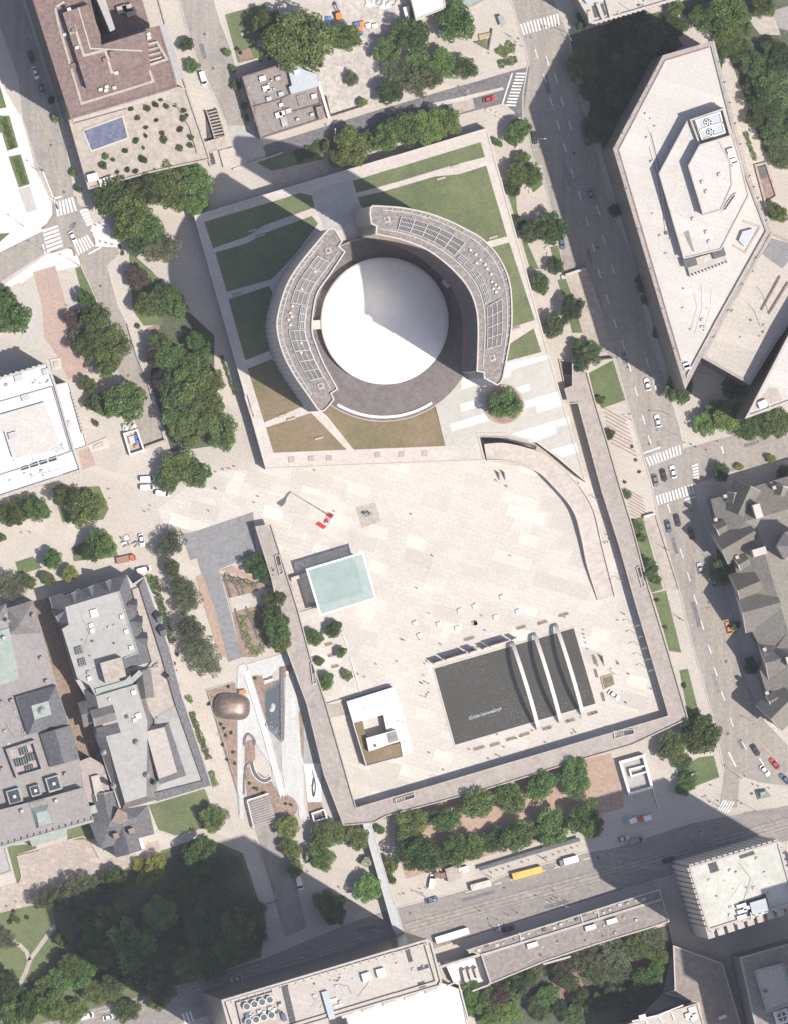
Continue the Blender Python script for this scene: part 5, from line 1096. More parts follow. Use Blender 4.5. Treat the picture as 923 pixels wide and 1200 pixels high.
b = B(); b.strip(pts(Z(0, 940, (370, 205), (450, 185), (490, 210), (540, 305))), .5, 0, .7); tag(b.build('court_balustrade', K['tan'], origin=(*P(105, 985), 0)), 'low stone balustrade on the east side of the cobbled court', 'balustrade')
# --- tall slab tower at the bottom
h = 132
out = [(260, 1172), (500, 1100.5), (505, 1104), (517, 1150), (514, 1156), (440, 1178), (340, 1208), (274, 1228)]
t = building('slab_tower', 'tall beige roofed slab tower with cooling fans at the bottom edge', 'tower', out, h, 'lime', 'beigeroof', .6, 1.2, 'lime', 3.6, win=False)
w = ccw(pts(out, h))
windows(t, w, 4, h - 4, 4.2)
ins = [(265, 1174), (497, 1106), (510, 1150), (438, 1172), (345, 1200), (280, 1221)]
b = B(); b.strip(pts(ins, h + 1), .35, h, h + 1.3, closed=True); b.build('inner_rail', K['lime'], t)
for k in range(26): q = Vector((262, 1173)).lerp(Vector((499, 1103)), k / 25); x, y = P(q.x, q.y, h); B().box(x, y - .8, h + .5, .25, 1.6, .4, .29).build('davit', K['lime'], roof_of(t))
for p in ((429.5, 1145), (446.5, 1140)): unit('skylight', *p, h, 3, 3, 2.2, .29, 'snow', t)
for p, s in (((478.5, 1119), (1.5, 5)), ((495, 1134), (4, 1.2)), ((493.5, 1154), (2.4, 2))): unit('roof_slot', *p, h, *s, .3, .29, 'slot', t)
unit('plant_box', 385, 1178, h, 2.2, 10, 2.0, .28, 'bluemetal', t); unit('pipe_rack', 390, 1172, h, 3.5, 1, .9, .29, 'snow', t); unit('pipe_rack', 397, 1178, h, 3.5, .6, .7, .29, 'snow', t)
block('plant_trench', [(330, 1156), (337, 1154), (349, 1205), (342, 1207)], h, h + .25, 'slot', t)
block('plant_deck', [(277, 1175), (320, 1162), (331, 1200), (286, 1212)], h, h + 1.5, 'tan', t)
for k in range(4):
    for r in range(2):
        x, y = P(289.5 + 9 * k + 2 * r, 1179.5 - 2.6 * k + 18 * r, h + 3); b = B(); b.cyl(x, y, h + 1.5, h + 3.6, 1.35, n=18, mi=0); b.cyl(x, y, h + 3.6, h + 3.65, 1.1, n=18, mi=1); b.build('cooling_fan', [K['snow'], K['darkmetal']], roof_of(t))
for k in range(10): unit('pipe_rack', 292 + 4.2 * k, 1189 - 1.2 * k + (k % 3) * 3, h + 1.5, 1.8, 1.2, 1.1, .29, ('metal', 'snow', 'darkmetal')[k % 3], t)
for p in ((291, 1193), (333, 1192)): unit('blue_panel', *p, h + 1.5, 1.6, 2.8, 1.5, .29, 'cover', t)
t = building('tower_podium', 'bright white lower roofs south of the slab tower', 'podium building', [(405, 1188), (517, 1152), (540, 1160), (552, 1225), (420, 1240)], 16, 'lime', 'white', .5, .5, win=False)
for k in range(5): q = Vector((408, 1190)).lerp(Vector((505, 1161)), k / 4); x, y = P(q.x, q.y, 16); B().box(x, y, 16, 4.5, 1.0, 1.2, .29).build('planter_wall', K['coping'], t)
b = B(); b.strip(pts([(524, 1155), (536, 1150), (548, 1195)], 16), .5, 16, 17.2); b.build('terrace_wall', K['coping'], t)
# --- long low block along the bottom road
h = 11
t = building('low_arcade', 'long low tan roofed block along the bottom road', 'arcade', [(546, 1113.5), (650, 1081), (772, 1042), (783.5, 1080), (760, 1088), (700, 1106), (640, 1126), (574, 1153), (563, 1119.5)], h, 'lime', 'taupe', .4, .7, 'lime', win=False)
rail(t, 'roof_divider', [[(563, 1119.5), (640, 1096), (774, 1054)]], .8, h, h + 1.0, 'lime'); rail(t, 'roof_divider', [[(608, 1093), (611, 1106)], [(699, 1065), (702, 1078)], [(680, 1073), (683, 1084)]], .5, h, h + .8, 'lime')
for p in ((623, 1107.5), (691, 1087), (716, 1079.5)): unit('air_conditioner', *p, h, 3.8, 1.7, 1.8, .29, 'snow', t)
for k in range(22): unit('roof_vent', 552 + k * 9.6 + random.uniform(-2, 2), 1117 - k * 3.0 + random.uniform(-3, 2), h, random.uniform(.6, 1.8), random.uniform(.6, 1.4), random.uniform(.4, 1.2), .29, random.choice(['metal', 'coping', 'tan', 'darkmetal']), t)
rail(t, 'broken_parapet', [[(636, 1130), (668, 1121)]], .7, h, h + .8, 'lime')
t = thing('glazed_entrance', 'white stepped entrance court between the slab tower and the arcade', 'entrance', (*P(542, 1138), 0)); block('white_floor', [(520, 1127), (562, 1120), (572, 1152), (553, 1161), (531, 1152)], 0, 5, 'white', t, 'coping')
rail(t, 'side_wall', [[(513, 1134), (562, 1119)]], .9, 5, 11, 'lime'); rail(t, 'side_wall', [[(562, 1119), (573, 1154), (553, 1161.5)]], .6, 5, 9, 'lime')
for k in range(3): block('roof_fin', [(541 + 7 * k, 1138 - k), (544 + 7 * k, 1135 - k), (549 + 7 * k, 1150 - 2 * k), (544 + 7 * k, 1151 - 2 * k)], 5, 8, 'coping', t)
t = building('south_hall', 'flat roofed hall with white rooftop pipes at the bottom edge', 'hall', [(733, 1201), (817, 1175.5), (824, 1200), (830, 1240), (745, 1240)], 36, 'lime', 'beigeroof', .5, .8, 'lime')
b = B()
for q in (((740, 1197), (770, 1190), (800, 1178)), ((770, 1190), (776, 1198)), ((755, 1194), (758, 1200)), ((785, 1184), (790, 1196))): b.strip(pts(q, 37), .45, 36, 36.9)
b.build('roof_pipes', K['snow'], t)
for p in ((810, 1183), (812, 1192), (806, 1190), (752, 1192)): unit('air_conditioner', *p, 36, 2.4, 1.8, 1.4, .29, 'snow', t)
t = building('plaza_roof', 'low dark brown five sided roof in shadow at the lower right', 'roof', [(788, 1108), (846, 1129), (867, 1200), (880, 1250), (830, 1250), (818, 1176), (778, 1164), (790, 1160)], 8, 'stone', 'taupe', .4, .6, win=False)
unit('roof_hatch', 846, 1192, 8, 2.8, 1.2, 1.2, .4, 'snow', t)
# --- buttressed office
h = 80
out = [(806.6, 1016), (911.7, 985.5), (932, 1058), (829.5, 1091)]
t = building('buttressed_office', 'tall pale roofed office with toothed parapet at the lower right', 'office tower', out, h, 'lime', 'stainroof', .7, .9, 'lime', 4.0)
b = B()
for a, c, n_ in (((806.6, 1016), (911.7, 985.5), 16), ((911.7, 985.5), (932, 1058), 10), ((829.5, 1091), (932, 1058), 11), ((806.6, 1016), (829.5, 1091), 12)):
    for k in range(n_):
        q = Vector(a).lerp(Vector(c), (k + .5) / n_); x, y = P(q.x, q.y, h); b.box(x, y, 2, 1.5, 1.5, h - 1.6, .29)
b.build('buttress', K['lime'], t)
b = B()
for k in range(9): q = Vector((832, 1094)).lerp(Vector((925, 1064)), k / 8); x, y = P(q.x, q.y, h - 2); b.box(x, y, 2, 2.4, 3.4, h - 4, .29)
b.build('buttress', K['lime'], t)
for p in (((828, 1011), (838, 1008), (842, 1020.5), (832, 1023.5)), ((865, 1003), (882, 997), (884, 1001), (867, 1006.5))): block('light_slot', p, h, h + .2, 'slot', t)
block('plant_tray', Z(723, 940, (655, 540), (800, 492), (830, 600), (680, 640)), h, h + .2, 'slot', t); block('plant_unit', Z(723, 940, (715, 545), (800, 520), (820, 585), (730, 610)), h + .2, h + 3, 'bluemetal', t)
for k in range(3):
    x, y = P(*Z(723, 940, (735 + 32 * k, 606 - 9 * k))[0], h + 2); b = B(); b.box(x, y, h + .2, 2.0, 1.7, 2, .29, 0); b.cyl(x, y, h + 2.2, h + 2.3, .7, n=12, mi=1); b.build('cooling_fan', [K['snow'], K['darkmetal']], roof_of(t))
for p in ((668, 560), (672, 590), (670, 620), (705, 570)): unit('pipe_rack', *Z(723, 940, p)[0], h + .2, 3.4, 1.2, 1.8, .29, 'snow', t)
unit('roof_vent', *Z(723, 940, (608, 612))[0], h, .8, .8, 1, .29, 'snow', t)
h = 46
t = building('green_edged_office', 'office with green copper roof edges in the lower right corner', 'office', [(866, 1122), (923, 1106), (950, 1099), (985, 1220), (894, 1245)], h, 'concw', 'taupe', .6, .7, 'copper')
q = [(884.5, 1138), (917, 1129.5), (930, 1175), (898.5, 1186)]; block('raised_roof', q, h, h + 4.5, 'beigeroof', t, 'concw'); rail(t, 'copper_edge', [q + [q[0]]], .7, h + 4.4, h + 5, 'copper')
x, y = P(915.5, 1191.5, h + 2); b = B(); b.box(x, y, h, 5, 5, 2.4, .3, 0); b.cyl(x, y, h + 2.4, h + 2.9, 2.0, n=18, mi=0); b.cyl(x, y, h + 2.9, h + 2.95, 1.7, n=18, mi=1); b.box(x, y, h + 2.96, 3.6, .4, .1, .3); b.box(x, y, h + 2.96, .4, 3.6, .1, .3); b.build('cooling_fan', [K['snow'], K['darkmetal']], roof_of(t)); unit('roof_vent', 896.5, 1161.5, h + 4.5, 1, 1, 1, 0, 'darkmetal', t)
building('downtown_tower', 'tall office tower beyond the lower right corner of the view', 'tower', [(1010, 1108), (1090, 1085), (1130, 1250), (1040, 1276)], 150, 'lime', 'greyroof', .6, 1, 'lime', 4.2)
# --- small structures on the square edges
t = thing('subway_pavilion', 'small white framed open pavilion south of the walkway', 'pavilion', (*P(745, 907), 0))
q = Z(723, 760, (15, 615), (140, 580), (187, 752), (65, 787)); b = B(); b.strip(pts(q, 4), .9, 0, 4.2, closed=True); b.build('white_frame', K['snow'], t); sheetpart('sunken_deck', q, 1.0, K['greyroof'], t)
b = B(); b.strip(pts(Z(723, 760, (65, 655), (155, 632), (162, 665), (75, 690)), 3.4), .6, 1, 3.6, closed=True); b.build('lift_box', K['snow'], t); b = B(); b.strip(pts(Z(723, 760, (188, 752), (205, 810), (225, 870))), .3, 0, 1); b.build('side_rail', K['snow'], t)
t = thing('ramp_enclosure', 'white framed ramp enclosure with stacked boxes near two white vans', 'enclosure', (*P(158, 514), 0))
q = Z(0, 380, (672, 592), (742, 572), (780, 680), (706, 705)); b = B(); b.strip(pts(q, 2.4), .55, 0, 2.6, closed=True); b.build('white_frame', K['snow'], t); sheetpart('enclosure_floor', q, .2, K['tan'], t)
for p, m, s in (((742, 610), 'blue', 1.4), ((745, 635), 'blue', 1.6), ((735, 660), 'orange', .8), ((715, 625), 'coping', 2)): unit('storage_box', *Z(0, 380, p)[0], .2, s, s * 1.3, 1.0, .3, m, t)
t = thing('plant_yard', 'cluttered pale service yard north of the white framed enclosure', 'yard', (*P(150, 500), 0)); block('yard_base', Z(0, 380, (655, 540), (735, 545), (740, 570), (672, 590)), 0, .6, 'coping', t)
for k in range(5): unit('yard_crate', *Z(0, 380, (675 + 13 * k, 550 + (k % 2) * 14))[0], .6, 1.3, 1.1, .9, k, ('metal', 'snow', 'tan')[k % 3], t)
b = B(); b.strip(pts(Z(0, 380, (785, 668), (895, 628))), .8, 0, 2.4); tag(b.build('portal_wall', K['tan'], origin=(*P(182, 520), 0)), 'tan end wall closing the sunken road beside the trees', 'wall')
b = B(); b.strip(pts(Z(540, 190, (560, 612), (660, 578), (672, 585))), .9, 0, 3.0); b.strip(pts(Z(540, 190, (540, 625), (565, 615))), 1.4, 0, 1); tag(b.build('portal_wall', K['coping'], origin=(*P(672, 318), 0)), 'pale portal wall at the top of the tan car ramp', 'wall')
b = B(); b.strip(pts(Z(723, 570, (140, 165), (200, 148))), .7, 0, 2.2); tag(b.build('portal_wall', K['snow'], origin=(*P(760, 604), 0)), 'white portal wall at the top of the narrow tan ramp', 'wall')
b = B(); b.strip(pts(Z(540, 380, (755, 190), (818, 182))), .5, 0, 3.0); tag(b.build('portal_wall', K['darkwall'], origin=(*P(710, 420), 0)), 'dark wall between the tan car ramp and the mown lawn', 'wall')
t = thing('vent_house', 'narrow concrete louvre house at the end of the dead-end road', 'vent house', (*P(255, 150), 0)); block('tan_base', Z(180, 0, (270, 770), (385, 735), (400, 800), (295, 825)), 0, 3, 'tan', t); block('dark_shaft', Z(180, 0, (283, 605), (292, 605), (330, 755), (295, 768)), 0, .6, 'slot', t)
b = B()
for k in range(9): b.strip(pts(Z(180, 0, (295 + 4 * k, 610 + 17 * k), (345 + 5 * k, 598 + 17 * k)), 2), .5, 0, 2.2)
b.strip(pts(Z(180, 0, (288, 600), (338, 765)), 2), .4, 0, 2.4); b.strip(pts(Z(180, 0, (345, 590), (390, 735)), 2), .4, 0, 2.4); b.build('louvre', K['tan'], t)
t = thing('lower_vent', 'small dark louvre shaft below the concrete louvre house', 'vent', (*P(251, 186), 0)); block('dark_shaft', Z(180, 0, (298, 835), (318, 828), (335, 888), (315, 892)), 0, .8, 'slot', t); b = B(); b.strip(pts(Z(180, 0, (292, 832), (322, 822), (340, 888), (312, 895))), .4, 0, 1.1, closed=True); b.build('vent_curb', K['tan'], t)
t = thing('loading_dock', 'broken pale wall and dock beside the grey forecourt', 'dock', (*P(285, 190), 0)); block('dock_slab', Z(180, 0, (355, 815), (430, 795), (510, 870), (500, 890), (400, 915), (380, 905)), 0, 1.1, 'pave2', t); b = B(); b.strip(pts(Z(180, 0, (430, 915), (520, 885), (600, 860), (700, 825))), .5, 0, 1.6); b.build('dock_wall', K['coping'], t)
q = [(x, y) for x, y in Z(723, 0, (745, 895), (800, 880), (860, 1060), (800, 1100))]
t = thing('sunken_garden', 'small sunken garden with dark grille right of the pentagonal tower', 'garden', (*P(897, 215), 0)); b = B(); b.strip(pts(q), .7, 0, 1.2, closed=True); b.build('garden_wall', K['tan'], t); sheetpart('garden_soil', q, .12, K['soil'], t); block('dark_grille', Z(723, 190, (745, 30), (800, 20), (808, 80), (765, 95)), 0, .8, 'darkmetal', t)
t = thing('teal_kiosk', 'tent shaped green monument on the traffic island', 'monument', (*P(895, 932), 0)); mansard('sloped_roof', Z(723, 760, (750, 775), (800, 760), (828, 800), (765, 815)), 1, Z(723, 760, (770, 780), (796, 774), (800, 790), (775, 796)), 4.2, 'copper', 'copper', t); block('monument_base', Z(723, 760, (745, 772), (800, 757), (832, 802), (762, 818)), 0, 1, 'copper', t)
t = thing('green_bus_shelter', 'small sea green shelter roof near the top crosswalk', 'shelter', (*P(586.5, 25), 0)); block('shelter_roof', Z(540, 0, (195, 88), (222, 82), (242, 128), (215, 145)), 2.4, 2.7, 'copper', t)
for p in ((585, 20), (590, 27)): unit('shelter_post', *p, 0, .2, .2, 2.4, 0, 'metal', t)
t = thing('flower_sign_bed', 'triangular bed of yellow flowers with dark frame', 'flower bed', (*P(567, 41), 0)); block('yellow_flowers', Z(540, 0, (92, 188), (155, 175), (150, 205), (98, 218)), 0, .8, 'yellow', t, 'bark'); b = B(); b.strip(pts(Z(540, 0, (72, 228), (145, 268), (165, 155))), .5, 0, 1.1); b.build('bed_frame', K['darkmetal'], t); block('bed_hedge', Z(540, 0, (75, 225), (140, 210), (145, 262), (110, 255)), 0, .6, 'grasslush', t)
t = thing('bus_kiosk', 'flat tan roofed kiosk on the pavement beside the food truck', 'kiosk', (*P(530, 1025), 0)); q = Z(360, 940, (742, 362), (810, 340), (832, 410), (762, 437)); block('kiosk_roof', q, 2.7, 3.1, 'tan', t, 'darkmetal'); block('kiosk_wall', [((x * 9 + 530) / 10, (y * 9 + 1024.5) / 10) for x, y in q], 0, 2.7, 'darkwall', t)
t = thing('transit_shelter', 'long dark glazed transit shelter beside the yellow bus', 'shelter', (*P(620, 1001), 0)); b = B(); b.strip(pts(Z(540, 940, (95, 362), (380, 275), (640, 200)), 2.8), 1.4, 2.6, 2.8); b.build('shelter_roof', K['darkmetal'], t)
for k in range(9): q = Vector(Z(540, 940, (100, 360))[0]).lerp(Vector(Z(540, 940, (635, 202))[0]), k / 8); unit('shelter_post', q.x, q.y, 0, .15, .15, 2.6, 0, 'metal', t)
for p, lab in ((Z(360, 760, (40, 880)), 'white framed stair hut below the garden white platform'),):
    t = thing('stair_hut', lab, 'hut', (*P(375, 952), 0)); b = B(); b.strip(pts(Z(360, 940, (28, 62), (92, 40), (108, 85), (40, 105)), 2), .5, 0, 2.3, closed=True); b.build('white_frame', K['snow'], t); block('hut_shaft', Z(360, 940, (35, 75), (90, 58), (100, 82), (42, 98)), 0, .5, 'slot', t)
t = thing('garden_pergola', 'slatted timber shelter at the south end of the west garden', 'pergola', (*P(302, 943), 0)); b = B()
q = Z(180, 760, (508, 822), (622, 783), (668, 940), (545, 975)); A, Bq, C, D = [Vector(p) for p in q]
for k in range(12): b.strip(pts([tuple(A.lerp(D, (k + .5) / 12)), tuple(Bq.lerp(C, (k + .5) / 12))], 2.8), .62, 2.6, 2.75)
b.build('roof_slat', K['deck'], t); b = B(); b.strip(pts([tuple(A), tuple(Bq)], 2.9), .35, 2.5, 3.0); b.strip(pts([tuple(A), tuple(D)], 2.9), .3, 2.5, 3.0); b.build('white_beam', K['snow'], t)
for v in (A, Bq, C, D): unit('pergola_post', v.x, v.y, 0, .2, .2, 2.6, 0, 'metal', t)

def find(label): return next(o for o in COL.objects if str(o.get('label', '')).startswith(label))
clutter(find('large pale roofed office tower'), [(735, 160), (775, 95), (800, 290), (775, 300)], 60, 16, 1, 4); clutter(find('large pale roofed office tower'), [(785, 320), (840, 330), (825, 390), (800, 400)], 60, 8, 2, 3)
clutter(find('lower beige roofed wing'), [(845, 390), (885, 300), (905, 380), (870, 430)], 47, 8, 3, 2); clutter(find('tall beige roofed slab tower'), [(355, 1155), (490, 1115), (500, 1145), (360, 1188)], 132, 18, 4, 5)
clutter(find('tall pale roofed office with toothed'), [(815, 1022), (905, 995), (918, 1040), (835, 1075)], 80, 14, 5, 3); clutter(find('white roofed stone building'), [(3, 452), (55, 436), (60, 448), (3, 465)], 22, 7, 6, 2); clutter(find('white roofed stone building'), [(5, 560), (80, 538), (85, 548), (5, 572)], 22, 6, 7, 2)
clutter(find('slate edged hall'), [(82, 720), (138, 702), (152, 755), (92, 775)], 18.5, 10, 8, 3); clutter(find('older hall'), [(2, 840), (18, 830), (38, 865), (5, 875)], 12.15, 6, 9, 2); clutter(find('beige roofed office with open'), [(720, 0), (780, -8), (780, 2), (722, 18)], 36, 6, 10, 1)
clutter(find('brown flat roofed hotel'), [(60, 20), (80, 20), (110, 115), (95, 120)], 52, 5, 11, 1); clutter(find('low flat taupe'), [(290, 100), (330, 85), (340, 105), (300, 150)], 10, 10, 12, 2); clutter(find('long low tan'), [(580, 1125), (760, 1065), (765, 1078), (590, 1140)], 11, 12, 13, 3)
# ------------------------------------------------------------------ landmarks used in labels
LM += [('the white dome', 450, 376), ('the curved ramp', 655, 560), ('the glass stage', 400, 684), ('the white pavilion', 440, 848), ('the reflecting pool', 603, 804), ('the copper lodge', 272, 829),
       ('the triangular dark pool', 318, 832), ('the white canoe platform', 367, 917), ('the footbridge', 450, 1036), ('the yellow bus', 617, 1023), ('the long white bus', 529, 1096), ('the subway pavilion', 745, 907),
       ('the buttressed office', 868, 1040), ('the mown lawn', 715, 445), ('the tan car ramp', 690, 360), ('the pentagonal tower', 800, 260), ('the gabled hall', 905, 700), ('the garden pergola', 302, 943),
       ('the slate hall skylights', 95, 769), ('the green copper lantern', 50, 956), ('the grey pavilion', 145, 970), ('the cobbled court', 60, 1030), ('the forked park path', 36, 1120), ('the toothed white building', 50, 505),
       ('the brick walk', 75, 380), ('the upper left crossing', 85, 270), ('the blue covered pool', 125, 156), ('the flat taupe office', 335, 120), ('the dark top road', 460, 140), ('the white shed roof', 500, 10),
       ('the zebra crossing', 632, 27), ('the slab tower', 385, 1150), ('the low arcade', 670, 1095), ('the green monument', 895, 932), ('the bronze statue', 431, 603), ('the flagpole', 386, 604),
       ('the two white vans', 173, 566), ('the red truck', 152, 654), ('the grey asphalt ramp', 265, 650), ('the terraced beds', 300, 690), ('the white framed enclosure', 158, 514), ('the waiting cars', 777, 556),
       ('the podium north-west corner', 228, 253), ('the podium south-west corner', 312, 550), ('the podium north-east corner', 570, 150), ('the top right terrace', 900, 30), ('the sunken garden', 897, 215), ('the triangular tower tip', 873, 490),
       ('the food carts', 748, 962), ('the shaded park centre', 230, 1100), ('the white plaza beds', 25, 200), ('the small top garden', 285, 50), ('the round planter', 589, 474), ('the square small lawn', 35, 663), ('the dead-end road', 240, 90), ('the brick plaza below the arcade', 690, 1165), ('the five flags', 748, 760)]
# ------------------------------------------------------------------ trees
def crown(seed, clumps=34, leaves=150, flat=.85, leaf=.06, spread=.82, cr=(.13, .33)):
    rs = np.random.RandomState(seed); V_ = []; 
    C_ = [(0, 0, -.3 * flat, .6), (.3, .1, -.2, .4), (-.25, -.2, -.2, .4)]
    for i in range(clumps):
        a = rs.rand() * 6.283; r = spread * math.sqrt(rs.rand()); zz = (rs.rand() * 1.1 - .35) * flat * math.sqrt(max(.05, 1 - r * r))
        C_.append((r * math.cos(a), r * math.sin(a), zz, rs.uniform(*cr)))
    for x, y, z, r in C_:
        n = int(leaves * 1.15 * (r / .26) ** 2)
        d = rs.normal(size=(n, 3)); d[:, 2] = np.abs(d[:, 2]) * .9 - .25; d /= np.linalg.norm(d, axis=1)[:, None]
        rr = r * (.25 + .85 * np.sqrt(rs.rand(n)))[:, None]
        c = d * rr * np.array([1, 1, .8]) + np.array([x, y, z])
        nn = d * .75 + rs.normal(size=(n, 3)) * .6; nn /= np.linalg.norm(nn, axis=1)[:, None]
        u = np.cross(nn, rs.normal(size=(n, 3))); u /= np.linalg.norm(u, axis=1)[:, None]; w = np.cross(nn, u)
        s = (leaf * rs.uniform(.6, 1.35, n))[:, None]
        V_.append(np.stack([c - u * s, c - w * s * .55, c + u * s, c + w * s * .55], 1))
    V_ = np.concatenate(V_).reshape(-1, 3); n = len(V_) // 4
    me = bpy.data.meshes.new('crown'); me.from_pydata(V_.tolist(), [], np.arange(n * 4).reshape(-1, 4).tolist())
    me.materials.append(LEAF['m']); return me
CROWNS = [crown(s, 30 + 3 * (s % 5)) for s in range(8)]
WISPY = [crown(40 + s, 40, 130, .6, .05, .85, (.12, .24)) for s in range(3)]
BUSH = [crown(80 + s, 12, 70, .6, .11, .58, (.22, .4)) for s in range(3)]
def trunk_mesh(seed):
    rs = random.Random(seed); b = B(); b.tube((0, 0, 0), (0, 0, .55), .055, .04)
    for k in range(5):
        a = k * 1.257 + rs.random(); b.tube((0, 0, .38 + .04 * k), (.34 * math.cos(a), .34 * math.sin(a), .78), .024, .008, 5)
    me = bpy.data.meshes.new('trunk'); me.from_pydata(b.v, [], b.f); me.materials.append(K['bark']); return me
TRUNKS = [trunk_mesh(s) for s in range(3)]
KIND = {'m': 'mid green leafy tree', 'b': 'bright green leafy tree', 'd': 'dark green leafy tree', 'y': 'yellow green leafy tree', 'g': 'grey green feathery tree', 'p': 'purple brown leafy tree', 'w': 'cream flowering tree'}
TREES = []
def tree(px, py, r, kind, z0=0.0, i=[0]):
    i[0] += 1; rs = random.Random(i[0] * 77)
    R = r * S * 1.15; h = (1.75 * R if R < 3 else 2.3 + 1.35 * R) * rs.uniform(.8, 1.25); zc = h * .68
    x, y = P(px, py, z0 + zc)
    size = 'huge' if r >= 22 else 'large' if r >= 15 else 'medium' if r >= 9 else 'small'
    t = thing({'g': 'feathery_tree'}.get(kind, 'leafy_tree'), '', 'tree', (x, y, z0), rs.random() * 6.28)
    tr = bpy.data.objects.new('trunk', rs.choice(TRUNKS)); COL.objects.link(tr); tr.parent = t; tr.scale = (min(h, 12) * .8, min(h, 12) * .8, h)
    me = rs.choice(WISPY if kind == 'g' and r > 10 else CROWNS if r >= 8 else BUSH)
    cr = bpy.data.objects.new('crown', me); COL.objects.link(cr); cr.parent = t; cr.location = (0, 0, zc)
    e = rs.uniform(.84, 1.16); cr.scale = (R * e, R / e, h * .44)
    cr.material_slots[0].link = 'OBJECT'; cr.material_slots[0].material = LEAF[kind]
    TREES.append(t); where(t, f"{size} {KIND[kind]}", px, py, 'trees of the streets and gardens')
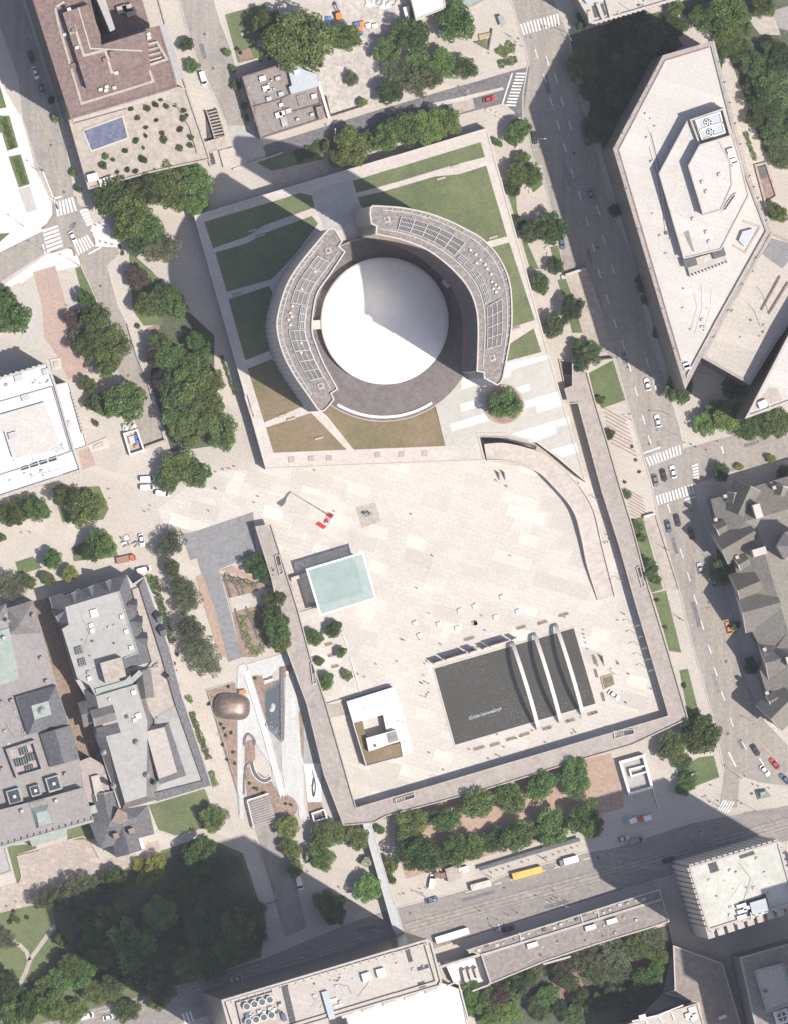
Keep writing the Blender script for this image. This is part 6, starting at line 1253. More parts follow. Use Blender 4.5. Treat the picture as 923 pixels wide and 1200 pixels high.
T = """95 1072 14 d;210 1060 13 m;262 1065 14 d;112 1092 13 m;175 1094 12 d;150 1130 14 d
744 70 15 d;700 130 13 d;712 85 14 d;690 105 13 d;758 95 11 d;735 115 12 d;775 55 14 d;748 28 13 d;728 30 11 d;838 70 13 d;868 30 14 m;880 75 14 d;905 60 13 d;910 130 15 d;885 140 10 d
610 1150 14 d;708 1130 15 g;745 1110 13 d;630 1182 13 d;575 1170 14 d
95 1140 16 m;70 1148 14 m;45 1168 13 m;130 1160 14 m;112 1122 13 m;18 1166 13 m;8 1150 13 d;700 1178 13 d;722 1168 14 d;745 1166 12 d;672 1190 13 d;655 1180 9 d;680 1172 11 m
351 45 35 m;315 28 17 m;404 43 16 m;481 41 20 m;455 58 16 m;465 80 16 g;490 74 16 m;518 74 17 b;546 80 13 d;488 97 17 g;457 108 14 d;533 24 22 b;503 90 14 m
414 171 19 b;398 184 11 b;433 166 13 b;451 160 16 b;475 150 20 b;499 150 18 b;520 142 17 b;530 150 9 b;382 171 6 m;413 93 8 g;426 120 6 b
679 26 9 m;681 76 19 m;700 152 18 d;731 72 18 d;824 21 16 m;852 15 22 m;855 46 18 m;790 9 9 m;762 44 18 d;741 58 15 d;717 52 14 d;732 95 14 d;720 112 13 d;755 80 13 d;792 30 13 m
894 5 14 m;897 86 20 d;912 107 22 d;879 100 10 d;896 120 18 d;911 152 20 d;915 184 14 d;916 70 16 d;921 130 14 m;911 249 11 m;866 60 13 m
582 167 6 m;607 154 14 m;611 184 8 b;600 166 6 d;605 203 12 m;622 207 13 m;601 221 9 m;646 268 17 m;622 271 13 d;608 262 8 d;650 312 9 d;633 332 11 d;669 363 14 d;648 382 13 d;679 424 12 d;692 414 13 d;676 404 8 d;702 469 6 m;713 510 7 d
720 246 9 d;732 240 10 d;755 330 12 d;762 348 11 d;772 388 9 d;795 456 16 m;788 448 8 d;825 497 13 b;850 486 19 b;838 480 11 m;877 501 14 m;892 498 14 m;911 495 16 m;859 455 13 d;844 553 10 d;903 538 6 y;866 547 5 y;918 553 9 d
734 580 6 m;744 618 8 m;751 630 6 m;758 667 11 d;769 680 6 m;844 650 7 y;847 672 14 d;838 664 8 d;861 733 6 m;879 780 9 d;788 877 18 m;822 862 21 m;808 850 11 m;803 917 12 m;814 842 8 d;800 893 10 m
481 968 19 m;520 960 17 m;559 942 18 m;597 936 17 m;633 922 16 m;674 911 20 m;490 1003 22 m;512 1004 15 m;535 996 18 m;552 992 15 m;579 987 16 m;607 979 18 m;646 969 20 m;683 958 19 m;694 970 12 d;628 975 10 m
378 981 15 m;377 1006 14 b;391 976 14 m;418 981 14 m;431 1042 16 b;384 1060 17 m;393 1070 13 m;431 1010 7 w;455 1014 10 m;446 973 6 m;457 1030 7 m;337 970 13 b;342 996 13 b;347 1018 9 b;363 1003 6 w
200 637 17 g;202 665 9 b;213 688 16 g;222 705 14 g;222 735 16 g;230 756 18 g;243 775 19 g;301 663 13 m;313 672 11 m;321 706 13 m;325 735 16 m;329 752 12 m;318 720 10 m
368 747 10 m;392 738 9 m;400 764 7 m;375 775 6 m;383 799 9 m;408 791 7 m
130 229 20 m;152 248 22 m;169 262 21 m;169 222 18 m;193 212 20 m;228 212 21 m;230 238 15 b;191 292 19 g;162 285 13 d;205 230 16 m;145 268 14 m;212 202 14 m;181 280 14 d
193 348 17 m;204 357 14 b;174 357 15 m;161 325 13 p;102 350 10 m;113 374 18 m;88 374 11 p;104 406 17 m;130 405 21 m;126 428 14 m;147 470 23 m;123 473 15 m;104 451 9 m;108 471 9 m;113 496 4 m;95 395 10 g
204 423 20 m;234 402 14 m;223 445 23 m;245 449 17 m;212 477 23 m;241 477 21 m;219 504 19 m;262 507 19 m;186 418 14 p;188 403 12 m;228 425 15 m;200 455 15 d;212 549 21 m;230 555 16 m;197 562 14 d;9 368 24 b;2 350 14 b;190 445 12 p
65 139 5 b;61 117 5 d;86 203 5 b;92 221 5 m;219 52 8 m;226 77 8 m;267 62 5 b;277 100 7 m;273 81 5 m;286 124 5 m;289 138 4 b
24 596 14 m;43 597 14 b;11 604 14 m;80 583 15 m;104 594 19 m;92 600 12 m;0 630 7 m;61 656 12 m;121 637 17 b;108 644 13 m;15 688 17 g;56 678 8 m;82 672 9 y;33 682 10 m
180 1018 15 y;171 1030 10 y;164 1014 8 y;138 1028 14 d;123 1035 11 m;87 1042 15 g;72 1050 14 g;56 1053 15 g;104 1036 12 g;234 1005 21 m;251 958 15 m;262 1021 12 m;223 1044 16 b;256 1044 15 d;134 1075 20 m;115 1080 15 m;154 1108 27 m;188 1070 20 b;235 1085 22 d;279 1086 21 m;296 1066 14 d;218 1128 22 m;249 1130 19 b;168 1142 22 d;188 1168 15 m;84 1132 14 m;114 1162 15 m;60 1176 17 m;20 1189 16 m;74 1102 9 b;33 1180 15 m;6 1102 13 g;269 1113 18 b;205 1103 16 d;150 1183 14 m;87 1187 15 m;300 1094 14 m;130 1120 18 b;108 1108 13 d;52 1160 12 m;135 1146 14 d
623 1136 19 g;640 1167 13 m;660 1136 15 g;551 1170 17 m;601 1158 13 b;584 1168 13 p;597 1187 13 b;573 1190 13 m;725 1117 20 g;688 1124 18 g;762 1096 15 g;769 1117 14 b;759 1144 16 m;729 1138 13 g;697 1140 12 m;665 1150 11 d;540 1182 12 m;712 1150 11 g"""
for ln in T.split('\n'):
    for e in ln.split(';'):
        a = e.split(); tree(float(a[0]), float(a[1]), float(a[2]), a[3])
tree(591, 475, 18, 'm', PH + .4)
# ------------------------------------------------------------------ shrubs and hedges
def shrub(px, py, r, kind, z0=0.0, adj='small green shrub', group='shrubs', i=[0]):
    i[0] += 1; rs = random.Random(i[0] * 13); R = r * S
    x, y = P(px, py, z0 + R * .6); o = bpy.data.objects.new('shrub', rs.choice(BUSH)); COL.objects.link(o)
    o.location = (x, y, z0 + R * .55); o.scale = (R, R, R); o.rotation_euler = (0, 0, rs.random() * 6)
    o.material_slots[0].link = 'OBJECT'; o.material_slots[0].material = LEAF[kind]; o['category'] = 'shrub'
    where(o, adj, px, py, group)
for (zx, zy), r, kd in (((712, 588), 4, 'm'), ((800, 588), 5, 'm'), ((840, 565), 3.5, 'd'), ((903, 575), 3, 'p'), ((748, 638), 4, 'g'), ((848, 650), 3, 'p'), ((790, 690), 3.2, 'p'), ((790, 735), 3, 'p'), ((738, 760), 4.5, 'm'), ((678, 815), 4, 'm'), ((778, 800), 2.5, 'd'), ((890, 755), 5.5, 'm'), ((880, 720), 4, 'p'), ((575, 845), 5, 'b'), ((612, 863), 3, 'm'), ((560, 893), 6, 'm'), ((775, 862), 6, 'd'), ((692, 915), 3.2, 'm')):
    shrub(*Z(0, 0, (zx, zy))[0], r, kd, TZ, 'round terrace shrub', 'shrubs on the hotel terrace')
for (zx, zy), r, kd in (((165, 640), 5, 'm'), ((165, 598), 4, 'm'), ((145, 700), 4.5, 'p'), ((205, 745), 4.5, 'm'), ((200, 785), 4.5, 'm'), ((145, 800), 5, 'g'), ((72, 577), 4, 'd'), ((12, 565), 4.5, 'm'), ((180, 625), 3, 'b'), ((120, 570), 3, 'm'), ((40, 540), 3.2, 'm')):
    shrub(*Z(180, 0, (zx, zy))[0], r, kd, TZ, 'eastern terrace shrub', 'shrubs on the hotel terrace')
for (zx, zy), r, kd in (((635, 55), 3.2, 'm'), ((735, 50), 4, 'd'), ((690, 42), 4, 'm')): shrub(*Z(0, 190, (zx, zy))[0], r, kd, TZ, 'southern terrace shrub', 'shrubs on the hotel terrace')
for (px, py), r, kd in (((17, 1076), 5, 'm'), ((12, 1080), 4, 'm'), ((22, 1079), 4, 'm'), ((32, 1075), 3.5, 'd'), ((16, 1068), 3, 'd'), ((205, 1140), 3, 'b'), ((755, 745), 3.5, 'd'), ((769, 703), 3.2, 'd'), ((779, 735), 3.2, 'd'), ((801, 803), 4, 'm'), ((706, 467), 3.5, 'd'), ((196, 800), 3, 'p'), ((205, 786), 3, 'm'), ((208, 804), 4, 'p'), ((204, 778), 3.5, 'm'), ((208, 767), 3, 'm'), ((295, 55), 3, 'p'), ((278, 57), 3.5, 'p'), ((282, 62), 3, 'm'), ((306, 70), 3, 'm'), ((316, 68), 3.2, 'm'), ((285, 28), 4, 'm'), ((325, 66), 3.5, 'm'), ((160, 310), 3.5, 'd'), ((141, 289), 3, 'd'), ((144, 297), 3, 'm'), ((162, 382), 4, 'd')):
    shrub(px, py, r, kd, 0, 'low garden shrub', 'low shrubs by paths and lawns')
for zx, zy in ((300, 300), (405, 208), (365, 410), (420, 455), (390, 470), (375, 520), (430, 560), (400, 600), (520, 730), (560, 760), (590, 780), (545, 755), (745, 845), (715, 838), (550, 160), (380, 430), (440, 620)): shrub(*Z(180, 760, (zx, zy))[0], 2.6, 'm' if zx % 3 else 'd', 0, 'tiny planted shrub', 'young shrubs in the west garden beds')
def hedge(name, label, line, wpx, hgt, kind='m', per=26):
    w = pts(line); rs = np.random.RandomState(len(label)); Vs = []
    for a, c in zip(w[:-1], w[1:]):
        L = math.hypot(c[0] - a[0], c[1] - a[1]); n = int(L * wpx * S * per); d = np.array([c[0] - a[0], c[1] - a[1]]) / L; nr = np.array([-d[1], d[0]])
        tt = rs.rand(n) * L; u = (rs.rand(n) - .5) * wpx * S * (1 + .25 * np.sin(tt * 1.7)); zz = hgt * (.25 + .75 * np.sqrt(np.clip(1 - (2 * u / (wpx * S * 1.3)) ** 2, 0, 1))) * rs.uniform(.55, 1.05, n)
        cc = np.stack([a[0] + d[0] * tt + nr[0] * u, a[1] + d[1] * tt + nr[1] * u, zz], 1)
        nn = rs.normal(size=(n, 3)) * .6 + np.array([0, 0, .8]); nn /= np.linalg.norm(nn, axis=1)[:, None]; q = np.cross(nn, rs.normal(size=(n, 3))); q /= np.linalg.norm(q, axis=1)[:, None]; ww = np.cross(nn, q); s = rs.uniform(.16, .34, n)[:, None]
        Vs.append(np.stack([cc - q * s, cc - ww * s * .6, cc + q * s, cc + ww * s * .6], 1))
    Vs = np.concatenate(Vs).reshape(-1, 3) - np.array([w[0][0], w[0][1], 0]); n = len(Vs) // 4
    me = bpy.data.meshes.new(name); me.from_pydata(Vs.tolist(), [], np.arange(n * 4).reshape(-1, 4).tolist()); me.materials.append(LEAF[kind])
    o = bpy.data.objects.new(name, me); COL.objects.link(o); o.location = (w[0][0], w[0][1], 0); tag(o, label, 'hedge')
hedge('hedge', 'long hedge between the slate hall and the feathery trees', Z(180, 570, (0, 490), (45, 660), (100, 850)), 9, 1.6, 'm'); hedge('hedge', 'low hedge strip east of the slate hall by the copper lodge', Z(180, 760, (205, 345), (255, 480), (300, 600)), 7, 1.0, 'm')
hedge('hedge', 'short hedge strip south-east of the slate hall', Z(180, 760, (310, 665), (340, 745)), 7, 1.0, 'b'); hedge('hedge', 'tiny hedge corner by the paved path and slate hall', Z(180, 760, (180, 255), (210, 290)), 6, 1.0, 'b'); hedge('hedge', 'bright hedge at the north corner of the slate hall', Z(0, 570, (805, 480), (830, 560)), 8, 1.5, 'b')
hedge('hedge', 'angled hedge bed near the top crosswalk, long arm', Z(540, 0, (200, 350), (300, 320)), 9, 1.1, 'd'); hedge('hedge', 'angled hedge bed near the top crosswalk, short arm', Z(540, 0, (205, 300), (235, 255), (290, 265)), 14, 1.1, 'm')
hedge('hedge', 'clipped hedge east of the pentagonal tower', Z(723, 0, (690, 715), (745, 870)), 5, 1.2, 'm'); hedge('hedge', 'dark hedge beside the path under the right edge trees', Z(723, 0, (710, 590), (770, 720), (805, 820)), 6, 1.2, 'd'); hedge('hedge', 'leafy hedge north of the podium in shadow', Z(360, 0, (-60, 850), (60, 800), (120, 770)), 14, 1.6, 'm'); hedge('hedge', 'ivy band at the foot of the podium west wall', Z(180, 380, (365, 170), (400, 260), (440, 380)), 4, .8, 'm')
hedge('hedge', 'leafy bed in the white plaza, upper', Z(0, 130, (30, 60), (110, 310), s=130 / 918), 8, .5, 'm'); hedge('hedge', 'leafy bed in the white plaza, lower', Z(0, 130, (130, 385), (205, 605), s=130 / 918), 8, .5, 'm'); hedge('hedge', 'vegetable rows in the upper terraced bed', Z(180, 570, (380, 490), (560, 540)), 10, .5, 'b', 10); hedge('hedge', 'vegetable rows in the lower terraced bed', Z(180, 570, (470, 700), (520, 880), (570, 900), (600, 830), (560, 700), (500, 690)), 10, .5, 'b', 12); hedge('hedge', 'shade planting north of the flat taupe office', Z(180, 0, (665, 385), (700, 360)), 5, .6, 'b')
# ------------------------------------------------------------------ vehicles
def paint(name, c, rough=.3):
    m, nt, b = newmat(name); v = coords(nt); n = ramp(nt, noise(nt, v, 1.2, 3), .3, .7)
    nt.links.new(mixc(nt, n, tuple(x * .9 for x in c), c), b.inputs['Base Color']); b.inputs['Roughness'].default_value = rough; b.inputs['Coat Weight'].default_value = .3; return m
CARP = {'white': paint('white_car_paint', (.75, .75, .75)), 'black': paint('black_car_paint', (.018, .018, .022)), 'grey': paint('grey_car_paint', (.16, .165, .18)), 'silver': paint('silver_car_paint', (.42, .43, .45)), 'red': paint('red_car_paint', (.42, .03, .03)), 'blue': paint('blue_car_paint', (.06, .1, .17)), 'teal': paint('teal_car_paint', (.06, .24, .26)), 'orange': paint('orange_car_paint', (.65, .2, .04)), 'yellow': paint('bus_yellow_paint', (.75, .42, .08)), 'beige': paint('beige_paint', (.5, .47, .42)), 'truckred': paint('truck_red_paint', (.55, .09, .04)), 'rust': paint('rusty_bed', (.3, .16, .11), .7)}
CARP['window'] = M('car_glass', (.02, .022, .027), .1, 1, 3, rough=.1)
def rr(x0, x1, w, ch=.35): return [(x0 + ch, -w), (x1 - ch * 1.3, -w), (x1, -w + ch * 1.3), (x1, w - ch * 1.3), (x1 - ch * 1.3, w), (x0 + ch, w), (x0, w - ch), (x0, -w + ch)]
def loft(b, secs, cap=True, mi=0):
    n = len(secs[0][0]); vs = [(x, y, z) for pl, z in secs for x, y in pl]
    fs = [(k * n + i, k * n + (i + 1) % n, (k + 1) * n + (i + 1) % n, (k + 1) * n + i) for k in range(len(secs) - 1) for i in range(n)]
    if cap: fs.append(tuple(range((len(secs) - 1) * n, len(secs) * n)))
    return b.add(vs, fs, mi)
def bmesh_of(name, fn):
    b = B(); fn(b); me = bpy.data.meshes.new(name); me.from_pydata(b.v, [], b.f); me.materials.append(CARP['white'])
    bm = bmesh.new(); bm.from_mesh(me); bmesh.ops.recalc_face_normals(bm, faces=bm.faces); bm.to_mesh(me); bm.free(); return me
def wheel_m(b): 
    for s in (0,): b.tube((0, -.12, 0), (0, .12, 0), .33, .33, 14)
WHEEL = bmesh_of('wheel', wheel_m)
CAR = {'body': bmesh_of('car_body', lambda b: (loft(b, [(rr(-2.2, 2.2, .82), .28), (rr(-2.3, 2.3, .92), .55), (rr(-2.28, 2.25, .92), .78), (rr(-2.15, 2.1, .84), .93)]), loft(b, [(rr(-1.15, .35, .60, .2), 1.42), (rr(-1.05, .25, .54, .2), 1.47)]))),
       'window': bmesh_of('car_window', lambda b: loft(b, [(rr(-1.85, 1.05, .80, .25), .9), (rr(-1.2, .42, .63, .2), 1.43)])),
       'light': bmesh_of('car_headlight', lambda b: b.box(0, 0, 0, .18, .42, .16))}
VAN = {'body': bmesh_of('van_body', lambda b: (loft(b, [(rr(-2.6, 2.6, .9), .3), (rr(-2.65, 2.6, .98), .6), (rr(-2.65, 2.5, .98), 1.0)]), loft(b, [(rr(-2.6, 1.1, .92, .2), 1.0), (rr(-2.55, 1.0, .86, .2), 2.05)]))),
       'window': bmesh_of('van_window', lambda b: loft(b, [(rr(.9, 1.95, .86, .2), 1.0), (rr(.85, 1.15, .8, .1), 1.95)])), 'light': CAR['light']}
BUS = {'body': bmesh_of('bus_body', lambda b: (loft(b, [(rr(-6, 6, 1.22, .2), .35), (rr(-6, 6, 1.25, .2), 1.3), (rr(-6, 6, 1.25, .2), 2.9), (rr(-5.85, 5.85, 1.12, .2), 3.15)]), b.box(-3.6, 0, 3.15, 2.2, 1.5, .28), b.box(2.2, 0, 3.15, 1.4, 1.2, .18))),
       'window': bmesh_of('bus_window', lambda b: loft(b, [(rr(-5.7, 6.04, 1.28, .2), 1.5), (rr(-5.7, 6.04, 1.28, .2), 2.5)])), 'light': CAR['light']}
def sub(name, me, parent, mat=None, loc=(0, 0, 0), sc=(1, 1, 1)):
    o = bpy.data.objects.new(name, me); COL.objects.link(o); o.parent = parent; o.location = loc; o.scale = sc
    if mat:
        o.material_slots[0].link = 'OBJECT'; o.material_slots[0].material = mat
    return o
GRP = {'car': 'cars on the streets', 'van': 'vans and pickups', 'bus': 'buses on the bottom road', 'truck': 'trucks'}
def vehicle(kind, px, py, ang, col, label, L=1.0, z=.1):
    """ang: heading in degrees, counter-clockwise from the photo's right."""
    k = {'car': CAR, 'van': VAN, 'bus': BUS}[kind]; hz = {'car': .9, 'van': 1.3, 'bus': 2}[kind]
    x, y = P(px, py, hz); t = thing({'car': 'parked_car', 'van': 'van', 'bus': 'bus'}[kind], label, kind, (x, y, z), math.radians(ang), GRP[kind])
    sub('body', k['body'], t, CARP[col], sc=(L, 1, 1)); sub('window', k['window'], t, CARP['window'], sc=(L, 1, 1))
    hl = {'car': 2.2, 'van': 2.55, 'bus': 5.95}[kind] * L; wy = {'car': .84, 'van': .88, 'bus': 1.14}[kind]
    for sx in (-.6, .6):
        for sy in (-1, 1): sub('wheel', WHEEL, t, K['black'], (hl * sx, wy * sy, .33), (1.0, 1, 1) if kind != 'bus' else (1.4, 1.2, 1.4))
    for sy in (-1, 1): sub('headlight', k['light'], t, K['snow'], (hl - .05, sy * wy * .7, .58))
    return t
for a in (('car', 42, 85.5, -72, 'white', 'white car in dappled shade beside the brown roofed hotel'), ('car', 49, 105, -72, 'grey', 'dark grey car behind the white car beside the hotel'), ('car', 37, 67, -72, 'black', 'black car in deep shade, third in line beside the hotel'),
          ('van', 238.5, 92, -74, 'white', 'white van parked in the dead-end road'), ('car', 85.8, 278, -62, 'white', 'white car driving over the south crosswalk of the upper left crossing'), ('car', 572.5, 116, 14, 'red', 'red car waiting in the dark top road'),
          ('car', 625.6, 161.5, -82, 'black', 'black car at the kerb east of the podium corner'), ('car', 657.7, 284.8, -80, 'blue', 'dark blue car at the kerb beside large roadside tree'), ('car', 758, 450.5, 106, 'white', 'white car driving near the pointed tower tip'),
          ('car', 770, 493.5, 104, 'white', 'white car just north of the main road crosswalk'), ('car', 767.3, 563, -76, 'grey', 'grey car, leftmost of three waiting between the two crosswalks'), ('car', 776.8, 556.8, -76, 'black', 'black car, middle of three waiting between the two crosswalks'), ('car', 788, 553, 104, 'white', 'white car, rightmost of three waiting between the two crosswalks'),
          ('car', 793, 609.7, -75, 'black', 'black car just south of the lower crosswalk, left lane'), ('car', 782.3, 617, -77, 'blue', 'blue grey car south of the lower crosswalk beside the black one'), ('car', 809.3, 625, 105, 'black', 'black car at the right kerb near the gabled hall'), ('car', 820, 666.5, 104, 'silver', 'silver car half in the gable shadow'),
          ('car', 836, 681, 104, 'teal', 'teal car in deep shade beside a dark street tree'), ('car', 853.3, 736, 104, 'orange', 'orange and black taxi parked below the hall gables'), ('car', 884.4, 879, -58, 'black', 'black car on the bend at the lower right'), ('car', 895.7, 903, -50, 'white', 'white car on the bend beside the traffic island'),
          ('car', 907, 894.8, 130, 'red', 'red car in shade on the bend'), ('car', 919, 912.5, 135, 'blue', 'dark blue car at the right edge on the bend'), ('car', 691.5, 229, -75, 'grey', 'grey car driving in the pentagonal tower shadow'), ('van', 745, 985, 15, 'grey', 'grey van in shade near the two food carts'),
          ('car', 783, 1007.6, 15, 'black', 'black car alone in shade on the bottom road'), ('car', 729.5, 983, 15, 'silver', 'pale car at the shaded kerb behind the grey van'), ('car', 505, 1054.5, 16, 'blue', 'dark car by the kerb east of the footbridge'), ('van', 505.5, 1033, 80, 'white', 'white food truck parked on the pavement near the tan kiosk'),
          ('car', 595, 1088, 15, 'black', 'dark car in arcade shadow right of the long white bus'), ('car', 277, 1147.5, 196, 'silver', 'silver car in shade, leftmost of three by the slab tower'), ('car', 318.5, 1145, 16, 'silver', 'silver car in shade, middle of three by the slab tower'), ('car', 379.8, 1131, 16, 'white', 'white car in shade, rightmost of three by the slab tower'),
          ('car', 128, 1192, 14, 'white', 'white and black car in sun below the park trees'), ('van', 102, 1190.5, 14, 'white', 'white van half hidden under the park trees'), ('car', 166.3, 633, -80, 'white', 'white car with black rear parked on the buff paving'), ('van', 169, 667.5, 15, 'white', 'white pickup parked by the slate hall corner'),
          ('van', 173, 561, 3, 'white', 'upper of the two white vans beside the tree'), ('van', 173, 570.8, 3, 'white', 'lower of the two white vans beside the tree'), ('van', 191, 578, -8, 'white', 'white van half under the tree by the square'), ('van', 351.3, 1034.8, -78, 'white', 'white pickup at the yellow barrier of the service lane'),
          ('car', 718.8, 814.5, -35, 'white', 'small black and white car standing on the square')):
    vehicle(*a)
vehicle('bus', 529, 1096.3, 17, 'white', 'long white bus in shade by the slab tower', 1.02); vehicle('bus', 617, 1023, 14.5, 'yellow', 'long yellow bus at the stop beside the double tree row', .9); vehicle('bus', 562.7, 1037.5, 15, 'beige', 'short white bus standing west of the yellow bus', .62)
def truck(px, py, ang, cab, box, label, L=4.5, ncab=1.8, bh=2.9):
    x, y = P(px, py, 2); t = thing('truck', label, 'truck', (x, y, .1), math.radians(ang), 'trucks')
    b = B(); loft(b, [(rr(0, ncab, 1.05, .2), .5), (rr(0, ncab, 1.08, .2), 1.4), (rr(0, ncab * .75, .95, .2), 2.2)]); b.build('cab', CARP[cab], t, local=True)
    b = B(); loft(b, [(rr(ncab * .8, ncab + .02, .98, .15), 1.4), (rr(ncab * .7, ncab * .78, .9, .1), 2.1)]); b.build('windscreen', CARP['window'], t, local=True)
    b = B(); b.box(-L / 2 - .15, 0, .9, L, 2.3, bh - .9); b.build('cargo_box', CARP[box], t, local=True)
    for wx in (ncab * .5, -L * .75):
        for sy in (-1, 1): sub('wheel', WHEEL, t, K['black'], (wx, sy * 1.0, .45), (1.35, 1.2, 1.35))
truck(659.5, 1010.5, 195, 'grey', 'white', 'white box truck with dark cab in front of the yellow bus', 5.2)
truck(152.5, 654, 12, 'truckred', 'rust', 'orange red flatbed truck beside the slate hall', 4.6, 2.0, 1.5)
x, y = P(397, 18, 1.5); t = thing('excavator', 'yellow excavator standing on the gravel building site', 'excavator', (x, y, 0), 1.9); b = B(); b.box(0, -.9, 0, 3, .5, .8); b.box(0, .9, 0, 3, .5, .8); b.build('track', K['black'], t, local=True); b = B(); b.box(-.2, 0, .8, 2.4, 2.2, 1.1); b.box(.4, .5, 1.9, 1.1, .9, 1.0); b.build('cab', K['orange'], t, local=True); b = B(); b.tube((.8, -.3, 1.6), (3.2, -.3, 3.2), .25, .2); b.tube((3.2, -.3, 3.2), (4.4, -.3, 1.2), .2, .15); b.box(4.3, -.3, .4, .8, 1.0, .8); b.build('arm', K['darkmetal'], t, local=True)
# ------------------------------------------------------------------ people
def person_mesh(pose):
    J = {'pel': (0, 0, .95), 'sp': (0, 0, 1.2), 'ch': (0, 0, 1.4), 'nk': (0, 0, 1.52), 'hd': (.02, 0, 1.66), 'ht': (.02, 0, 1.76)}
    st = .22 if pose else .03
    for s, nm in ((1, 'l'), (-1, 'r')):
        f = s * st
        J['hp' + nm] = (0, .1 * s, .9); J['kn' + nm] = (f * .6 + .03, .1 * s, .5); J['an' + nm] = (f - .03, .1 * s, .08); J['to' + nm] = (f + .16, .11 * s, .04)
        J['sh' + nm] = (0, .2 * s, 1.42); J['el' + nm] = (-f * .5, .26 * s, 1.14); J['wr' + nm] = (-f * .7 + .1, .25 * s, .9); J['hn' + nm] = (-f * .75 + .14, .24 * s, .8)
    E = [('pel', 'sp'), ('sp', 'ch'), ('ch', 'nk'), ('nk', 'hd'), ('hd', 'ht')]
    for nm in 'lr': E += [('pel', 'hp' + nm), ('hp' + nm, 'kn' + nm), ('kn' + nm, 'an' + nm), ('an' + nm, 'to' + nm), ('ch', 'sh' + nm), ('sh' + nm, 'el' + nm), ('el' + nm, 'wr' + nm), ('wr' + nm, 'hn' + nm)]
    ks = list(J); me = bpy.data.meshes.new('body'); me.from_pydata([J[k] for k in ks], [(ks.index(a), ks.index(c)) for a, c in E], [])
    o = bpy.data.objects.new('body', me); COL.objects.link(o); md = o.modifiers.new('s', 'SKIN'); o.modifiers.new('u', 'SUBSURF').levels = 1
    R_ = {'pel': .15, 'sp': .14, 'ch': .17, 'nk': .06, 'hd': .105, 'ht': .08, 'hp': .1, 'kn': .07, 'an': .05, 'to': .045, 'sh': .08, 'el': .055, 'wr': .04, 'hn': .045}
    for i, k in enumerate(ks):
        r = R_.get(k, R_.get(k[:2], .06)); me.skin_vertices[0].data[i].radius = (r, r * (1.1 if k in ('pel', 'ch') else 1)); me.skin_vertices[0].data[i].use_root = (k == 'pel')
    dg = bpy.context.evaluated_depsgraph_get(); m2 = bpy.data.meshes.new_from_object(o.evaluated_get(dg)); bpy.data.objects.remove(o)
    m2.name = 'body'; m2.materials.clear()
    for m in (SKIN, K['whitecloth'], TROUS, HAIR): m2.materials.append(m)
    for p in m2.polygons:
        z = p.center.z; p.material_index = 3 if z > 1.72 or (z > 1.6 and p.center.x < -.02) else 0 if z > 1.5 or (z < .9 and abs(p.center.y) > .2) else 1 if z > .98 else 2
        p.use_smooth = True
    return m2
SKIN = M('skin', (.45, .28, .2), .1, 1, 5); TROUS = M('dark_trousers', (.05, .055, .08), .2, 1, 5); HAIR = M('hair', (.04, .03, .025), .2, 2, 6)
SHIRT = {'dark': M('dark_shirt', (.04, .04, .05), .2, 1, 5), 'red': K['red'], 'white': K['whitecloth'], 'blue': K['blue'], 'orange': K['orange'], 'teal': K['teal'], 'yellow': M('yellow_shirt', (.6, .45, .08), .1, 1, 5), 'pink': M('pink_shirt', (.6, .2, .3), .1, 1, 5)}
PM = [person_mesh(0), person_mesh(1)]
def person(px, py, shirt, z0=.05, i=[0]):
    i[0] += 1; rs = random.Random(i[0]); x, y = P(px, py, z0 + .9)
    o = bpy.data.objects.new('person', PM[i[0] % 2]); COL.objects.link(o); o.location = (x, y, z0); o.rotation_euler = (0, 0, rs.random() * 6.28)
    o.material_slots[1].link = 'OBJECT'; o.material_slots[1].material = SHIRT[shirt]; o['category'] = 'person'
    where(o, f"person in {shirt} top {'walking' if i[0] % 2 == 0 else 'standing'}", px, py, 'people on foot')
rs = random.Random(5)
PPL = []
PPL += Z(360, 570, (560, 150), (675, 375), (590, 550), (655, 688), (510, 828), (522, 832), (720, 855), (605, 828), (150, 135))
PPL += Z(360, 760, (375, 85), (485, 70), (280, 140), (312, 155), (628, 145), (612, 185), (635, 180), (655, 190), (618, 258), (645, 250), (658, 240), (655, 563), (735, 657), (490, 395), (875, 545), (620, 190), (640, 262))
PPL += Z(540, 570, (265, 375), (785, 262), (800, 285), (775, 305), (790, 300), (870, 685), (882, 692), (848, 725), (662, 800), (668, 820), (672, 845), (660, 775), (112, 700), (130, 780), (560, 708), (425, 745), (685, 880), (245, 0))
PPL += Z(540, 760, (850, 82), (845, 72), (905, 138), (890, 292), (600, 460), (618, 452), (608, 440), (455, 508), (362, 552), (150, 597), (190, 575), (210, 585), (230, 533), (45, 545), (300, 487), (320, 478), (580, 392), (730, 345), (712, 352), (195, 465), (385, 445), (265, 490), (475, 432), (650, 375))
PPL += Z(180, 570, (300, 132), (548, 90), (567, 55), (340, 12)) + Z(180, 380, (410, 780), (440, 770), (378, 785), (340, 800), (340, 890), (545, 555), (872, 790), (640, 270))
PPL += Z(0, 570, (785, 135), (810, 128), (815, 105), (600, 65), (590, 15), (285, 140), (165, 248), (120, 250)) + Z(0, 940, (145, 478), (158, 485), (160, 500), (90, 540), (40, 565), (170, 545)) + Z(0, 190, (520, 340), (545, 332), (560, 345), (548, 430), (578, 438), (505, 385), (610, 445), (365, 775)) 
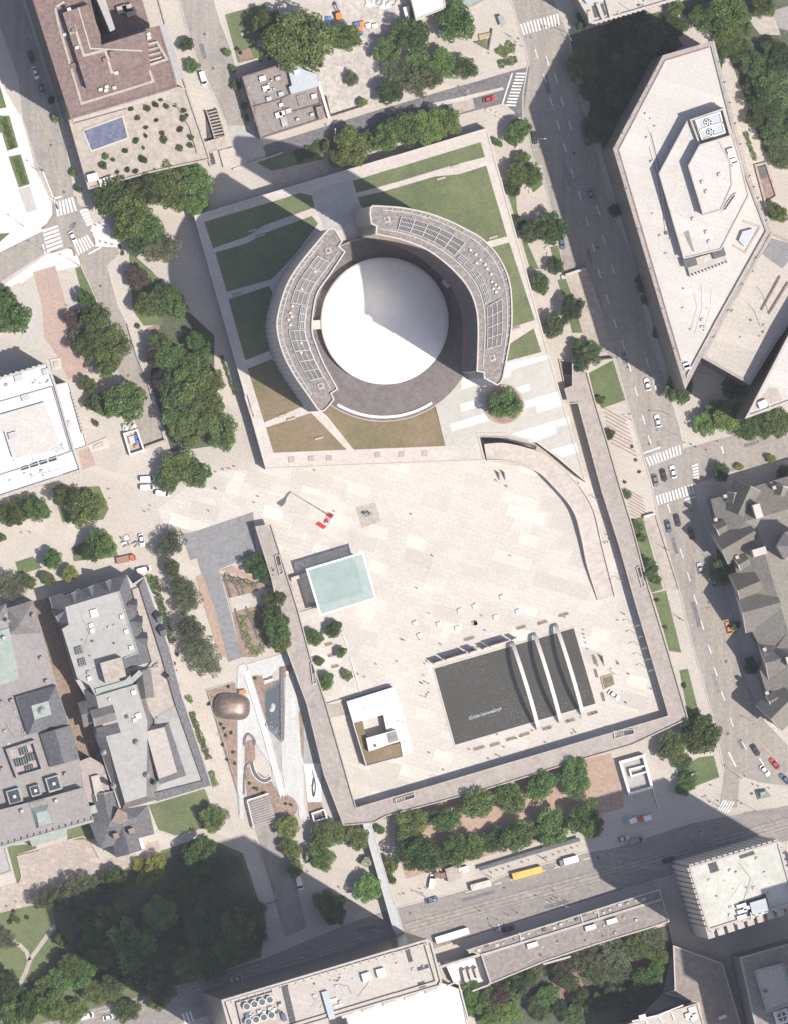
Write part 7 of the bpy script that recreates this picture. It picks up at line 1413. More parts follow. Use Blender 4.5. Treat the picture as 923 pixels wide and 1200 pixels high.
PPL += Z(540, 0, (235, 852), (270, 860), (312, 210), (325, 250), (150, 290)) + Z(540, 380, (120, 330), (40, 312), (190, 845), (245, 875), (635, 860), (560, 680)) + Z(723, 380, (360, 640), (400, 650), (425, 665), (545, 635), (640, 605), (370, 535), (480, 680), (215, 575), (100, 735), (118, 798), (40, 850))
PPL += Z(723, 760, (5, 85), (62, 138), (182, 218), (48, 295), (735, 735), (762, 745), (505, 740), (480, 800), (500, 830), (545, 825), (820, 755), (672, 840), (690, 690)) + Z(360, 940, (500, 500), (520, 495), (610, 470), (570, 480), (640, 465), (205, 545), (245, 540), (175, 460), (265, 580), (5, 375), (720, 375)) + Z(540, 940, (160, 380), (195, 370), (228, 360), (260, 350), (330, 325), (365, 315), (460, 300), (500, 285), (530, 270), (565, 262), (600, 250), (632, 240))
for x, y in PPL: person(x, y, rs.choice(['dark', 'dark', 'dark', 'dark', 'blue', 'red', 'white', 'teal']))
for k in range(44):
    f = k / 43; q = Vector((497, 777)).lerp(Vector((586, 752)), f); person(q.x + rs.uniform(-1, 1), q.y + rs.uniform(-2.6, 2.6), rs.choice(['red', 'white', 'orange', 'pink', 'yellow', 'blue', 'dark', 'teal', 'red']))
# ------------------------------------------------------------------ things on the square
for k, (a, c, hgt) in enumerate((((507.5, 777), (518, 773.8), 6.4), ((521, 772.8), (546, 765.5), 7.2), ((565, 760), (571, 758), 6.4), ((572.5, 757.4), (596, 750.5), 7.2), ((599, 749.5), (604, 748), 6.4), ((549, 764.6), (558, 762), 8))):  # panels added and sized only for the shadows they cast
    A, C = Vector(P(*a)), Vector(P(*c)); m = (A + C) / 2
    t = thing('shadow_panel', f"pale panel added to cast shadow beside the pool, {['first', 'second', 'fourth', 'fifth', 'sixth', 'third'][k]} from the west", 'added panel', (m.x, m.y, .04), 0, 'added shadow panels beside the pool')
    b = B(); b.strip([tuple(A), tuple(C)], .35, .04, hgt); b.build('panel', K['coping'], t)
    b = B()
    for v in (A, C): b.box(v.x, v.y, .04, .5, 1.4, .3, .28)
    b.build('foot', K['metal'], t)
for x, y in Z(360, 570, (583, 740), (712, 745), (810, 768), (825, 672), (905, 648), (905, 740), (607, 806)) + Z(540, 570, (222, 598), (307, 677), (187, 708), (78, 740)):
    w = P(x, y, .8); t = thing('white_table', '', 'table', (w[0], w[1], .05), rs.uniform(.1, .5)); where(t, 'small white square table', x, y, 'white tables on the square')
    b = B(); b.box(0, 0, .72, 1.7, 1.5, .08); b.build('table_top', K['snow'], t, local=True)
    for sx in (-1, 1):
        for sy in (-1, 1): b = B(); b.box(.7 * sx, .6 * sy, 0, .09, .09, .72); b.build('leg', K['metal'], t, local=True)
def bench(px, py, L, ang, nm='bench', mat='wood'):
    w = P(px, py, .4); t = thing(nm, '', 'bench', (w[0], w[1], .05), math.radians(ang)); where(t, 'dark slatted bench', px, py, 'benches round the pool and square')
    b = B()
    for k in range(3): b.box(0, -.25 + .25 * k, .42, L, .2, .06)
    b.build('seat', K[mat], t, local=True)
    for s in (-1, 1): b = B(); b.box(s * L * .4, 0, 0, .15, .6, .42); b.build('leg', K['darkmetal'], t, local=True)
    b = B(); b.box(0, .42, .75, L, .07, .3); b.build('backrest', K[mat], t, local=True)
for x, y, L, a in [(*Z(540, 760, (98, 540))[0], 4, 17), (*Z(540, 760, (183, 520))[0], 3.6, 17), (*Z(540, 760, (270, 490))[0], 3.6, 17), (*Z(540, 760, (345, 466))[0], 3.6, 17), (*Z(540, 760, (465, 432))[0], 3.4, 17), (*Z(540, 760, (590, 392))[0], 3.4, 17), (*Z(540, 760, (712, 352))[0], 3.6, 17), (*Z(540, 760, (718, 60))[0], 3.4, -75), (*Z(540, 760, (728, 135))[0], 3, -75), (*Z(540, 760, (765, 262))[0], 3.2, -75), (*Z(540, 570, (440, 738))[0], 3.6, 17), (*Z(540, 570, (555, 695))[0], 3.6, 17), (*Z(540, 570, (325, 765))[0], 3.4, 17), (*Z(540, 570, (45, 825))[0], 3.6, 17)]: bench(x, y, L, a)
for x, y, a in [(*Z(360, 760, (45, 50))[0], 17), (*Z(360, 760, (135, 38))[0], 17), (*Z(360, 760, (155, 98))[0], 17), (*Z(360, 570, (120, 855))[0], 17)]: bench(x, y, 2.6, a)
for a, c in (((402.5, 745), (407, 757)), ((411, 771), (423, 813))):
    b = B(); b.strip(pts([a, c]), .3, 0, .5); o = b.build('low_kerb_wall', K['snow'], origin=(*P(*a), 0)); tag(o, '', 'low wall'); where(o, 'thin white low wall', *a, None)
# bronze statue on its stone pad
sheet('statue_pad', [(416.5, 594), (440, 588.8), (446.5, 611), (424, 619)], z1 + .02, K['tan'], 'square grey stone pad under the bronze statue')
w = P(431, 602.5, 1.5); t = thing('bronze_statue', 'green bronze abstract statue on the square stone pad', 'statue', (w[0], w[1], .05))
me = bpy.data.meshes.new('figure'); J = [(0, 0, .2), (0, 0, 1.0), (.5, .3, 1.8), (1.0, .5, 2.6), (-.5, -.2, 1.9), (-1.2, .3, 2.6), (.2, -.7, 2.2), (1.5, -.1, 2.3), (-.2, .8, 2.5)]
me.from_pydata(J, [(0, 1), (1, 2), (2, 3), (1, 4), (4, 5), (4, 6), (3, 7), (4, 8)], []); o = bpy.data.objects.new('f', me); COL.objects.link(o); o.modifiers.new('s', 'SKIN'); o.modifiers.new('u', 'SUBSURF').levels = 2
for i, r in enumerate((.35, .4, .5, .3, .45, .35, .3, .2, .35)): me.skin_vertices[0].data[i].radius = (r, r * .8)
m2 = bpy.data.meshes.new_from_object(o.evaluated_get(bpy.context.evaluated_depsgraph_get())); bpy.data.objects.remove(o); m2.materials.clear(); m2.materials.append(K['bronze']); sub('figure', m2, t)
b = B(); b.box(0, 0, 0, 1.6, 1.4, .35, .3); b.build('plinth', K['darkmetal'], t, local=True)
# tall flagpole with red and white flag
PHt = 32; bx, by = P(391.7, 603.7, PHt); t = thing('flagpole', 'tall white flagpole flying a large red and white leaf flag', 'flagpole', (bx, by, 0)); b = B(); b.tube((0, 0, 0), (0, 0, PHt), .22, .1, 10); b.build('pole', K['snow'], t, local=True); b = B(); b.cyl(0, 0, 0, .6, .9, .8, 16); b.cyl(0, 0, PHt, PHt + .3, .18, .1, 8); b.build('base', K['coping'], t, local=True)
NX, NY = 60, 30; FL, FH = 7.6, 3.8; vs = []
dx, dy = -.57, -.82
for i in range(NX + 1):
    for j in range(NY + 1):
        u, v = i / NX, j / NY; wob = .55 * math.sin(u * 7 + v * 1.5) * u; sag = .9 * u * u
        drop = v * FH; side = .95 * drop * (0.6 + .5 * u) + wob
        vs.append((dx * u * FL * .82 - dy * side * .8 * -1, dy * u * FL * .82 + dx * side * -.8 * 1, PHt - .3 - drop * .6 - sag))
half = [(0, .0), (.05, .0), (.05, .18), (.22, .14), (.20, .22), (.40, .42), (.34, .46), (.38, .60), (.24, .57), (.22, .64), (.10, .52), (.15, .86), (.08, .82), (0, 1.0)]
leafp = half + [(-x, y) for x, y in half[::-1]]
def inside(x, y):
    c = False
    for k in range(len(leafp)):
        (x1, y1), (x2, y2) = leafp[k - 1], leafp[k]
        if (y1 > y) != (y2 > y) and x < (x2 - x1) * (y - y1) / (y2 - y1) + x1: c = not c
    return c
fs, fm = [], []
for i in range(NX):
    for j in range(NY):
        fs.append((i * (NY + 1) + j, (i + 1) * (NY + 1) + j, (i + 1) * (NY + 1) + j + 1, i * (NY + 1) + j + 1)); u, v = (i + .5) / NX, (j + .5) / NY
        fm.append(0 if u < .25 or u > .75 or inside((u - .5) * 2.2, 1.08 - v * 1.16) else 1)
mk('flag', vs, fs, [K['red'], K['whitecloth']], t, fm, True, True)
for k, (x, y) in enumerate(((749, 733.5), (753, 746.5), (757, 760), (761, 773), (765, 786))):
    hx = 10; w = P(x, y, hx); t = thing('small_flagpole', f"small white flagpole beside the east walkway, {['northernmost of five', 'second of five from the north', 'middle of five', 'fourth of five from the north', 'southernmost of five'][k]}", 'flagpole', (w[0], w[1], .05), 0, 'small flagpoles by the east walkway')
    b = B(); b.tube((0, 0, 0), (0, 0, hx), .12, .07, 8); b.build('pole', K['snow'], t, local=True)
    vs = []; fs = []
    for i in range(9):
        for j in range(6):
            u, v = i / 8, j / 5; vs.append((-2.6 * u * .85, -.5 * u + .25 * math.sin(u * 6) * u + .5 * v, hx - .15 - v * 1.7 - .5 * u * u))
    for i in range(8):
        for j in range(5): fs.append((i * 6 + j, (i + 1) * 6 + j, (i + 1) * 6 + j + 1, i * 6 + j + 1))
    mk('flag', vs, fs, K['whitecloth'], t, None, True, True)
# square planter by the pool, wedge sculptures
t = thing('square_planter', 'square stone planter of dry flowers east of the pool', 'planter', (*P(711.5, 799), 0)); q = Z(540, 760, (755, 158), (815, 140), (828, 195), (772, 218)); b = B(); b.strip(pts(q, .6), .35, 0, .7, closed=True); b.build('planter_wall', K['tan'], t); sheetpart('planted_soil', q, .4, K['grassdry'], t)
for q, lab in ((((735, 45), (748, 30), (765, 92), (742, 98)), 'dark wedge shaped stand east of the pool'),):
    c = centroid(Z(540, 760, *q)); t = thing('wedge_stand', lab, 'stand', (*P(*c), 0)); b = B(); b.strip(pts(Z(540, 760, (722, 48), (738, 96))), .5, 0, .5); b.build('ledge', K['wood'], t); b = B(); A, C = [Vector(P(*v)) for v in Z(540, 760, (762, 42), (775, 95))]; b.add([(*A, 0), (*C, 0), (*A, 4.2), (*C, .6), (A.x - .2, A.y, 0), (C.x - .2, C.y, 0), (A.x - .2, A.y, 4.2), (C.x - .2, C.y, .6)], [(0, 1, 3, 2), (4, 6, 7, 5), (0, 2, 6, 4), (2, 3, 7, 6), (1, 5, 7, 3)]); b.build('fin', K['coping'], t)
for x, y, lab in ((582.5, 556.5, 'western of two upright sculptures below the curved ramp'), (589, 556, 'eastern of two upright sculptures below the curved ramp')):
    A = Vector(P(x, y - 3, 0)); C = Vector(P(x + 2, y + 6, 0)); b = B(); b.add([(*A, 0), (*C, 0), (A.x, A.y, 3.6), (C.x, C.y, .8), (A.x + .35, A.y, 0), (C.x + .35, C.y, 0), (A.x + .35, A.y, 3.6), (C.x + .35, C.y, .8)], [(0, 1, 3, 2), (4, 6, 7, 5), (0, 2, 6, 4), (2, 3, 7, 6), (1, 5, 7, 3)]); o = b.build('upright_sculpture', K['greyroof'], origin=(A.x, A.y, 0)); tag(o, lab, 'sculpture')
# west garden pieces
w = P(272.7, 828.5, 3); t = thing('copper_lodge', 'shiny rounded copper lodge in the west garden', 'lodge', (w[0], w[1], 0), math.radians(-3)); NU, NV = 72, 28; vs = []; fs = []
def se(c, e): return math.copysign(abs(c) ** e, c)
for j in range(NV + 1):
    ph = (j / NV) * math.pi / 2
    for i in range(NU):
        th = 2 * math.pi * i / NU; cr = se(math.cos(ph), .75); bulge = 1 + .02 * (i % 2)
        vs.append((6.3 * se(math.cos(th), .55) * cr * bulge, 4.55 * se(math.sin(th), .75) * cr * bulge, 4.6 * se(math.sin(ph), .8) + .05))
for j in range(NV): fs += [(j * NU + i, j * NU + (i + 1) % NU, (j + 1) * NU + (i + 1) % NU, (j + 1) * NU + i) for i in range(NU)]
mk('copper_shell', vs, fs, K['copperskin'], t, None, True, True); b = B()
for k in range(16): b.cyl(-4.2 + .54 * k, 0, 4.6, 4.78, .16, .1, 8)
b.build('ridge_stud', K['coping'], t, local=True); b = B()
for k in range(3): ring = [(6.36 * se(math.cos(a * math.pi / 36), .55) * c_, 4.62 * se(math.sin(a * math.pi / 36), .75) * c_) for a in range(72) for c_ in ((.995 - .02 * k),)]; b.strip(ring, .08, .8 + k * .7, .88 + k * .7, closed=True)
b.build('seam_band', K['bronze'], t, local=True)
w = P(284.8, 811, 1); t = thing('orange_canopy', 'small orange entrance canopy behind the copper lodge', 'canopy', (w[0], w[1], 0), .1); b = B(); b.box(0, 0, 2.1, 2.5, 1.5, .15); b.build('canopy_top', K['orange'], t, local=True); b = B(); [b.box(sx * 1.1, sy * .6, 0, .1, .1, 2.1) for sx in (-1, 1) for sy in (-1, 1)]; b.build('canopy_post', K['darkmetal'], t, local=True)
t = thing('triangular_pool', 'triangular dark pool with thick stone wall and white rock', 'pool', (*P(318, 832), 0)); mk('water', [PZ(x, y, .14) for x, y in G((605, 232), (688, 183), (690, 490), (612, 412))], [(0, 1, 2, 3)], K['water2'], t); b = B(); b.strip(pts(G((697, 103), (698, 495)), .5), 1.3, 0, .75); b.strip(pts(G((694, 498), (606, 408)), .5), 1.0, 0, .6); b.strip(pts(G((600, 236), (690, 178)), .5), .7, 0, .5); b.strip(pts(G((603, 236), (607, 408)), .5), .35, 0, .35); b.build('pool_wall', K['slate'], t)
rk = bpy.data.meshes.new('white_rock'); bm = bmesh.new(); bmesh.ops.create_icosphere(bm, subdivisions=3, radius=1); rr_ = random.Random(2); 
for v in bm.verts: v.co *= 1 + .18 * math.sin(v.co.x * 3 + 1) * math.cos(v.co.y * 4)
bm.to_mesh(rk); bm.free(); rk.materials.append(K['coping']); w = P(*G((645, 320))[0], .4); o = bpy.data.objects.new('turtle_rock', rk); COL.objects.link(o); o.location = (w[0], w[1], .2); o.scale = (1.0, 1.7, .6); o.rotation_euler = (0, 0, -.3); tag(o, 'white turtle shaped rock standing in the triangular dark pool', 'rock')
for k in range(12): 
    w = P(*G((640 + rs.uniform(-5, 38), 400 + rs.uniform(0, 60)))[0], .15); o = bpy.data.objects.new('pebble', rk); COL.objects.link(o); o.location = (w[0], w[1], .15); o.scale = (.22, .18, .15); o['category'] = 'stone'; tag(o, 'small pale stone in the south end of the triangular pool', 'stone', 'small stones in the triangular pool')
t = thing('canoe_sculpture', 'dark slender canoe sculpture lying on the white platform', 'sculpture', (*P(367.5, 918), .12)); line = G((858, 648), (860, 690), (868, 730), (872, 770), (868, 805)); A = Vector(P(*G((870, 700))[0], .5)); C = Vector(P(*G((868, 803))[0], .5)); d = C - A; nr = Vector((-d.y, d.x)).normalized(); vs = []; fs = []
for i in range(17):
    f = i / 16; wd = .62 * math.sin(math.pi * f) ** .7 + .02
    for j in range(7): a = math.pi * j / 6; p_ = A.lerp(C, f) + nr * wd * math.cos(a); vs.append((p_.x, p_.y, .85 + .35 * abs(2 * f - 1) ** 3 - .6 * math.sin(a)))
for i in range(16):
    for j in range(6): fs.append((i * 7 + j, (i + 1) * 7 + j, (i + 1) * 7 + j + 1, i * 7 + j + 1))
mk('canoe_hull', vs, fs, K['darkmetal'], t); b = B(); w = P(*G((858, 650))[0], .5); b.tube((w[0], w[1], .15), (A.x, A.y, 1.0), .12, .1); w2 = P(*G((895, 690))[0], .5); b.tube((w2[0], w2[1], .3), (A.x - .3, A.y - .2, .9), .06, .05); w3 = P(*G((838, 745))[0], .5); b.tube((w3[0], w3[1], .3), (A.x, A.y - 2.5, .9), .06, .05); b.build('paddle', K['darkmetal'], t)
t = thing('curved_bench', 'dark topped curved bench with white edge in the west garden', 'bench', (*P(305, 908), 0)); ln = pts(curve(G((530, 615), (535, 640), (548, 675), (575, 705), (605, 715), (635, 697)), 30)); b = B(); b.strip(ln, 1.3, 0, .45); b.build('seat', K['darkmetal'], t); b = B(); L_, R_ = ribbon(ln, 1.5); b.strip(L_, .25, 0, .55); b.strip(R_, .25, 0, .55); b.build('white_edge', K['snow'], t)
t = thing('stone_ring_wall', 'dark curved boulder wall round the oval brown bed', 'wall', (*P(290, 880), 0)); b = B(); b.strip(pts(curve(G((492, 525), (497, 480), (518, 462), (545, 490), (550, 520)), 24)), .7, 0, .8); b.strip(pts(curve(G((525, 612), (500, 640), (492, 700), (490, 790)), 24)), .6, 0, .6); b.build('boulder_course', K['slate'], t)
t = thing('garden_bench', 'pair of pale benches on the plank terrace', 'bench', (*P(314, 793), 0)); b = B(); b.strip(pts(G((590, 155), (640, 138))), .5, 0, .5); b.strip(pts(G((600, 178), (650, 165))), .5, 0, .5); b.build('seat', K['snow'], t); b = B(); b.strip(pts(G((595, 168), (645, 152))), .7, 0, .3); b.build('table_slab', K['darkmetal'], t)
b = B(); w = P(*G((724, 131))[0], 0); b.box(w[0], w[1], 0, 1.2, 1.2, .9, .3); tag(b.build('white_cube', K['snow'], origin=(w[0], w[1], 0)), 'small white cube in the bed north of the dark pool', 'planter')
b = B(); b.strip(pts(G((290, 225), (335, 370), (380, 500), (465, 800), (470, 900))), .12, .9, 1.0); b.strip(pts(G((290, 225), (440, 182))), .12, .9, 1.0)
for k in range(16): q = Vector(G((290, 225))[0]).lerp(Vector(G((465, 800))[0]), k / 15); w = P(q.x, q.y); b.box(w[0], w[1], 0, .1, .1, 1)
tag(b.build('metal_railing', K['metal'], origin=(*P(260, 870), 0)), 'thin metal railing along the brown bed of the copper lodge', 'railing')
for x, y in G((355, 465), (392, 570), (410, 650)):
    w = P(x, y, .6); t = thing('bicycle_rack', '', 'bicycle rack', (w[0], w[1], .05), 1.2); where(t, 'small pale bicycle rack', x, y, 'bicycle racks by the paved path'); b = B()
    for k in range(3): b.tube((k * .6 - .6, -.4, 0), (k * .6 - .6, -.4, .8), .05); b.tube((k * .6 - .6, .4, 0), (k * .6 - .6, .4, .8), .05); b.tube((k * .6 - .6, -.4, .8), (k * .6 - .6, .4, .8), .05)
    b.build('hoop', K['metal'], t, local=True)
# carts, kiosks and site things
for x, y, m, lab in ((738, 962, 'teal', 'food cart with teal umbrella in the shaded corner'), (755, 959, 'red', 'food cart with small red umbrella in the shaded corner'), (541, 1019, 'whitecloth', 'white awning cart beside the tan kiosk'), (516, 1026, 'brickred', 'small red cart between the food truck and kiosk')):
    w = P(x, y, 1.5); t = thing('food_cart', lab, 'food cart', (w[0], w[1], .05), .3, 'food carts'); b = B(); b.box(.8, -.2, .5, 2.6, 1.6, 1.2); b.build('cart_body', K['snow'], t, local=True); b = B(); b.box(.9, -.2, 2.1, 2.6, 1.9, .12); b.build('awning', K['whitecloth'] if m in ('teal', 'red') else K[m], t, local=True); b = B(); b.cyl(-1.2, .6, 2.0, 2.5, 1.2, .05, 8); b.build('umbrella', K[m], t, local=True); b = B(); b.tube((-1.2, .6, 0), (-1.2, .6, 2.1), .04); b.build('umbrella_pole', K['metal'], t, local=True)
    for sx in (-.2, 1.8):
        for sy in (-.9, .5): sub('wheel', WHEEL, t, K['black'], (sx, sy, .33))
for (x, y), m, lab in ((Z(360, 0, (270, 132))[0], 'blue', 'blue crate, upper one in the stacked site crates'), (Z(360, 0, (288, 180))[0], 'blue', 'blue crate, lower one in the stacked site crates'), (Z(360, 0, (285, 155))[0], 'orange', 'long orange crate between the two blue site crates'), (Z(360, 0, (297, 127))[0], 'orange', 'small orange crate beside the upper blue site crate'), (Z(360, 0, (332, 138))[0], 'snow', 'large white crate right of the orange site crates'), (Z(360, 0, (368, 140))[0], 'snow', 'small white crate at the right end of the site crates')):
    w = P(x, y, .8); t = thing('site_crate', lab, 'crate', (w[0], w[1], .05), .2, 'crates on the building site'); s = 2.6 if 'orange crate between' in lab else 1.9; b = B(); b.box(0, 0, .12, s, 1.4, 1.2); b.build('crate_box', K[m], t, local=True); b = B(); b.box(0, 0, 1.32, s * 1.03, 1.5, .08); b.build('lid', K[m], t, local=True); b = B(); b.box(0, -.5, 0, s, .2, .12); b.box(0, .5, 0, s, .2, .12); b.build('skid', K['wood'], t, local=True)
w = P(*Z(360, 0, (118, 135))[0], 1); t = thing('blue_tarp', 'crumpled blue tarpaulin lying at the edge of the large trees', 'tarpaulin', (w[0], w[1], 0)); mk('tarp_sheet', [(i * .7 - 1 + .2 * math.sin(j), j * 1.2 - 3, .8 + .4 * math.sin(i * 2 + j)) for i in range(4) for j in range(6)], [(i * 6 + j, (i + 1) * 6 + j, (i + 1) * 6 + j + 1, i * 6 + j + 1) for i in range(3) for j in range(5)], K['blue'], t, None, True, True)
for k, (x, y) in enumerate(Z(360, 0, (380, 12), (430, 20), (460, 5), (345, 8))):
    w = P(x, y, .6); b = B()
    for j in range(6): b.box(w[0] + rs.uniform(-2, 2), w[1] + rs.uniform(-1.5, 1.5), .02, rs.uniform(1, 3), rs.uniform(.4, 1), rs.uniform(.2, .9), rs.random() * 3)
    o = b.build('rubble_pile', K['snow' if k % 2 else 'coping'], origin=(w[0], w[1], 0)); tag(o, '', 'building material'); where(o, 'heap of white building material', x, y, 'heaps on the building site')
for x, y in Z(180, 0, (480, 185), (512, 175), (545, 165)): w = P(x, y); t = thing('garden_ornament', '', 'ornament', (w[0], w[1], .1)); where(t, 'tiny white garden ornament', x, y, 'ornaments in the top garden'); b = B(); b.cyl(0, 0, 0, .25, .55, .5, 8); b.build('ornament_base', K['coping'], t, local=True); b = B(); b.cyl(0, 0, .25, 1.0, .3, .1, 8); b.build('ornament_top', K['snow'], t, local=True)
w = P(*Z(180, 0, (580, 235))[0], .3); t = thing('garden_fountain', 'small teal basin fountain in the small top garden', 'fountain', (w[0], w[1], .1)); b = B(); b.strip([(1.1 * math.cos(a * .4), 1.1 * math.sin(a * .4)) for a in range(16)], .3, 0, .5, closed=True); b.build('basin', K['coping'], t, local=True); b = B(); b.cyl(0, 0, 0, .35, .95, n=12); b.build('basin_water', K['teal'], t, local=True)
w = P(*Z(0, 570, (690, 300))[0], 1); t = thing('debris_pile', 'heap of dark poles and white sheets beside the red truck', 'pile', (w[0], w[1], .05)); b = B()
for k in range(9): a = rs.random() * 3; x0, y0 = rs.uniform(-2.5, 2.5), rs.uniform(-2, 2); b.tube((x0, y0, .2), (x0 + 2.2 * math.cos(a), y0 + 2.2 * math.sin(a), rs.uniform(.3, 1.6)), .14, .1)
b.build('pole', K['darkmetal'], t, local=True); b = B()
for k in range(3): b.box(rs.uniform(-3, 0), rs.uniform(-.5, 2), .05 + .3 * k, 1.6, 1.2, .2, rs.random())
b.build('white_board', K['snow'], t, local=True)
b = B(); b.strip(pts([(322, 1045), (348, 1037)]), .22, .9, 1.05); [b.box(*P(x, y), 0, .3, .3, 1.0) for x, y in ((322, 1045), (348, 1037))]; tag(b.build('lane_barrier', K['yellow'], origin=(*P(322, 1045), 0)), 'thin yellow barrier across the service lane', 'barrier')
for k in range(7): x, y = 310 + 2.6 * k, 1060.5 - .9 * k; w = P(x, y, .5); b = B(); b.cyl(w[0], w[1], 0, .95, .25, .22, 10); o = b.build('bollard', K['darkmetal'], origin=(w[0], w[1], 0)); tag(o, f"dark bollard by the service lane, {['westernmost', 'second from the west', 'third from the west', 'middle', 'third from the east', 'second from the east', 'easternmost'][k]} of seven", 'bollard', 'bollards by the service lane')
b = B()
for k in range(24): q = Vector((300, 985)).lerp(Vector((322, 1043)), k / 23); w = P(q.x, q.y); b.box(w[0], w[1], 0, .12, .12, 1.0)
b.strip(pts([(300, 985), (322, 1043)]), .1, .95, 1.05); tag(b.build('lane_fence', K['darkmetal'], origin=(*P(310, 1010), 0)), 'thin dark fence on the west side of the service lane', 'fence')
# lamp posts and signal masts
def lamp(px, py, h, arm, ang, signal=False):
    """(px, py): the foot of the post."""
    x, y = P(px, py); t = thing('signal_mast' if signal else 'street_lamp', '', 'traffic signal' if signal else 'street lamp', (x, y, .05), math.radians(ang)); where(t, 'traffic signal mast' if signal else 'slim grey street lamp', px, py, 'traffic signals' if signal else 'street lamps')
    b = B(); b.tube((0, 0, 0), (0, 0, h), .13, .08, 8); b.build('post', K['metal'], t, local=True); b = B(); b.tube((0, 0, h - .2), (arm, 0, h + .3), .07, .05, 6); b.build('arm', K['metal'], t, local=True)
    b = B(); b.box(arm, 0, h + .1 - (.9 if signal else 0), .8 if not signal else .35, .35, .2 if not signal else 1.0); b.build('signal_head' if signal else 'lamp_head', K['yellow'] if signal else K['metal'], t, local=True)
for a in ((693, 320, 9, 3, 0), (722, 420, 8, 3, 10), (738, 492, 8, 3, 0), (782, 645, 9, 3, -30), (800, 727, 9, 3, -35), (836, 640, 8, 3, 20), (497, 1051, 9, 3, -20), (640, 1009, 9, 3, -25), (575, 1029, 9, 3, -30), (648, 1060, 9, 3, 160), (664, 1063, 8, 2.5, 160), (583, 1090, 8, 2, 100), (546, 112, 7, 1.5, 90), (392, 157, 7, 1.5, 90), (417, 1100, 8, 2, 90), (308, 1128, 8, 2, 90), (720, 790, 7, 1.5, 0), (410, 944, 6, 1.5, -20), (52, 200, 8, 3, 150), (630, 163, 7, 2, 0), (820, 983, 8, 2, 100), (885, 848, 8, 2, 160), (699, 585, 6, 2, 200), (727, 680, 6, 2, 200), (815, 905, 7, 2, 200)): lamp(*a)
for a in ((784, 487, 6, 5, 175), (797, 513, 6, 6, 160), (55, 295, 6, 5, 150), (93, 311, 6, 5, 150), (45, 200, 6, 4, -20), (664, 40, 6, 6, 165), (598, 43, 6, 5, -40), (868, 912, 6, 5, 140), (886, 951, 6, 5, 150), (842, 945, 6, 4, 150), (28, 265, 6, 4, 140), (668, 48, 6, 5, 120)): lamp(*a, signal=True)
for k in range(9): 
    x, y = Z(540, 940, (100, 590), (190, 635), (255, 612), (300, 598), (185, 690), (575, 540), (560, 570), (500, 480), (515, 520))[k]
    w = P(x, y); t = thing('wire_pole', '', 'pole', (w[0], w[1], .05)); where(t, 'slim overhead wire pole', x, y, 'overhead wire poles along the bottom road'); b = B(); b.tube((0, 0, 0), (0, 0, 6), .12, .08, 8); b.build('post', K['metal'], t, local=True); b = B(); b.cyl(0, 0, 0, .3, .3, .25, 10); b.build('post_base', K['darkmetal'], t, local=True)
for x, y in Z(723, 380, (78, 662), (100, 735), (118, 798), (40, 855)): shrub(x, y, 2.4, 'd', 0, 'tiny dark potted shrub', 'potted shrubs east of the walkway')
for k, (x, y) in enumerate(Z(540, 0, (140, 595), (165, 605), (190, 618), (210, 630), (300, 800), (315, 830), (320, 870)) + Z(540, 190, (355, 140), (372, 158), (430, 240), (460, 465), (470, 500), (335, 30))):
    w = P(x, y, .5); b = B(); b.box(w[0], w[1], 0, 1.4, 1.0, .6, k); b.box(w[0] + .8, w[1] - .6, 0, .9, .8, .4, k * 2); o = b.build('boulder_seat', K['coping'], origin=(w[0], w[1], 0)); tag(o, '', 'stone seat'); where(o, 'pale rough stone seat', x, y, 'stone seats by the podium')
settle()
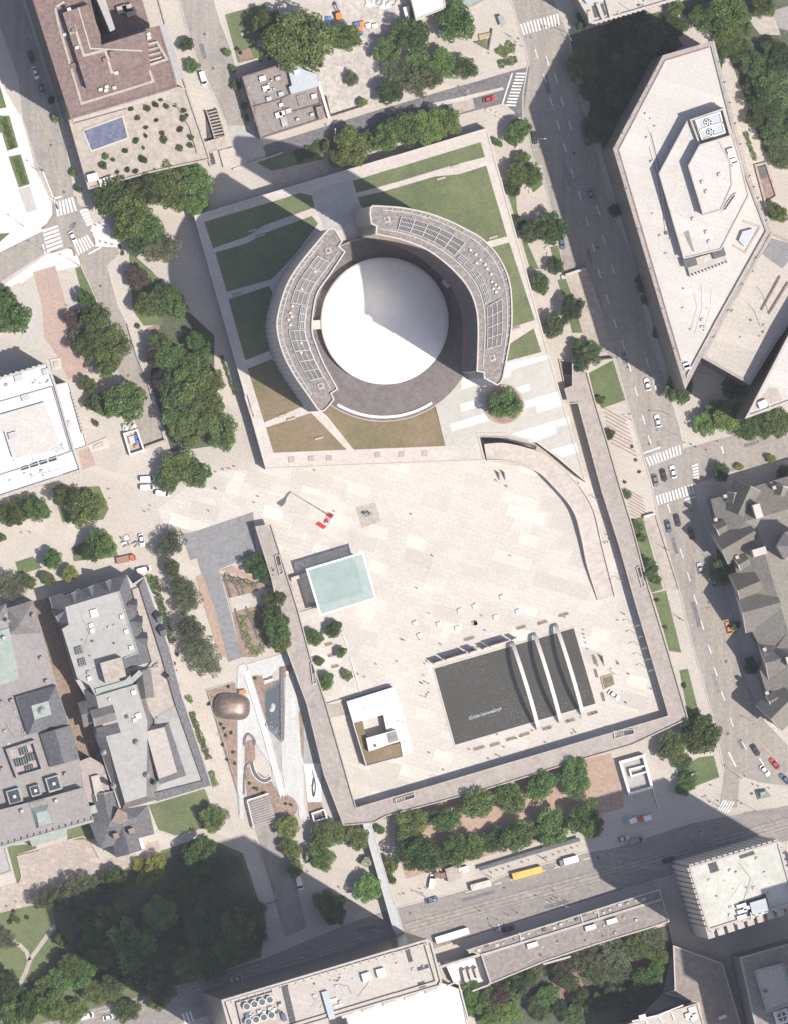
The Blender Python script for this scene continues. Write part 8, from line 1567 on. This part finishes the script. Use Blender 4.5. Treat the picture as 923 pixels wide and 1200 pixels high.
# ------------------------------------------------------------------ camera, sun, sky
cd = bpy.data.cameras.new('survey_camera'); cam = bpy.data.objects.new('survey_camera', cd); COL.objects.link(cam)
cam.location = (CX, 0, H); cd.sensor_fit = 'VERTICAL'; cd.sensor_height = 24; cd.sensor_width = 36; cd.lens = 24 * H / 360.0
cd.shift_x = -CX / 360.0; cd.shift_y = 0; cd.clip_start = 100; cd.clip_end = 30000
SC.camera = cam
sd = bpy.data.lights.new('sun', 'SUN'); sd.energy = 4.0; sd.angle = math.radians(.55); sd.color = (1, .945, .86)
so = bpy.data.objects.new('sun', sd); COL.objects.link(so); so.rotation_euler = Vector(SUN).to_track_quat('Z', 'Y').to_euler(); so.location = (200, -120, 500)
w = bpy.data.worlds.new('World'); SC.world = w; w.use_nodes = True; nt = w.node_tree; bg = nt.nodes['Background']
sk = nt.nodes.new('ShaderNodeTexSky'); sk.sky_type = 'NISHITA'; sk.sun_disc = False; sk.sun_elevation = math.atan2(SUN[2], math.hypot(SUN[0], SUN[1])); sk.sun_rotation = math.atan2(SUN[0], SUN[1]); sk.air_density = 1.0; sk.dust_density = 2.0
nt.links.new(sk.outputs[0], bg.inputs[0]); bg.inputs[1].default_value = .105
SC.view_settings.view_transform = 'Standard'; SC.view_settings.look = 'None'; SC.view_settings.gamma = 1; SC.view_settings.use_curve_mapping = False; SC.view_settings.exposure = .5
SC.cycles.blur_glossy = .3; SC.cycles.caustics_reflective = True; SC.cycles.sample_clamp_indirect = 12; SC.cycles.max_bounces = 5; SC.cycles.diffuse_bounces = 3; SC.cycles.use_denoising = True

m = bpy.data.materials.new('summer_haze'); m.use_nodes = True; nt = m.node_tree; nt.nodes.clear()
out = nt.nodes.new('ShaderNodeOutputMaterial'); pv = nt.nodes.new('ShaderNodeVolumePrincipled'); nt.links.new(pv.outputs[0], out.inputs['Volume'])
pv.inputs['Color'].default_value = (.82, .86, 1, 1); pv.inputs['Density'].default_value = 7.5e-6; pv.inputs['Anisotropy'].default_value = 0
q = 2600; b = B(); b.prism([(-q, -q), (q, -q), (q, q), (-q, q)], -1, H + 60, bottom=True); tag(b.build('haze', m), 'thin pale summer haze over the whole city', None, None, 'stuff')
